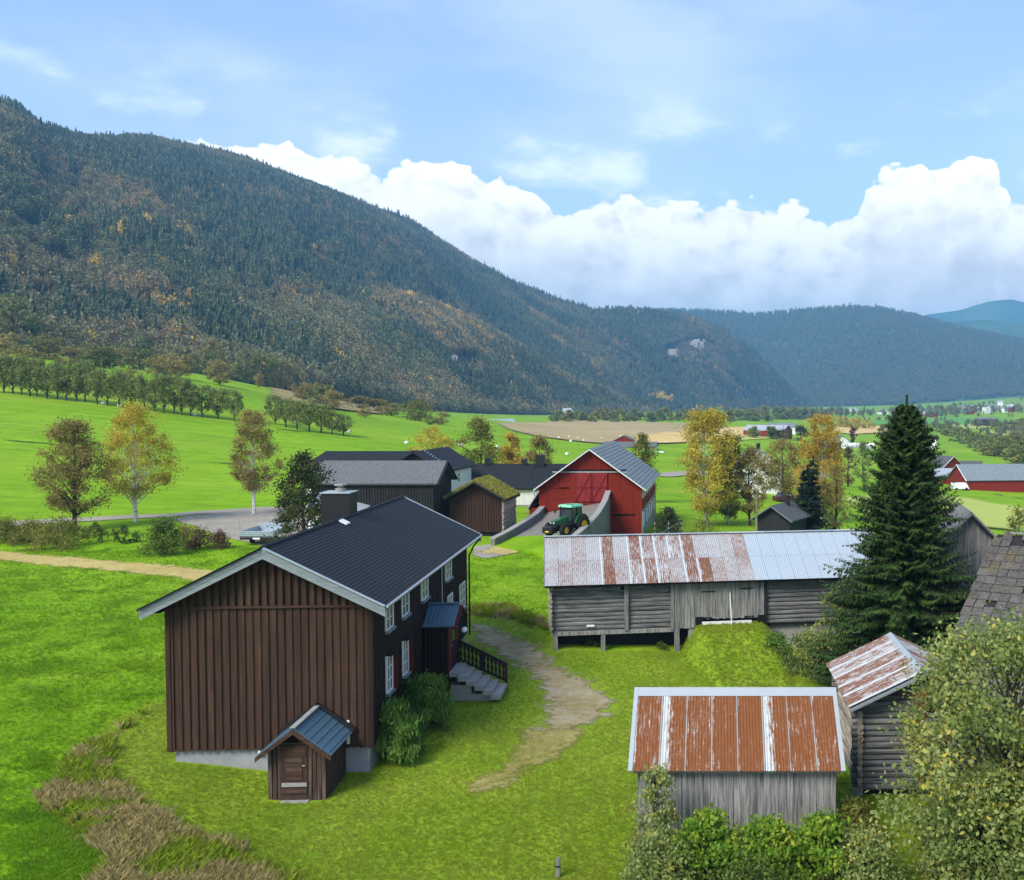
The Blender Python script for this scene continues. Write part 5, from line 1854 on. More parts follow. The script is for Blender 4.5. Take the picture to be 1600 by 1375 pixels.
p = at(700, 795, 100)
wh = simple_house('white_house', 'white house with black hipped-looking roof behind the dark outbuilding', 'house', (p.x - 5.4, 98, 1.5), 0, 5.3, 12, 4.2, 1.75, 'white_boards', 'roof_black', .45, -1.5, wins=(('y-', 3.6, 2.4, .9, 1.2), ('x+', 2, 2.4, 1, 1.2), ('x+', 6, 2.4, 1, 1.2)), chim=((1.2, 3.5, .6, .9),), bm='dark_wood')
mb = MB()
Wn = Vector((-9.2, 2.0, 0))
mb.box(-9.0, 0, 2.2, 8.8, -1.5, 4.3)
mb.build('wing_wall', M['white_boards'], wh)
for s in (-1, 1):
    mb = MB()
    ye_ = 5.5 + s * 3.8
    roof_slab(mb, (-9.9, ye_, 4.1), (2.0, ye_, 4.1), (-8.2, 5.5, 5.85), (2.0, 5.5, 5.85), .15)
    mb.build('wing_roof', M['roof_black'], wh)
gp = MB()
gp.hexa([(-.02, -.03, 4.15), (5.32, -.03, 4.15), (2.65, -.03, 5.95)], [(-.02, -.09, 4.15), (5.32, -.09, 4.15), (2.65, -.09, 5.95)])
gp.build('gable_cladding', M['dark_wood'], wh)
ld = MB()
for k in range(8):
    x = 2.65 + .27 * k
    z = 6.1 - .178 * k
    ld.box(x - .05, x + .05, 2.6, 3.0, z + .02, z + .10)
ld.build('roof_ladder', M['galv'], wh)

p = at(868, 795, 112)
lh_ = simple_house('long_white_house', 'long low white house with dark grey roof left of the red barn', 'house', (p.x + 2, 110, .4), R(90), 6.6, 15.5, 2.75, 2.2, 'white_boards', 'roof_black', .5, -1.5, found=.25, wins=(('x-', 3.4, 1.0, .9, 1.1), ('x-', 12.2, 1.0, .9, 1.1)), chim=((2.6, 3.4, .95, 1.5), (2.9, 5.4, .6, .8), (2.9, 9.6, .6, .95)), boards=('x-', 'white_boards', .2))
MB().beam((.0, 5.0, 2.8), (3.2, 4.6, 5.0), .3, .08).build('roof_ladder', M['dark_metal'], lh_)

# ------------------------------------------------------------------ old slate-roofed barn and its neighbour at the right
sb = thing('slate_barn', 'old barn with broken grey slate roof at the right edge', 'barn', (9.38, 39, 0), R(-32))
SWd, SLn = 11.8, 12.0
sle, slr = 2.75, 6.36
# ridge runs to the right and away; the near slope faces the camera
part_box('wall', M['grey_wood'], sb, .4, SLn, .5, SWd - .4, -1.5, 2.95)
mb = MB()
a = [(.45, .6, 2.9), (.45, SWd - .6, 2.9), (.45, SWd / 2, 6.1)]
mb.hexa(a, [(SLn, y, z) for x, y, z in a])
mb.build('gable', M['grey_wood'], sb)
skew = 0.0
mb = MB()
roof_slab(mb, (0, 0, sle), (SLn, 0, sle), (skew, SWd / 2, slr - .05), (SLn, SWd / 2, slr - .05), .08)
roof_slab(mb, (0, SWd, sle), (SLn, SWd, sle), (skew, SWd / 2, slr - .05), (SLn, SWd / 2, slr - .05), .08)
rf = mb.build('roof', M['dark_wood'], sb)
ey = Vector((0, SWd / 2, slr - sle)).normalized()
sl = math.hypot(SWd / 2, slr - sle)
tw, tl = .42, .50
nrow = int(sl / tl)
tm = None
for j in range(nrow + 1):
    xs0 = skew * (j * tl / sl)
    x = xs0 - .1 + random.uniform(-.05, .05)
    while x < 7.0:
        if not (j >= nrow - 1 and random.random() < .35) and not random.random() < .02:
            c = Vector((x, 0, sle)) + ey * (j * tl - .06)
            n = Vector((0, -ey.z, ey.y))
            mb = MB()
            w_, l_ = tw * random.uniform(.9, 1.0), tl * 1.25
            tilt = random.uniform(-.03, .03)
            sag = random.uniform(0, .02)
            ex = Vector((1, 0, tilt))
            p0 = c + n * (.055 + sag)
            p1 = c + n * .018 + ey * l_
            for q0, q1 in ((p0, p1),):
                mb.hexa([tuple(q0), tuple(q0 + ex * w_), tuple(q1 + ex * w_), tuple(q1)], [tuple(v + n * .022) for v in (q0, q0 + ex * w_, q1 + ex * w_, q1)])
            mb.build('slate', M['slate'], rf)
        x += tw
MB().beam((.6, SWd / 2, slr + .06), (SLn, SWd / 2, slr + .06), .3, .06).build('ridge_board', M['grey_wood'], sb)
dm = MB()
a = [(4.6, -2.6, -.5), (7.4, -2.6, -.5), (7.4, -2.6, 2.2), (6.0, -2.6, 3.3), (4.6, -2.6, 2.2)]
dm.hexa([(x, y + 2.9, z) for x, y, z in a], a)
tag(dm.build('porch', M['grey_wood'], sb), 'small grey boarded gable in front of the slate roof')
for s in (-1, 1):
    mb = MB()
    roof_slab(mb, (6.0 + s * 1.75, -2.9, 2.05), (6.0 + s * 1.75, .4, 2.05), (6.0, -2.9, 3.42), (6.0, .4, 3.42), .09)
    mb.build('porch_roof', M['grey_wood'], sb)

sg = simple_house('old_shed', 'weathered grey gabled shed behind the slate-roofed barn', 'shed', (11.1, 50.0, 0), R(-6), 3.4, 5, 4.95, 1.68, 'grey_wood', 'grey_wood', .35, -2, bm='grey_wood', boards=('y-', 'grey_wood', .2))

# ------------------------------------------------------------------ buildings down the valley
p = on(1150, 757)
simple_house('white_house', 'white gabled farmhouse half hidden by yellow birches in the valley', 'house', (at(1157, 750, 165).x, 165, -2.2), R(8), 7, 9, 4.4, 2.5, 'white_boards', 'roof_grey', .4, -2, wins=(('y-', 4.9, 2.6, .9, 1.3), ('y-', 1.2, 2.6, .9, 1.3), ('y-', 4.9, .3, .9, 1.3), ('y-', 1.2, .3, .9, 1.3)), chim=((3.3, 3, .6, 1.1),))
hut = simple_house('dark_hut', 'small dark hut with grey sloping roof beside the utility pole', 'hut', (at(1180, 815, 93).x, 92, -.7), R(-25), 3.4, 4.4, 2.4, 1.1, 'dark_wood', 'roof_grey', .4, -1.2, bm='grey_trim', chim=((1.9, 2.8, .3, .8),))
p = at(1182, 826, 88)
up_ = thing('utility_pole', 'wooden utility pole with wires by the dark hut', 'pole', (p.x, 88, gz(p.x, 88)))
MB().tube([(0, 0, -.3), (0, 0, 4.6)], [.11, .08], 10).build('pole', M['pole'], up_)
MB().beam((-.4, 0, 4.35), (.4, 0, 4.35), .08, .08).build('crossarm', M['pole'], up_)
for x in (-.3, .3):
    MB().lathe([(.01, 4.4), (.04, 4.42), (.045, 4.5), (.01, 4.53)], (x, 0, 0), 8).build('insulator', M['white_plastic'], up_)
for x in (-.3, .3):
    pts = []
    q = at(1330, 783, 84) - up_.location
    for k in range(13):
        f_ = k / 12
        v = Vector((x, 0, 4.5)).lerp(Vector((q.x, q.y + x * .5, q.z)), f_)
        v.z -= .55 * 4 * f_ * (1 - f_) * .5
        pts.append(v)
    MB().tube(pts, .009, 4).build('wire', M['dark_metal'], up_)

car_p = at(1230, 757, 150)
car = thing('parked_car', 'dark red car parked beside the white farmhouse in the valley', 'car', (car_p.x, 150, gz(car_p.x, 150)), R(20))
MB().hexa([(-2.1, -.85, .3), (2.1, -.85, .3), (2.1, .85, .3), (-2.1, .85, .3)], [(-2.05, -.82, .95), (2.0, -.82, .95), (2.0, .82, .95), (-2.05, .82, .95)]).build('body', M['wine'], car)
cb = MB().hexa([(-1.6, -.8, .95), (1.1, -.8, .95), (1.1, .8, .95), (-1.6, .8, .95)], [(-1.2, -.65, 1.5), (.5, -.65, 1.5), (.5, .65, 1.5), (-1.2, .65, 1.5)]).build('cabin', M['glass'], car)
MB().hexa([(-1.25, -.68, 1.5), (.55, -.68, 1.5), (.55, .68, 1.5), (-1.25, .68, 1.5)], [(-1.15, -.6, 1.56), (.45, -.6, 1.56), (.45, .6, 1.56), (-1.15, .6, 1.56)]).build('roof', M['wine'], car)
for x in (-1.35, 1.35):
    for y in (-.85, .68):
        MB().cyl((x, y, .33), .33, .17, 14, 'y').build('wheel', M['rubber'], car)

p = at(1502, 752, 235)
simple_house('red_farm_barn', 'long red barn with two-tone dark metal roof and white gate down the valley', 'barn', (at(1512, 757, 232).x + 24, 232, -8.0), R(97), 12, 25, 3.0, 3.2, 'red', 'roof_barn', .4, -2, bm='white', wins=(('x-', 2, 0.2, 3.2, 2.4),))
simple_house('red_farm_shed', 'red shed with white metal roof left of the long red barn', 'shed', (at(1532, 752, 245).x, 245, -8.2), R(92), 8, 11, 3.0, 1.6, 'red', 'pale_metal', .4, -2, bm='white')
simple_house('brown_gabled_barn', 'brown gabled barn roof above the white-roofed red shed', 'barn', (at(1472, 742, 275).x, 275, -9), R(30), 8, 12, 4, 3, 'red', 'roof_grey', .3, -2, bm='white')
simple_house('low_brown_barn', 'low brown roof behind the long red barn', 'barn', (at(1535, 733, 285).x, 285, -9), R(80), 8, 14, 3, 2, 'red', 'roof_grey', .3, -2, bm=None)
p = at(1490, 748, 225)
van = thing('parked_van', 'white van parked in front of the red sheds', 'van', (at(1500, 753, 226).x, 226, gz(at(1500, 753, 226).x, 226)), R(10))
MB().hexa([(-1.9, -.9, .35), (1.9, -.9, .35), (1.9, .9, .35), (-1.9, .9, .35)], [(-1.85, -.8, 1.7), (1.2, -.8, 1.7), (1.2, .8, 1.7), (-1.85, .8, 1.7)]).build('body', M['white'], van)
part_box('windscreen', M['glass'], van, 1.3, 1.62, -.7, .7, 1.05, 1.5)
for x in (-1.2, 1.2):
    for y in (-.92, .75):
        MB().cyl((x, y, .33), .33, .17, 12, 'y').build('wheel', M['rubber'], van)

def far_house(u, v, Y, w, l, h, wall, roof, rz, label, name='village_house', cat='house', group=None):
    p = at(u, v, Y)
    zg = gz(p.x, Y)
    simple_house(name, label, cat, (p.x - w / 2, Y, min(p.z, max(zg, p.z - 2))), rz, w, l, h, h * .55, wall, roof, .3, -14, bm=None, group=group)

far_house(768, 672, 560, 9, 16, 4, 'red', 'pale_metal', R(-50), 'far red barn with pale grey roof at the edge of the green field', 'valley_barn', 'barn')
far_house(728, 670, 560, 7, 12, 3.5, 'white_boards', 'roof_barn', R(85), 'far white farmhouse with grey roof left of the pale-roofed barn', 'valley_farmhouse')
far_house(745, 676, 545, 4, 22, 2, 'maroon', 'pale_metal', R(88), 'far low pink-roofed shed in front of the white farmhouse', 'valley_shed', 'shed')
far_house(716, 672, 575, 4, 5, 4, 'white', 'roof_grey', 0, 'tiny white building left of the far farmhouse', 'valley_shed', 'shed')
far_house(681, 668, 590, 6, 6, 2.5, 'red', 'roof_grey', R(80), 'tiny red shed among bushes at the field edge', 'valley_shed', 'shed')
far_house(880, 652, 1200, 12, 20, 6, 'dark_wood', 'roof_grey', R(80), 'far dark hut in the clearing at the foot of the mountain', 'mountain_hut', 'hut')
far_house(895, 650, 1180, 8, 12, 6, 'white', 'pale_metal', R(60), 'far pale-roofed hut beside the dark one in the clearing', 'mountain_hut', 'hut')
far_house(928, 660, 1150, 8, 12, 4, 'white', 'pale_metal', R(60), 'far small white hut right of the clearing', 'mountain_hut', 'hut')
far_house(974, 700, 330, 6, 8, 2.6, 'red', 'roof_grey', 0, 'small red shed just beyond the red barn ridge', 'valley_shed', 'shed')
far_house(1042, 712, 300, 7, 16, 2.6, 'white_boards', 'roof_grey', R(88), 'long white house with dark roof right of the red barn', 'valley_farmhouse')
far_house(1048, 714, 285, 5, 7, .9, 'white', 'white', R(88), 'white tarpaulin-covered stack in front of the long white house', 'covered_stack', 'stack')
far_house(1240, 683, 480, 10, 22, 4.5, 'red', 'pale_metal', R(60), 'far red barn with pinkish pale roof among dark trees', 'valley_barn', 'barn')
far_house(1212, 683, 500, 7, 10, 4, 'red', 'roof_grey', R(80), 'far small red building left of the pinkish-roofed barn', 'valley_shed', 'shed')
far_house(1255, 673, 560, 9, 16, 4, 'white', 'roof_barn', R(80), 'far building with blue-grey roof above the pinkish-roofed barn', 'valley_barn', 'barn')
far_house(1317, 694, 420, 6, 8, 3.6, 'white', 'roof_grey', R(20), 'small white house with grey roof right of the orange birch', 'valley_house', 'house')
far_house(1324, 698, 405, 7, 9, 2.5, 'dark_wood', 'roof_barn', R(75), 'low blue-grey roofed shed below the small white house', 'valley_shed', 'shed')
for k, (u, v) in enumerate(((1345, 697), (1362, 695), (1380, 693))):
    far_house(u, v, 430, 8, 11, 1.3, 'pale_metal', 'white', R(85), ('left', 'middle', 'right')[k] + ' of three white plastic tunnels in the valley field', 'plastic_tunnel', 'tunnel')
far_house(1473, 687, 470, 6, 12, 2.6, 'white', 'roof_grey', R(70), 'small white farmhouse by the hedge right of the spruce', 'valley_house', 'house')
far_house(1467, 650, 1250, 9, 14, 4, 'red', 'roof_grey', R(60), 'distant red barn right of the spruce top', 'valley_barn', 'barn')
far_house(1456, 649, 1300, 10, 14, 6, 'white', 'roof_grey', R(20), 'distant white house beside the red barn', 'valley_house', 'house')
far_house(1384, 650, 1500, 12, 14, 6, 'white', 'roof_grey', R(20), 'lone distant white house left of the spruce top', 'valley_house', 'house')
far_house(1340, 645, 1800, 14, 16, 6, 'white', 'pale_metal', R(40), 'distant white house at the end of the mountain', 'valley_house', 'house')
far_house(1568, 657, 900, 12, 20, 3, 'dark_wood', 'roof_barn', R(70), 'distant long dark barn by the white road', 'valley_barn', 'barn')
rh = random.Random(5)
for (u, v) in ((1504, 640), (1512, 636), (1524, 637), (1532, 641), (1545, 638), (1553, 634), (1558, 642), (1566, 637), (1575, 640), (1580, 634), (1586, 639), (1592, 633), (1598, 640), (1597, 646), (1541, 645), (1518, 645), (1570, 630)):
    far_house(u, v, 1450 + rh.uniform(-120, 200), rh.uniform(6, 9), rh.uniform(7, 12), rh.uniform(3, 4.2), rh.choice(['white', 'white_boards', 'stone', 'red', 'brown_y']), rh.choice(['roof_grey', 'roof_barn', 'pale_metal']), R(rh.uniform(0, 90)), 'small house of the distant village at the right edge', 'village_house', 'house', 'houses of the distant village')

# ------------------------------------------------------------------ hay bales in the fields
bale = MB()
bale.lathe([(.001, -.6), (.52, -.6), (.62, -.5), (.64, 0), (.62, .5), (.52, .6), (.001, .6)], (0, 0, .62), 14, 'x')
bale_me = None
bl = [(873, 685), (889, 684), (903, 686), (940, 686), (892, 691), (912, 690), (969, 683), (979, 683), (700, 693), (721, 697), (717, 695), (776, 700), (777, 706), (886, 711), (635, 694), (1013, 688), (1030, 689), (1041, 692), (1052, 686), (161, 632), (187, 636), (305, 650), (462, 661), (545, 677)]
for (u, v) in bl:
    p = on(u, v)
    if bale_me is None:
        o = bale.build('hay_bale', M['white_plastic'], None, True)
        bale_me = o.data
    else:
        o = link('hay_bale', bale_me, None)
    o.location = (p.x, p.y, p.z - .05)
    o.scale = (.55, .55, .55)
    o.rotation_euler = (0, 0, random.uniform(0, 3))
    tag(o, 'white plastic-wrapped hay bale lying in the valley fields', 'hay bale', 'wrapped hay bales in the fields')

# ------------------------------------------------------------------ trailer in the gravel yard
p = on(402, 853)
tl_ = thing('farm_trailer', 'grey galvanised trailer with red rear lights in the gravel yard', 'trailer', p, R(4))
tlw = 2.35
part_box('bed', M['galv'], tl_, -tlw / 2, tlw / 2, -.1, 3.4, .62, .72)
tg = part_box('tailgate', M['galv'], tl_, -tlw / 2, tlw / 2, -.16, -.11, .72, 1.1)
for k in (-1, 0, 1):
    part_box('rib', M['galv'], tg, -tlw / 2, tlw / 2, -.19, -.16, .88 + k * .12, .92 + k * .12)
for s in (-1, 1):
    part_box('side_board', M['galv'], tl_, s * tlw / 2 - .03, s * tlw / 2 + .03, -.1, 3.4, .72, 1.1)
    MB().tube([(s * (tlw / 2 + .02), -.12, .6), (s * (tlw / 2 + .02), -.12, 1.85)], .035, 6).build('stake', M['galv'], tl_)
    w_ = MB().lathe([(.14, -.1), (.32, -.1), (.34, 0), (.32, .1), (.14, .1)], (s * .85, 1.3, .34), 16, 'x').build('wheel', M['rubber'], tl_)
    MB().cyl((s * .85 - .06, 1.3, .34), .16, .12, 12, 'x').build('rim', M['galv'], w_)
    part_box('tail_light', M['maroon'], tl_, s * .9 - .14, s * .9 + .14, -.2, -.15, .5, .62)
part_box('rear_bar', M['dark_metal'], tl_, -tlw / 2, tlw / 2, -.14, -.05, .48, .64)
part_box('licence_plate', M['white_plastic'], tl_, -.25, .25, -.17, -.14, .5, .61)
part_box('front_board', M['galv'], tl_, -tlw / 2, tlw / 2, 3.4, 3.45, .72, 1.35)

# fence, posts
fp = at(1040, 832, 84)
fen = thing('pasture_gate', 'grey wooden gate panel beside the red barn', 'gate', (at(1022, 832, 86).x, 86, gz(-4.6, 86)))
for x in (0, 1.2, 2.4):
    part_box('post', M['grey_wood'], fen, x, x + .1, -.05, .05, -.3, 1.7)
for z in (.3, .75, 1.2, 1.6):
    part_box('rail', M['dark_wood'], fen, 0, 2.5, -.09, -.05, z, z + .12)
MB().beam((.1, -.11, .3), (2.3, -.11, 1.6), .03, .1, (0, 1, 0)).build('brace', M['grey_wood'], fen)
p = on(872, 1372)
fpst = thing('fence_post', 'short weathered fence post at the bottom edge of the lawn', 'post', (p.x, p.y, p.z))
MB().hexa([(-.06, -.06, -.3), (.06, -.06, -.3), (.06, .06, -.3), (-.06, .06, -.3)], [(-.05, -.05, .5), (.06, -.05, .54), (.055, .05, .55), (-.05, .05, .5)]).build('post', M['grey_wood'], fpst)
part_box('staple', M['dark_metal'], fpst, -.07, .07, -.075, -.06, .3, .33)
rl2 = thing('yard_railing', 'low wooden rail fence in front of the long white house', 'fence', (at(795, 800, 100).x, 100, gz(-21, 100)))
for x in (0, 2.4, 4.8):
    part_box('post', M['grey_wood'], rl2, x, x + .12, -.06, .06, -.3, .95)
part_box('rail', M['grey_wood'], rl2, -.2, 5.2, -.1, -.06, .75, .9)

# ------------------------------------------------------------------ trees and shrubs
def ordinal(n):
    w = ['first', 'second', 'third', 'fourth', 'fifth', 'sixth', 'seventh', 'eighth', 'ninth', 'tenth', 'eleventh', 'twelfth', 'thirteenth', 'fourteenth', 'fifteenth', 'sixteenth', 'seventeenth', 'eighteenth', 'nineteenth']
    if n <= 19: return w[n - 1]
    tens = {2: ('twentieth', 'twenty'), 3: ('thirtieth', 'thirty'), 4: ('fortieth', 'forty')}[n // 10]
    return tens[0] if n % 10 == 0 else tens[1] + '-' + w[n % 10 - 1]


def number_group(group, label):
    obs = [o for o in col.objects if o.get('group') == group]
    obs.sort(key=lambda o: o.location.x / max(o.location.y, 1))
    for k, o in enumerate(obs):
        o['label'] = label % ordinal(k + 1)


def pal(*cs):
    return [(i / (len(cs) - 1), c) for i, c in enumerate(cs)]

M['l_birch_y'] = leafmat('yellow_birch_leaves', pal((.24, .20, .04), (.42, .34, .05), (.58, .46, .065), (.70, .57, .10)), .4)
M['l_birch_o'] = leafmat('orange_birch_leaves', pal((.27, .18, .04), (.43, .29, .05), (.56, .38, .06), (.63, .46, .08)), .4)
M['l_birch_b'] = leafmat('brown_birch_leaves', pal((.14, .125, .045), (.24, .20, .065), (.34, .27, .085), (.43, .34, .11)), .4)
M['l_olive'] = leafmat('olive_leaves', pal((0.073, 0.089, 0.019), (0.145, 0.162, 0.032), (0.227, 0.227, 0.049), (0.356, 0.276, 0.049)), .35)
M['l_green'] = leafmat('green_leaves', pal((0.039, 0.072, 0.016), (0.078, 0.130, 0.026), (0.130, 0.182, 0.033), (0.195, 0.234, 0.039)), .35)
M['l_dark'] = leafmat('dark_leaves', pal((0.023, 0.039, 0.016), (0.046, 0.072, 0.023), (0.078, 0.098, 0.026), (0.143, 0.091, 0.039)), .3)
M['l_row'] = leafmat('row_tree_leaves', pal((.10, .135, .04), (.16, .20, .055), (.23, .26, .07), (.31, .31, .09)), .3)
M['l_bright'] = leafmat('bright_green_leaves', pal((0.069, 0.149, 0.014), (0.138, 0.265, 0.023), (0.230, 0.356, 0.034), (0.460, 0.437, 0.046)), .4)
M['l_willow'] = leafmat('mottled_leaves', pal((.085, .135, .03), (.16, .22, .05), (.24, .30, .085), (.36, .40, .15), (.62, .48, .05)), .4)
M['l_cedar'] = leafmat('feathery_green', pal((.05, .12, .02), (.10, .20, .03), (.17, .29, .05), (.24, .36, .09)), .35)
M['l_brown'] = leafmat('brown_shrub_leaves', pal((.08, .055, .035), (.15, .09, .05), (.22, .13, .06)), .3)
M['l_rust'] = leafmat('rust_leaves', pal((.14, .07, .02), (.26, .13, .03), (.36, .20, .04)), .35)
M['needles'] = leafmat('spruce_needles', pal((.014, .034, .009), (.028, .060, .014), (.048, .094, .021), (.085, .140, .034)), .2)
M['needles_far'] = leafmat('dark_spruce_needles', pal((.008, .020, .012), (.014, .032, .018), (.022, .046, .024)), .15)

SH = {  # crown outlines: radius against height
    'egg': lambda t: np.sin(np.pi * np.clip(t, 0, 1) ** .75) ** .7,
    'birch': lambda t: (np.clip(t * 3.2, 0, 1) ** .6) * np.clip(1.08 - t, 0, 1) ** .55,
    'round': lambda t: np.sqrt(np.clip(1 - (2 * t - 1) ** 2, 0, 1)) ** .8,
    'bush': lambda t: np.clip(1 - t ** 2.2, 0, 1) ** .6,
    'column': lambda t: np.clip(t * 5, 0, 1) * np.clip(1.05 - t, 0, 1) ** .35}


def crown_centres(n, k, h0, h1, rad, shape, r, fuzz=.16, inner=.35):
    """leaf positions gathered in clumps inside the crown"""
    t = r.random(k) ** .9
    a = r.random(k) * 2 * np.pi
    lob = 1 + .22 * np.sin(a * 3 + r.random() * 6) + .14 * np.sin(a * 5 + t * 9 + r.random() * 6)
    q = rad * SH[shape](t) * lob * (inner + (1 - inner) * r.random(k) ** .55)
    cc = np.stack([np.cos(a) * q, np.sin(a) * q, h0 + (h1 - h0) * t], 1)
    i = r.integers(0, k, n)
    s = rad * fuzz * (.6 + .8 * r.random(k))
    C = cc[i] + r.normal(size=(n, 3)) * s[i][:, None] * np.array([1, 1, .8])
    tone = r.random(k)
    return cc, C, np.clip(tone[i] * .55 + r.random(n) * .45, 0, 1)


def tree_parts(par, h, rad, shape, n, leaf, lm, bark='bark', trunk=.14, h0=.25, clumps=60, seed=0, fuzz=.16, lean=0.0, up=.4, aspect=.6, limbs=.5):
    r = np.random.default_rng(seed)
    cc, C, T = crown_centres(n, clumps, h * h0, h * .97, rad, shape, r, fuzz)
    C[:, 2] = np.maximum(C[:, 2], .05)
    mb = MB()
    kx, ky = r.normal() * .02 * h, r.normal() * .02 * h
    spine = lambda z: Vector((kx * math.sin(z / h * 3) + lean * z, ky * math.sin(z / h * 2.3), z))
    zz = [-.3, h * .15, h * .35, h * .55, h * .75, h * .92]
    mb.tube([spine(z) for z in zz], [trunk * 1.15, trunk * .92, trunk * .72, trunk * .5, trunk * .28, trunk * .08], 8)
    for c in cc[r.random(len(cc)) < limbs]:
        zb = max(h * .12, c[2] - math.hypot(c[0], c[1]) * .9)
        zb = min(zb, h * .85)
        s = spine(zb)
        e = Vector(c)
        m_ = s.lerp(e, .5) + Vector((0, 0, .06 * h * r.random()))
        w = trunk * .34 * (1 - zb / h) + .012
        mb.tube([s, m_, e], [w, w * .6, w * .2], 4, False)
    C[:, 0] += lean * C[:, 2]
    mb.build('trunk', M[bark], par)
    V, Fq, Tt = leaf_quads(C, leaf, r, up, aspect, T)
    link('crown', fast_mesh('crown', V, Fq, {'tint': Tt}), M[lm], par)


_seed = [100]
def tree(name, label, u, vb, vt, hw, lm, shape='egg', Y=None, n=4000, leaf=.22, bark='bark', group=None, h0=.2, clumps=70, fuzz=.16, trunk=None, cat='tree', limbs=.5, up=.4, aspect=.6, lean=0.0):
    _seed[0] += 1
    if Y is None:
        p = on(u, vb)
        Y = p.y
    else:
        p = at(u, vb, Y)
        p.z = gz(p.x, Y)
    zt = at(u, vt, Y).z
    h = zt - p.z
    rad = hw / F * Y
    o = thing(name, label, cat, p, random.uniform(0, 6.28) if lean == 0 else 0, group)
    tree_parts(o, h, rad, shape, n, leaf, lm, bark, trunk or h * .016 + .03, h0, clumps, _seed[0], fuzz, lean, up, aspect, limbs)
    return o

B = 'birch'
tree('birch_tree', 'brownish birch with drooping crown, leftmost of the birches', 116, 822, 655, 60, 'l_birch_b', 'birch', 80, 15000, .16, 'bark', None, .17, 130, .10, .17)
tree('birch_tree', 'golden birch with white trunk, second from the left edge', 212, 815, 632, 62, 'l_birch_y', 'birch', 85, 15000, .16, B, None, .22, 130, .10, .17)
tree('birch_tree', 'slender brown birch with white trunk beside the gravel yard', 397, 804, 640, 42, 'l_birch_b', 'birch', 92, 11000, .17, B, None, .24, 110, .11, .16)
tree('broadleaf_tree', 'dark green and russet tree behind the farmhouse chimney', 478, 835, 708, 50, 'l_dark', 'bush', 68, 9000, .19, 'bark', None, .08, 90, .13, .14)
tree('broadleaf_tree', 'thin pale yellow tree above the dark outbuilding roof', 678, 750, 664, 34, 'l_birch_y', 'egg', 132, 3600, .22, 'bark', None, .3, 60, .12)
tree('broadleaf_tree', 'grey-green broad tree above the long white house', 748, 745, 656, 30, 'l_olive', 'egg', 138, 8000, .26, 'bark', None, .1, 60, .16)
tree('broadleaf_tree', 'orange conical tree above the long white house', 800, 745, 679, 24, 'l_birch_o', 'birch', 138, 6500, .26, 'bark', None, .1, 50, .16)
tree('broadleaf_tree', 'olive-brown tree between the orange one and the red barn', 843, 745, 682, 22, 'l_birch_b', 'egg', 138, 6500, .26, 'bark', None, .1, 50, .16)
tree('broadleaf_tree', 'olive tree rising behind the red barn roof', 1003, 750, 678, 24, 'l_olive', 'egg', 128, 6000, .24, 'bark', None, .1, 50, .16)
tree('birch_tree', 'large yellow weeping birch right of the red barn', 1104, 812, 638, 48, 'l_birch_y', 'column', 104, 17000, .22, B, None, .08, 150, .13, .2)
tree('birch_tree', 'olive birch standing close behind the yellow weeping birch', 1138, 812, 672, 30, 'l_olive', 'column', 107, 9000, .22, B, None, .06, 90, .14, .16)
tree('broadleaf_tree', 'brownish thin tree in front of the white farmhouse', 1172, 818, 700, 36, 'l_birch_b', 'egg', 106, 7000, .2, 'bark', None, .18, 90, .12, .14)
tree('birch_tree', 'tall orange birch beside the dark young spruce', 1283, 800, 650, 40, 'l_birch_o', 'column', 122, 16000, .24, B, None, .1, 130, .14, .18)
tree('broadleaf_tree', 'round olive-gold tree left of the tall orange birch', 1225, 770, 688, 34, 'l_birch_b', 'round', 150, 9000, .27, 'bark', None, .2, 70, .16)
tree('broadleaf_tree', 'bare-looking brown bush below the orange birch', 1303, 828, 725, 24, 'l_birch_b', 'egg', 100, 5200, .16, 'bark', None, .05, 90, .14)
tree('broadleaf_tree', 'grey-green tree left of the big spruce in the valley', 1350, 738, 690, 17, 'l_row', 'egg', 200, 2000, .35, 'bark', None, .08, 40, .18)
tree('broadleaf_tree', 'purplish brown tree beside the grey-green valley tree', 1325, 736, 696, 13, 'l_brown', 'egg', 205, 1400, .35, 'bark', None, .08, 40, .18)
tree('broadleaf_tree', 'dark bushy tree against the right side of the red barn', 1044, 832, 795, 20, 'l_dark', 'bush', 90, 2600, .17, 'bark', None, .03, 60, .18)
tree('broadleaf_tree', 'round green-gold tree at the upper edge of the green field', 650, 662, 627, 22, 'l_olive', 'round', 330, 2400, .55, 'bark', None, .08, 50, .18)
tree('broadleaf_tree', 'leafy tree at the far right behind the slate roof', 1590, 836, 792, 26, 'l_olive', 'bush', 70, 3000, .16, 'bark', None, .05, 60, .17)
for (u, vt, vb, hw, m_, lab) in ((1251, 663, 690, 10, 'l_dark', 'dark tree right beside the far pinkish-roofed barn'), (1222, 672, 700, 13, 'l_dark', 'dark bushy tree below the far pinkish-roofed barn'), (1205, 666, 690, 7, 'l_green', 'small round tree left of the far red buildings'),
                                 (1176, 668, 690, 9, 'l_row', 'lone round tree in the pale field left of the far red buildings'), (1333, 665, 678, 5, 'l_brown', 'small round bush in the golden stubble field'), (1380, 663, 678, 7, 'l_birch_b', 'small orange bush at the end of the golden stubble field')):
    tree('broadleaf_tree', lab, u, vb, vt, hw, m_, 'round', 470, 900, .8, 'bark', None, .08, 30, .2)


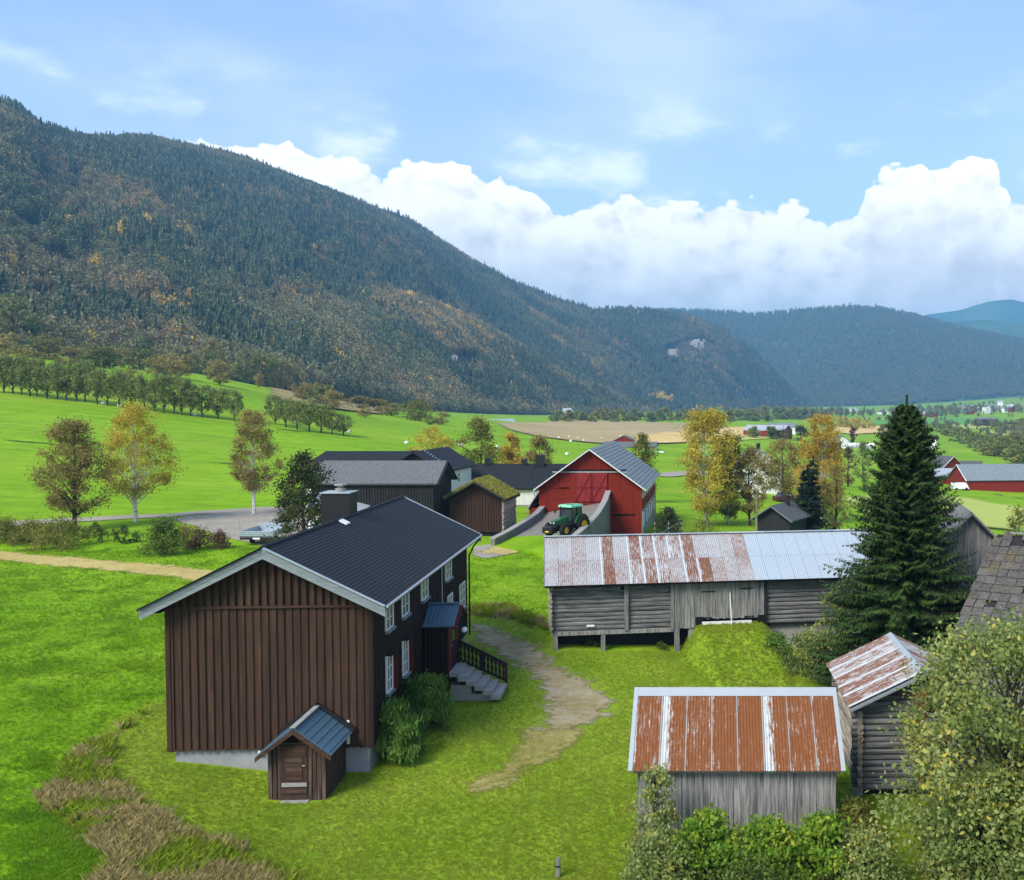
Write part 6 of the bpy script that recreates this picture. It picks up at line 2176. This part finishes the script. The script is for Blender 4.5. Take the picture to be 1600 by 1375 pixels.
def far_protos(lms, kind='round', seeds=(1, 2, 3), n=1500, leaf=.065, h0=.18, trunk=.022):
    out = []
    for lm in lms:
        for s in seeds:
            e = bpy.data.objects.new('pattern_tree', None)
            r = np.random.default_rng(s * 7 + len(lm))
            cc, C, T = crown_centres(n, 34, h0, .97, .42, kind, r, .17)
            V, Fq, Tt = leaf_quads(C, leaf, r, .4, .7, T)
            cm = fast_mesh('crown', V, Fq, {'tint': Tt})
            cm.materials.append(M[lm])
            tm_ = MB().tube([(0, 0, -.05), (.01, 0, .3), (0, .01, .6), (0, 0, .85)], [trunk, trunk * .8, trunk * .5, trunk * .2], 6)
            for c in cc[:10]:
                zb = max(.12, c[2] - math.hypot(c[0], c[1]))
                tm_.tube([(0, 0, min(zb, .7)), tuple(c)], [trunk * .4, .003], 4, False)
            me_ = bpy.data.meshes.new('trunk')
            me_.from_pydata(tm_.v, [], tm_.f)
            me_.materials.append(M['bark'])
            out.append((cm, me_))
    return out


def plant(name, pr, p, h, wide, label, group, cat='tree'):
    o = thing(name, label, cat, (p[0], p[1], p[2] - .03 * h), random.uniform(0, 6.28), group)
    o.scale = (wide / .42, wide / .42, h)
    a = link('crown', pr[0], None, o)
    b = link('trunk', pr[1], None, o)
    return o

ROW = far_protos(['l_row'], 'round', (1, 2, 3, 4), 2600, .05, .27, .03)
rr = random.Random(3)
for u in (-14, 6, 20, 34, 47, 58, 74, 90, 104, 120, 133, 152, 168, 186, 204, 226, 242, 256, 272, 284, 298, 316, 341, 366):
    v = 613 + max(u, 0) * .124 + rr.uniform(-1, 1)
    p = on(u, v)
    hpx = 58 if u < 180 else 54
    hpx *= rr.uniform(.86, 1.1)
    plant('field_tree', rr.choice(ROW), p, hpx / F * p.y, rr.uniform(12, 18) / F * p.y, 'dark green tree in the long row across the hillside field', 'trees in the long hillside row')
for u, v, hpx, w in ((430, 664, 46, 14), (447, 668, 46, 18), (464, 672, 46, 16), (483, 675, 50, 20), (502, 677, 44, 17), (519, 679, 38, 14), (536, 681, 34, 17)):
    p = on(u, v)
    plant('field_tree', rr.choice(ROW), p, hpx / F * p.y, w / F * p.y, 'dark green tree in the short row right of the long row', 'trees in the short hillside row')
M['l_scrub'] = leafmat('hillside_scrub_leaves', pal((.12, .12, .04), (.20, .19, .06), (.29, .24, .08), (.36, .27, .09)), .35)
M['l_scrub2'] = leafmat('green_scrub_leaves', pal((.08, .10, .03), (.14, .17, .045), (.20, .22, .06), (.26, .25, .08)), .35)
MIX = far_protos(['l_scrub', 'l_scrub2', 'l_birch_b', 'l_scrub2'], 'round', (5, 6), 1300, .07, .10)
edge = [(20, 530, 60, 36), (60, 560, 34, 22), (76, 562, 40, 20), (110, 572, 30, 22), (150, 574, 34, 24), (172, 576, 34, 16), (190, 574, 30, 18), (218, 578, 34, 20), (245, 590, 32, 18), (262, 588, 34, 16), (280, 592, 36, 18), (300, 580, 26, 16), (322, 586, 36, 16), (343, 602, 38, 20), (335, 572, 34, 14),
        (385, 585, 30, 22), (410, 595, 34, 24), (440, 598, 30, 18), (478, 626, 28, 20), (500, 632, 32, 24), (520, 640, 30, 16), (405, 606, 22, 8), (455, 612, 18, 7), (425, 607, 16, 6), (562, 640, 22, 18), (590, 645, 22, 20), (612, 650, 20, 16), (570, 652, 14, 10), (690, 664, 20, 12), (672, 664, 14, 9), (35, 575, 30, 26), (8, 560, 40, 24), (130, 590, 24, 18), (205, 596, 20, 14)]
for (u, v, hpx, w) in edge:
    Yb = min(on(u, v).y, 430 + max(0, u - 300) * .5)
    p = at(u, v, Yb)
    g = gz(p.x, Yb)
    plant('forest_edge_tree', rr.choice(MIX), (p.x, Yb, min(p.z, g + 2)), hpx / F * Yb + max(0, p.z - g), w / F * Yb, 'olive and russet tree along the foot of the wooded mountainside', 'trees along the forest edge')
HED = far_protos(['l_olive', 'l_row'], 'bush', (8, 9), 900, .10, .02)
for (u, v, hpx, w) in ((1486, 682, 18, 14), (1500, 690, 22, 16), (1512, 694, 24, 14), (1525, 700, 24, 18), (1540, 702, 22, 18), (1556, 704, 24, 18), (1572, 706, 24, 18), (1590, 706, 26, 20), (1548, 712, 20, 16), (1535, 706, 18, 14), (1568, 714, 22, 18), (1588, 720, 26, 20), (1600, 728, 30, 22), (1470, 676, 14, 12), (1580, 672, 14, 14), (1560, 670, 12, 12), (1596, 668, 14, 14)):
    p = on(u, v)
    plant('hedge_bush', rr.choice(HED), p, hpx / F * p.y, w / F * p.y, 'olive bush in the broad hedge right of the spruce', 'bushes of the valley hedge')
YEL = far_protos(['l_birch_y'], 'round', (3, 4), 700, .10, .05)
for (u, v, hpx, w) in ((1312, 668, 17, 7), (1322, 669, 18, 7), (1331, 669, 16, 7), (1341, 670, 18, 8), (1352, 670, 15, 7), (1361, 671, 13, 6)):
    p = on(u, v)
    plant('yellow_tree', rr.choice(YEL), p, hpx / F * p.y, w / F * p.y, 'bright yellow tree in the line beyond the orange birch', 'line of yellow trees')
for (u, v, hpx, w, lab) in ((1160, 662, 14, 20, 'wide'), (1040, 658, 12, 16, 'low')):
    pass
LOWW = far_protos(['l_row', 'l_olive'], 'bush', (2, 4), 700, .12, .02)
for k in range(46):
    u = 870 + k * 9.5 + rr.uniform(-3, 3)
    v = 659 + rr.uniform(-3, 1) - max(0, u - 1080) * .012
    if u > 1290: continue
    p = on(u, v)
    plant('valley_tree', rr.choice(LOWW), p, rr.uniform(12, 20) / F * p.y, rr.uniform(7, 11) / F * p.y, 'dull green tree in the belt along the valley floor', 'tree belt on the valley floor')

def copses():
    r = np.random.default_rng(9)
    pts, sc_l = [], []
    for (u0, u1, v, dv, n, h) in ((1285, 1500, 650, 1.6, 90, 11), (1400, 1620, 643, 2.0, 80, 9), (1485, 1620, 640, 6.0, 90, 7), (1440, 1620, 667, 1.5, 60, 10), (1130, 1300, 652, 2.0, 70, 12), (1180, 1330, 646, 1.5, 60, 10), (1540, 1640, 690, 4, 40, 16), (1490, 1640, 676, 2, 40, 10), (1290, 1480, 658, .8, 30, 7)):
        for k in range(n):
            u, vv = r.uniform(u0, u1), v + r.normal() * dv
            p = on(u, vv)
            if p.y > 2600: continue
            pts.append((p.x, p.y, p.z - .3))
            sc_l.append(h * (.7 + .6 * r.random()) / F * p.y)
    n = len(pts)
    idx = np.where(r.random(n) < .25, r.integers(0, 2, n), r.integers(2, 5, n))
    scatter('valley_copses', pts, r.random(n) * 6.28, sc_l, idx, np.where(idx < 2, .12, .34 + .2 * r.random(n)), FPROTO, 'distant copses and hedges scattered over the valley floor', 'woodland')
copses()

# young spruce and the big spruce
def spruce(par, h, rad, whorls, per, twigs, tw, mat_, seed, tops=1):
    r = np.random.default_rng(seed)
    MB().tube([(0, 0, -.4), (0, 0, h * .5), (0, 0, h * .98)], [h * .014 + .05, h * .009 + .02, .015], 8).build('trunk', M['bark'], par)
    V, T = [], []
    br = MB()
    for k in range(whorls):
        t = (k + r.random() * .8) / whorls
        z = h * (.03 + .95 * t)
        L_ = rad * (1 - t) ** .84 * (.66 + .42 * r.random()) + .12
        if t > .80: L_ *= 1.25
        m = max(4, int(per * (1 - .45 * t)))
        a0 = r.random() * 6.28
        for j in range(m):
            a = a0 + 2 * np.pi * (j + .5 * r.random()) / m
            l = L_ * (.70 + .34 * r.random())
            droop = -.42 * (1 - t) - .02 + .10 * r.normal()
            tip = .24 + .08 * r.normal()
            ca, sa = math.cos(a), math.sin(a)
            def P(s):
                return np.array([ca * l * s, sa * l * s, z + l * (droop * s + tip * s ** 2.4)])
            tone = r.random()
            br.tube([P(0), P(.5), P(.9)], [.02 + .008 * l, .014, .005], 3, False)
            nt = max(5, int(twigs * (.35 + .65 * l / rad)))
            for q in range(nt):
                s = .12 + .88 * (q + r.random()) / nt
                c = P(s)
                for sd in (-1, 1):
                    ln = tw * (.35 + .9 * math.sin(math.pi * min(1, s * .85 + .12))) * (.6 + .7 * r.random())
                    fw = .55 + .35 * r.random()
                    d = np.array([ca * fw - sa * sd * .8, sa * fw + ca * sd * .8, -.22 - .35 * r.random()])
                    d /= np.linalg.norm(d)
                    n_ = np.array([-d[1], d[0], .0])
                    n_ = n_ / (np.linalg.norm(n_) + 1e-6) * ln * .17
                    n_[2] = ln * .10 * (r.random() - .5)
                    V += [c, c + d * ln * .5 + n_, c + d * ln, c + d * ln * .5 - n_]
                    T.append(np.clip(tone * .4 + r.random() * .35 + .25 * s, 0, 1))
                    # short hanging shoots give the branch its depth
                    d2 = np.array([d[0] * .5, d[1] * .5, -.75])
                    n2 = np.array([d[1], -d[0], 0]) * ln * .13
                    b = c + d * ln * .35
                    V += [b, b + d2 * ln * .3 + n2, b + d2 * ln * .6, b + d2 * ln * .3 - n2]
                    T.append(np.clip(tone * .4 + r.random() * .3, 0, 1))
            c = P(.9)
            d = np.array([ca, sa, .3])
            V += [c, c + d * tw * .5 + np.array([-sa, ca, 0]) * tw * .16, c + d * tw, c + d * tw * .5 - np.array([-sa, ca, 0]) * tw * .16]
            T.append(min(1, tone * .3 + .7))
    for q in range(70):
        z = h * (.90 + .105 * r.random())
        a = r.random() * 6.28
        c = np.array([0, 0, z])
        d = np.array([math.cos(a) * .5, math.sin(a) * .5, .8])
        n_ = np.array([-math.sin(a), math.cos(a), 0]) * .05
        ln = .42 * tw
        V += [c, c + d * ln * .5 + n_, c + d * ln, c + d * ln * .5 - n_]
        T.append(.5)
    br.build('branches', M['bark'], par)
    V = np.array(V)
    link('crown', fast_mesh('crown', V, np.arange(len(V)).reshape(-1, 4), {'tint': np.repeat(T, 4)}), M[mat_], par)

p = at(1414, 1050, 45)
p.z = gz(p.x, 45)
sp = thing('spruce_tree', 'tall dark green spruce between the log barn and the slate-roofed barn', 'tree', p, .4)
spruce(sp, at(1414, 622, 45).z - p.z, 6.1, 88, 16, 36, .36, 'needles', 5)
p = at(1262, 828, 96)
p.z = gz(p.x, 96)
sp = thing('young_spruce', 'dark bluish young spruce in front of the orange birch', 'tree', p, 1.0)
spruce(sp, at(1262, 728, 96).z - p.z, 2.75, 22, 10, 10, .6, 'needles_far', 6)
p = at(1270, 828, 98)
p.z = gz(p.x, 98)
sp = thing('young_spruce', 'narrow dark spruce tip rising behind the young spruce', 'tree', p, 2.0)
spruce(sp, at(1270, 714, 98).z - p.z, 1.6, 20, 8, 8, .5, 'needles_far', 7)

# shrubs round the yard
def shrub(label, u, vb, vt, hw, lm, n, leaf, Y=None, clumps=60, fuzz=.2, shape='bush', h0=.02, group=None, up=.6, aspect=.5, name='shrub'):
    return tree(name, label, u, vb, vt, hw, lm, shape, Y, n, leaf, 'bark', group, h0, clumps, fuzz, .04, 'shrub', .5, up, aspect)

shrub('feathery green shrub at the near right corner of the farmhouse', 617, 1197, 1098, 40, 'l_cedar', 9000, .20, 34.6, 60, .15, up=2.2, aspect=.22)
shrub('feathery green shrub by the entrance steps of the farmhouse', 667, 1134, 1062, 43, 'l_cedar', 9000, .20, 37.6, 60, .15, up=2.2, aspect=.22)
shrub('round dark green shrub beside the gravel yard', 257, 868, 815, 29, 'l_green', 4500, .15)
shrub('reddish-brown shrub right of the round green one', 312, 858, 826, 22, 'l_brown', 2400, .12)
shrub('small brown shrub nearest the trailer', 343, 858, 830, 17, 'l_brown', 1800, .12)
shrub('pale straw-coloured shrub between the green and brown ones', 287, 854, 822, 16, 'l_birch_b', 1300, .12)
shrub('large olive shrub at the end of the garden hedge', 92, 857, 816, 40, 'l_olive', 5000, .14)
shrub('olive shrub second from the left edge in the garden hedge', 48, 850, 816, 28, 'l_olive', 3500, .14)
shrub('olive shrub at the left edge of the photograph', 10, 848, 815, 28, 'l_olive', 3500, .14)
for k, (u, v, t_, w) in enumerate(((140, 842, 822, 10), (160, 846, 824, 9), (178, 848, 826, 9), (196, 850, 828, 8), (214, 848, 830, 9), (150, 832, 816, 8), (190, 836, 820, 8), (120, 838, 820, 10))):
    shrub('small garden plant in the bed between the hedge and round shrub', u, v, t_, w, 'l_green', 500, .12, clumps=16, group='small plants of the garden bed', name='garden_plant')
shrub('yellow-green shrub below the log cabin side of the barn', 1262, 1040, 985, 42, 'l_willow', 4200, .13, 47.5, 80, .15)
shrub('ferny green shrub at the right foot of the grass ramp', 1213, 1022, 990, 26, 'l_cedar', 2600, .13, 48.3, 50, .15)
shrub('pale leafy shrub between the log barn and the spruce', 1306, 1000, 915, 30, 'l_willow', 4500, .13, 47.0, 90, .13, 'egg')
shrub('weeds growing under the log barn floor', 925, 1022, 1000, 12, 'l_green', 500, .12, 51.2, 20, .2)
shrub('weeds beside the right post under the log barn', 1032, 1026, 1008, 12, 'l_green', 500, .12, 51.2, 20, .2)
shrub('dark shrub beyond the log barn corner stones', 1100, 842, 815, 30, 'l_olive', 1500, .16, 88, 40, .2)

def fore(name, label, x, y, ztop, rad, lm, n, leaf, shape, seed, clumps, fuzz, h0=.03, cat='shrub', trunk=.05, up=.5, aspect=.62, limbs=.6):
    z = gz(x, y)
    o = thing(name, label, cat, (x, y, z), 0)
    tree_parts(o, ztop - z, rad, shape, n, leaf, lm, 'bark', trunk, h0, clumps, seed, fuzz, 0, up, aspect, limbs)
    return o

fore('leafy_tree', 'large mottled green and yellow tree in the right foreground', 8.0, 26.5, 6.1, 3.15, 'l_willow', 34000, .135, 'round', 301, 260, .105, .02, 'tree', .12)
fore('leafy_tree', 'lower leafy tree at the bottom right below the large mottled tree', 7.0, 25.0, 2.7, 1.7, 'l_willow', 11000, .13, 'bush', 302, 150, .12, .02, 'tree', .08)
fore('leafy_bush', 'rust-tinged thin shrub beside the log cabin roof', 6.3, 29.0, 3.8, .75, 'l_rust', 2200, .11, 'egg', 303, 60, .16, .35)
fore('sapling', 'thin grey-green sapling covering the left end of the board shed', -1.65, 26.0, 2.45, .66, 'l_willow', 3200, .10, 'column', 304, 120, .15, .05, 'tree', .035)
fore('leafy_bush', 'grey-green bush below the sapling at the bottom edge', -1.5, 24.8, 1.1, .9, 'l_willow', 4200, .10, 'bush', 305, 110, .14)
fore('leafy_bush', 'bright green leafy bush left in front of the board shed', -.2, 25.4, 1.45, 1.05, 'l_bright', 5600, .13, 'bush', 306, 130, .12)
fore('leafy_bush', 'bright green leafy bush in the middle front of the board shed', 1.35, 25.3, 1.25, 1.1, 'l_bright', 5600, .13, 'bush', 307, 130, .12)
fore('leafy_bush', 'yellow-green leafy bush right in front of the board shed', 2.75, 25.5, 1.3, .95, 'l_bright', 5200, .13, 'bush', 308, 120, .12)
fore('leafy_bush', 'shaded tangled bush between board shed and log cabin', 3.9, 27.4, .9, .85, 'l_olive', 3600, .10, 'bush', 309, 100, .14)
fore('leafy_bush', 'dull green bush at the bottom edge below the shed corner', 3.8, 25.2, 1.0, 1.0, 'l_willow', 4200, .10, 'bush', 310, 110, .14)
fore('leafy_bush', 'low dark bush at the bottom edge in front of the bright bushes', .9, 24.3, .55, 1.3, 'l_green', 4200, .11, 'bush', 311, 110, .14)

# ------------------------------------------------------------------ grass (nobody could count it)
def tuft(name, seed, blades, h, w, spread, mat_):
    r = np.random.default_rng(seed)
    V, Fq, T = [], [], []
    for k in range(blades):
        a, l = r.random() * 6.28, h * (.55 + .6 * r.random())
        b = np.array([r.normal() * spread, r.normal() * spread, 0])
        d = np.array([math.cos(a), math.sin(a), 0])
        lean = l * (.2 + .5 * r.random())
        s = np.array([-d[1], d[0], 0]) * w
        o = len(V)
        V += [b - s, b + s, b + d * lean * .45 + np.array([0, 0, l * .7]) + s * .6, b + d * lean + np.array([0, 0, l])]
        Fq.append((o, o + 1, o + 2, o + 3))
        T += [r.random()] * 4
    return proto(name, np.array(V), np.array(Fq), np.array(T), mat_)

GR = [(0.0, (0.070, 0.165, 0.006)), (.25, (0.130, 0.270, 0.008)), (.42, (0.185, 0.330, 0.012)), (.55, (0.195, 0.285, 0.014)), (.68, (0.285, 0.330, 0.030)), (.80, (0.30, 0.24, 0.085)), (1.0, (0.45, 0.37, 0.17))]
M['tuft'] = leafmat('grass_blades', GR, .35, inst=True, rough=.7)

def grass():
    P = [tuft('grass_tuft_kind', s, 9, 1.0, .035, .30, M['tuft']) for s in (1, 2, 3)] + [tuft('straw_tuft_kind', s, 18, 1.0, .011, .20, M['tuft']) for s in (4, 5)]
    r = np.random.default_rng(77)
    N = 400000
    # more tufts where the ground is near
    Y = 22 + 50 * r.random(N) ** 1.7
    X = Y * (-.80 + 1.16 * r.random(N))
    lw = np.clip(sdf(X, Y, lawn_poly) / 1.6 + .5, 0, 1) + .7 * (fbm(X * .5, Y * .5, 3, 1) - .5)
    dd = np.maximum(sdf(X, Y, dry_poly), sdf(X, Y, strip_poly)) / 1.1 + .36 + 1.3 * (fbm(X * .6, Y * .6, 3, 2) - .5)
    dry = dd > .5
    lawn = (lw > .5) & ~dry
    keep = np.ones(N, bool)
    for poly in PATHS:
        keep &= sdf(X, Y, poly) < .15 * r.normal(size=N) + .05
    c, s = math.cos(HR), math.sin(HR)
    for (ox, oy, a, w, l) in ((HA.x, HA.y, HR, W, L), (HA.x + 3.86 * c + 2.2 * s, HA.y - 2.05, HR, 1.8, 2.2), (BA.x, BA.y, BR, BL, BW), (-2.2, 27.3, 0, 5.5, 4), (4.5, 31.5, 0, 3.8, 4.4)):
        lx = (X - ox) * math.cos(a) + (Y - oy) * math.sin(a)
        ly = -(X - ox) * math.sin(a) + (Y - oy) * math.cos(a)
        keep &= ~((lx > -.05) & (lx < w + .05) & (ly > -.05) & (ly < l + .05))
    clump = fbm(X * .8, Y * .8, 3, 12)
    keep &= np.where(lawn, r.random(N) < .75, np.where(dry, r.random(N) < .7, r.random(N) < .35 + 1.0 * np.clip(clump - .3, 0, 1)))
    h = np.where(lawn, .05 + .04 * r.random(N), np.where(dry, .14 + .26 * r.random(N) ** 1.8, .07 + .09 * r.random(N) * np.clip(clump * 2 - .4, .2, 1.4)))
    n2 = fbm(X * .35, Y * .35, 3, 22)
    tone = np.where(lawn, .36 + .22 * n2 + .08 * r.random(N), np.where(dry, np.where(fbm(X * .9, Y * .9, 2, 31) > .53, .38, .68) + .20 * r.random(N), .06 + .30 * n2 + .06 * r.random(N)))
    kind = np.where(dry, r.integers(3, 5, N), r.integers(0, 3, N))
    X, Y, h, tone, kind = X[keep], Y[keep], h[keep], tone[keep], kind[keep]
    RX, RY, RZ = RAMP
    i, j = r.integers(0, RX.shape[0] - 1, 9000), r.integers(0, RX.shape[1] - 1, 9000)
    a, b = r.random(9000), r.random(9000)
    rp = [(q[i, j] * (1 - a) + q[i + 1, j] * a) * (1 - b) + (q[i, j + 1] * (1 - a) + q[i + 1, j + 1] * a) * b for q in (RX, RY, RZ)]
    pts = np.concatenate([np.stack([X, Y, ground(X, Y) - .01], 1), np.stack(rp, 1)])
    h = np.concatenate([h, .06 + .08 * r.random(9000)])
    tone = np.concatenate([tone, .36 + .22 * fbm(rp[0] * .7, rp[1] * .7, 3, 5) + .1 * r.random(9000)])
    n = len(pts)
    kind = np.concatenate([kind, r.integers(0, 3, 9000)])
    scatter('grass_blades', pts, r.random(n) * 6.28, h, kind, tone, P, 'short lawn and field grass around the farm with a strip of tall dead grass', 'grass')
    return P
def _poly_px(*q): return [on(*p) for p in q]
PATHS = [_poly_px((733, 972), (760, 975), (800, 990), (850, 1015), (905, 1055), (962, 1090), (968, 1112), (930, 1135), (900, 1150), (850, 1165), (825, 1150), (845, 1115), (850, 1080), (815, 1050), (770, 1020), (728, 1000)),
         ribbon_poly([on(-120, 862), on(0, 868), on(120, 880), on(220, 889), on(330, 903), on(420, 920)], 2.2)]
grass()

number_group('trees in the long hillside row', '%s tree from the left in the long row across the hillside field')
number_group('trees in the short hillside row', '%s tree from the left in the short row right of the long row')
number_group('trees along the forest edge', '%s olive-russet tree from the left along the foot of the wooded mountainside')
number_group('bushes of the valley hedge', '%s olive bush from the left in the broad hedge right of the spruce')
number_group('line of yellow trees', '%s bright yellow tree from the left in the line beyond the orange birch')
number_group('tree belt on the valley floor', '%s dull green tree from the left in the belt along the valley floor')
number_group('houses of the distant village', '%s small house from the left in the distant village at the right edge')
number_group('wrapped hay bales in the fields', '%s white wrapped hay bale counted from the left across the fields')
number_group('small plants of the garden bed', '%s small garden plant from the left between the hedge and round shrub')
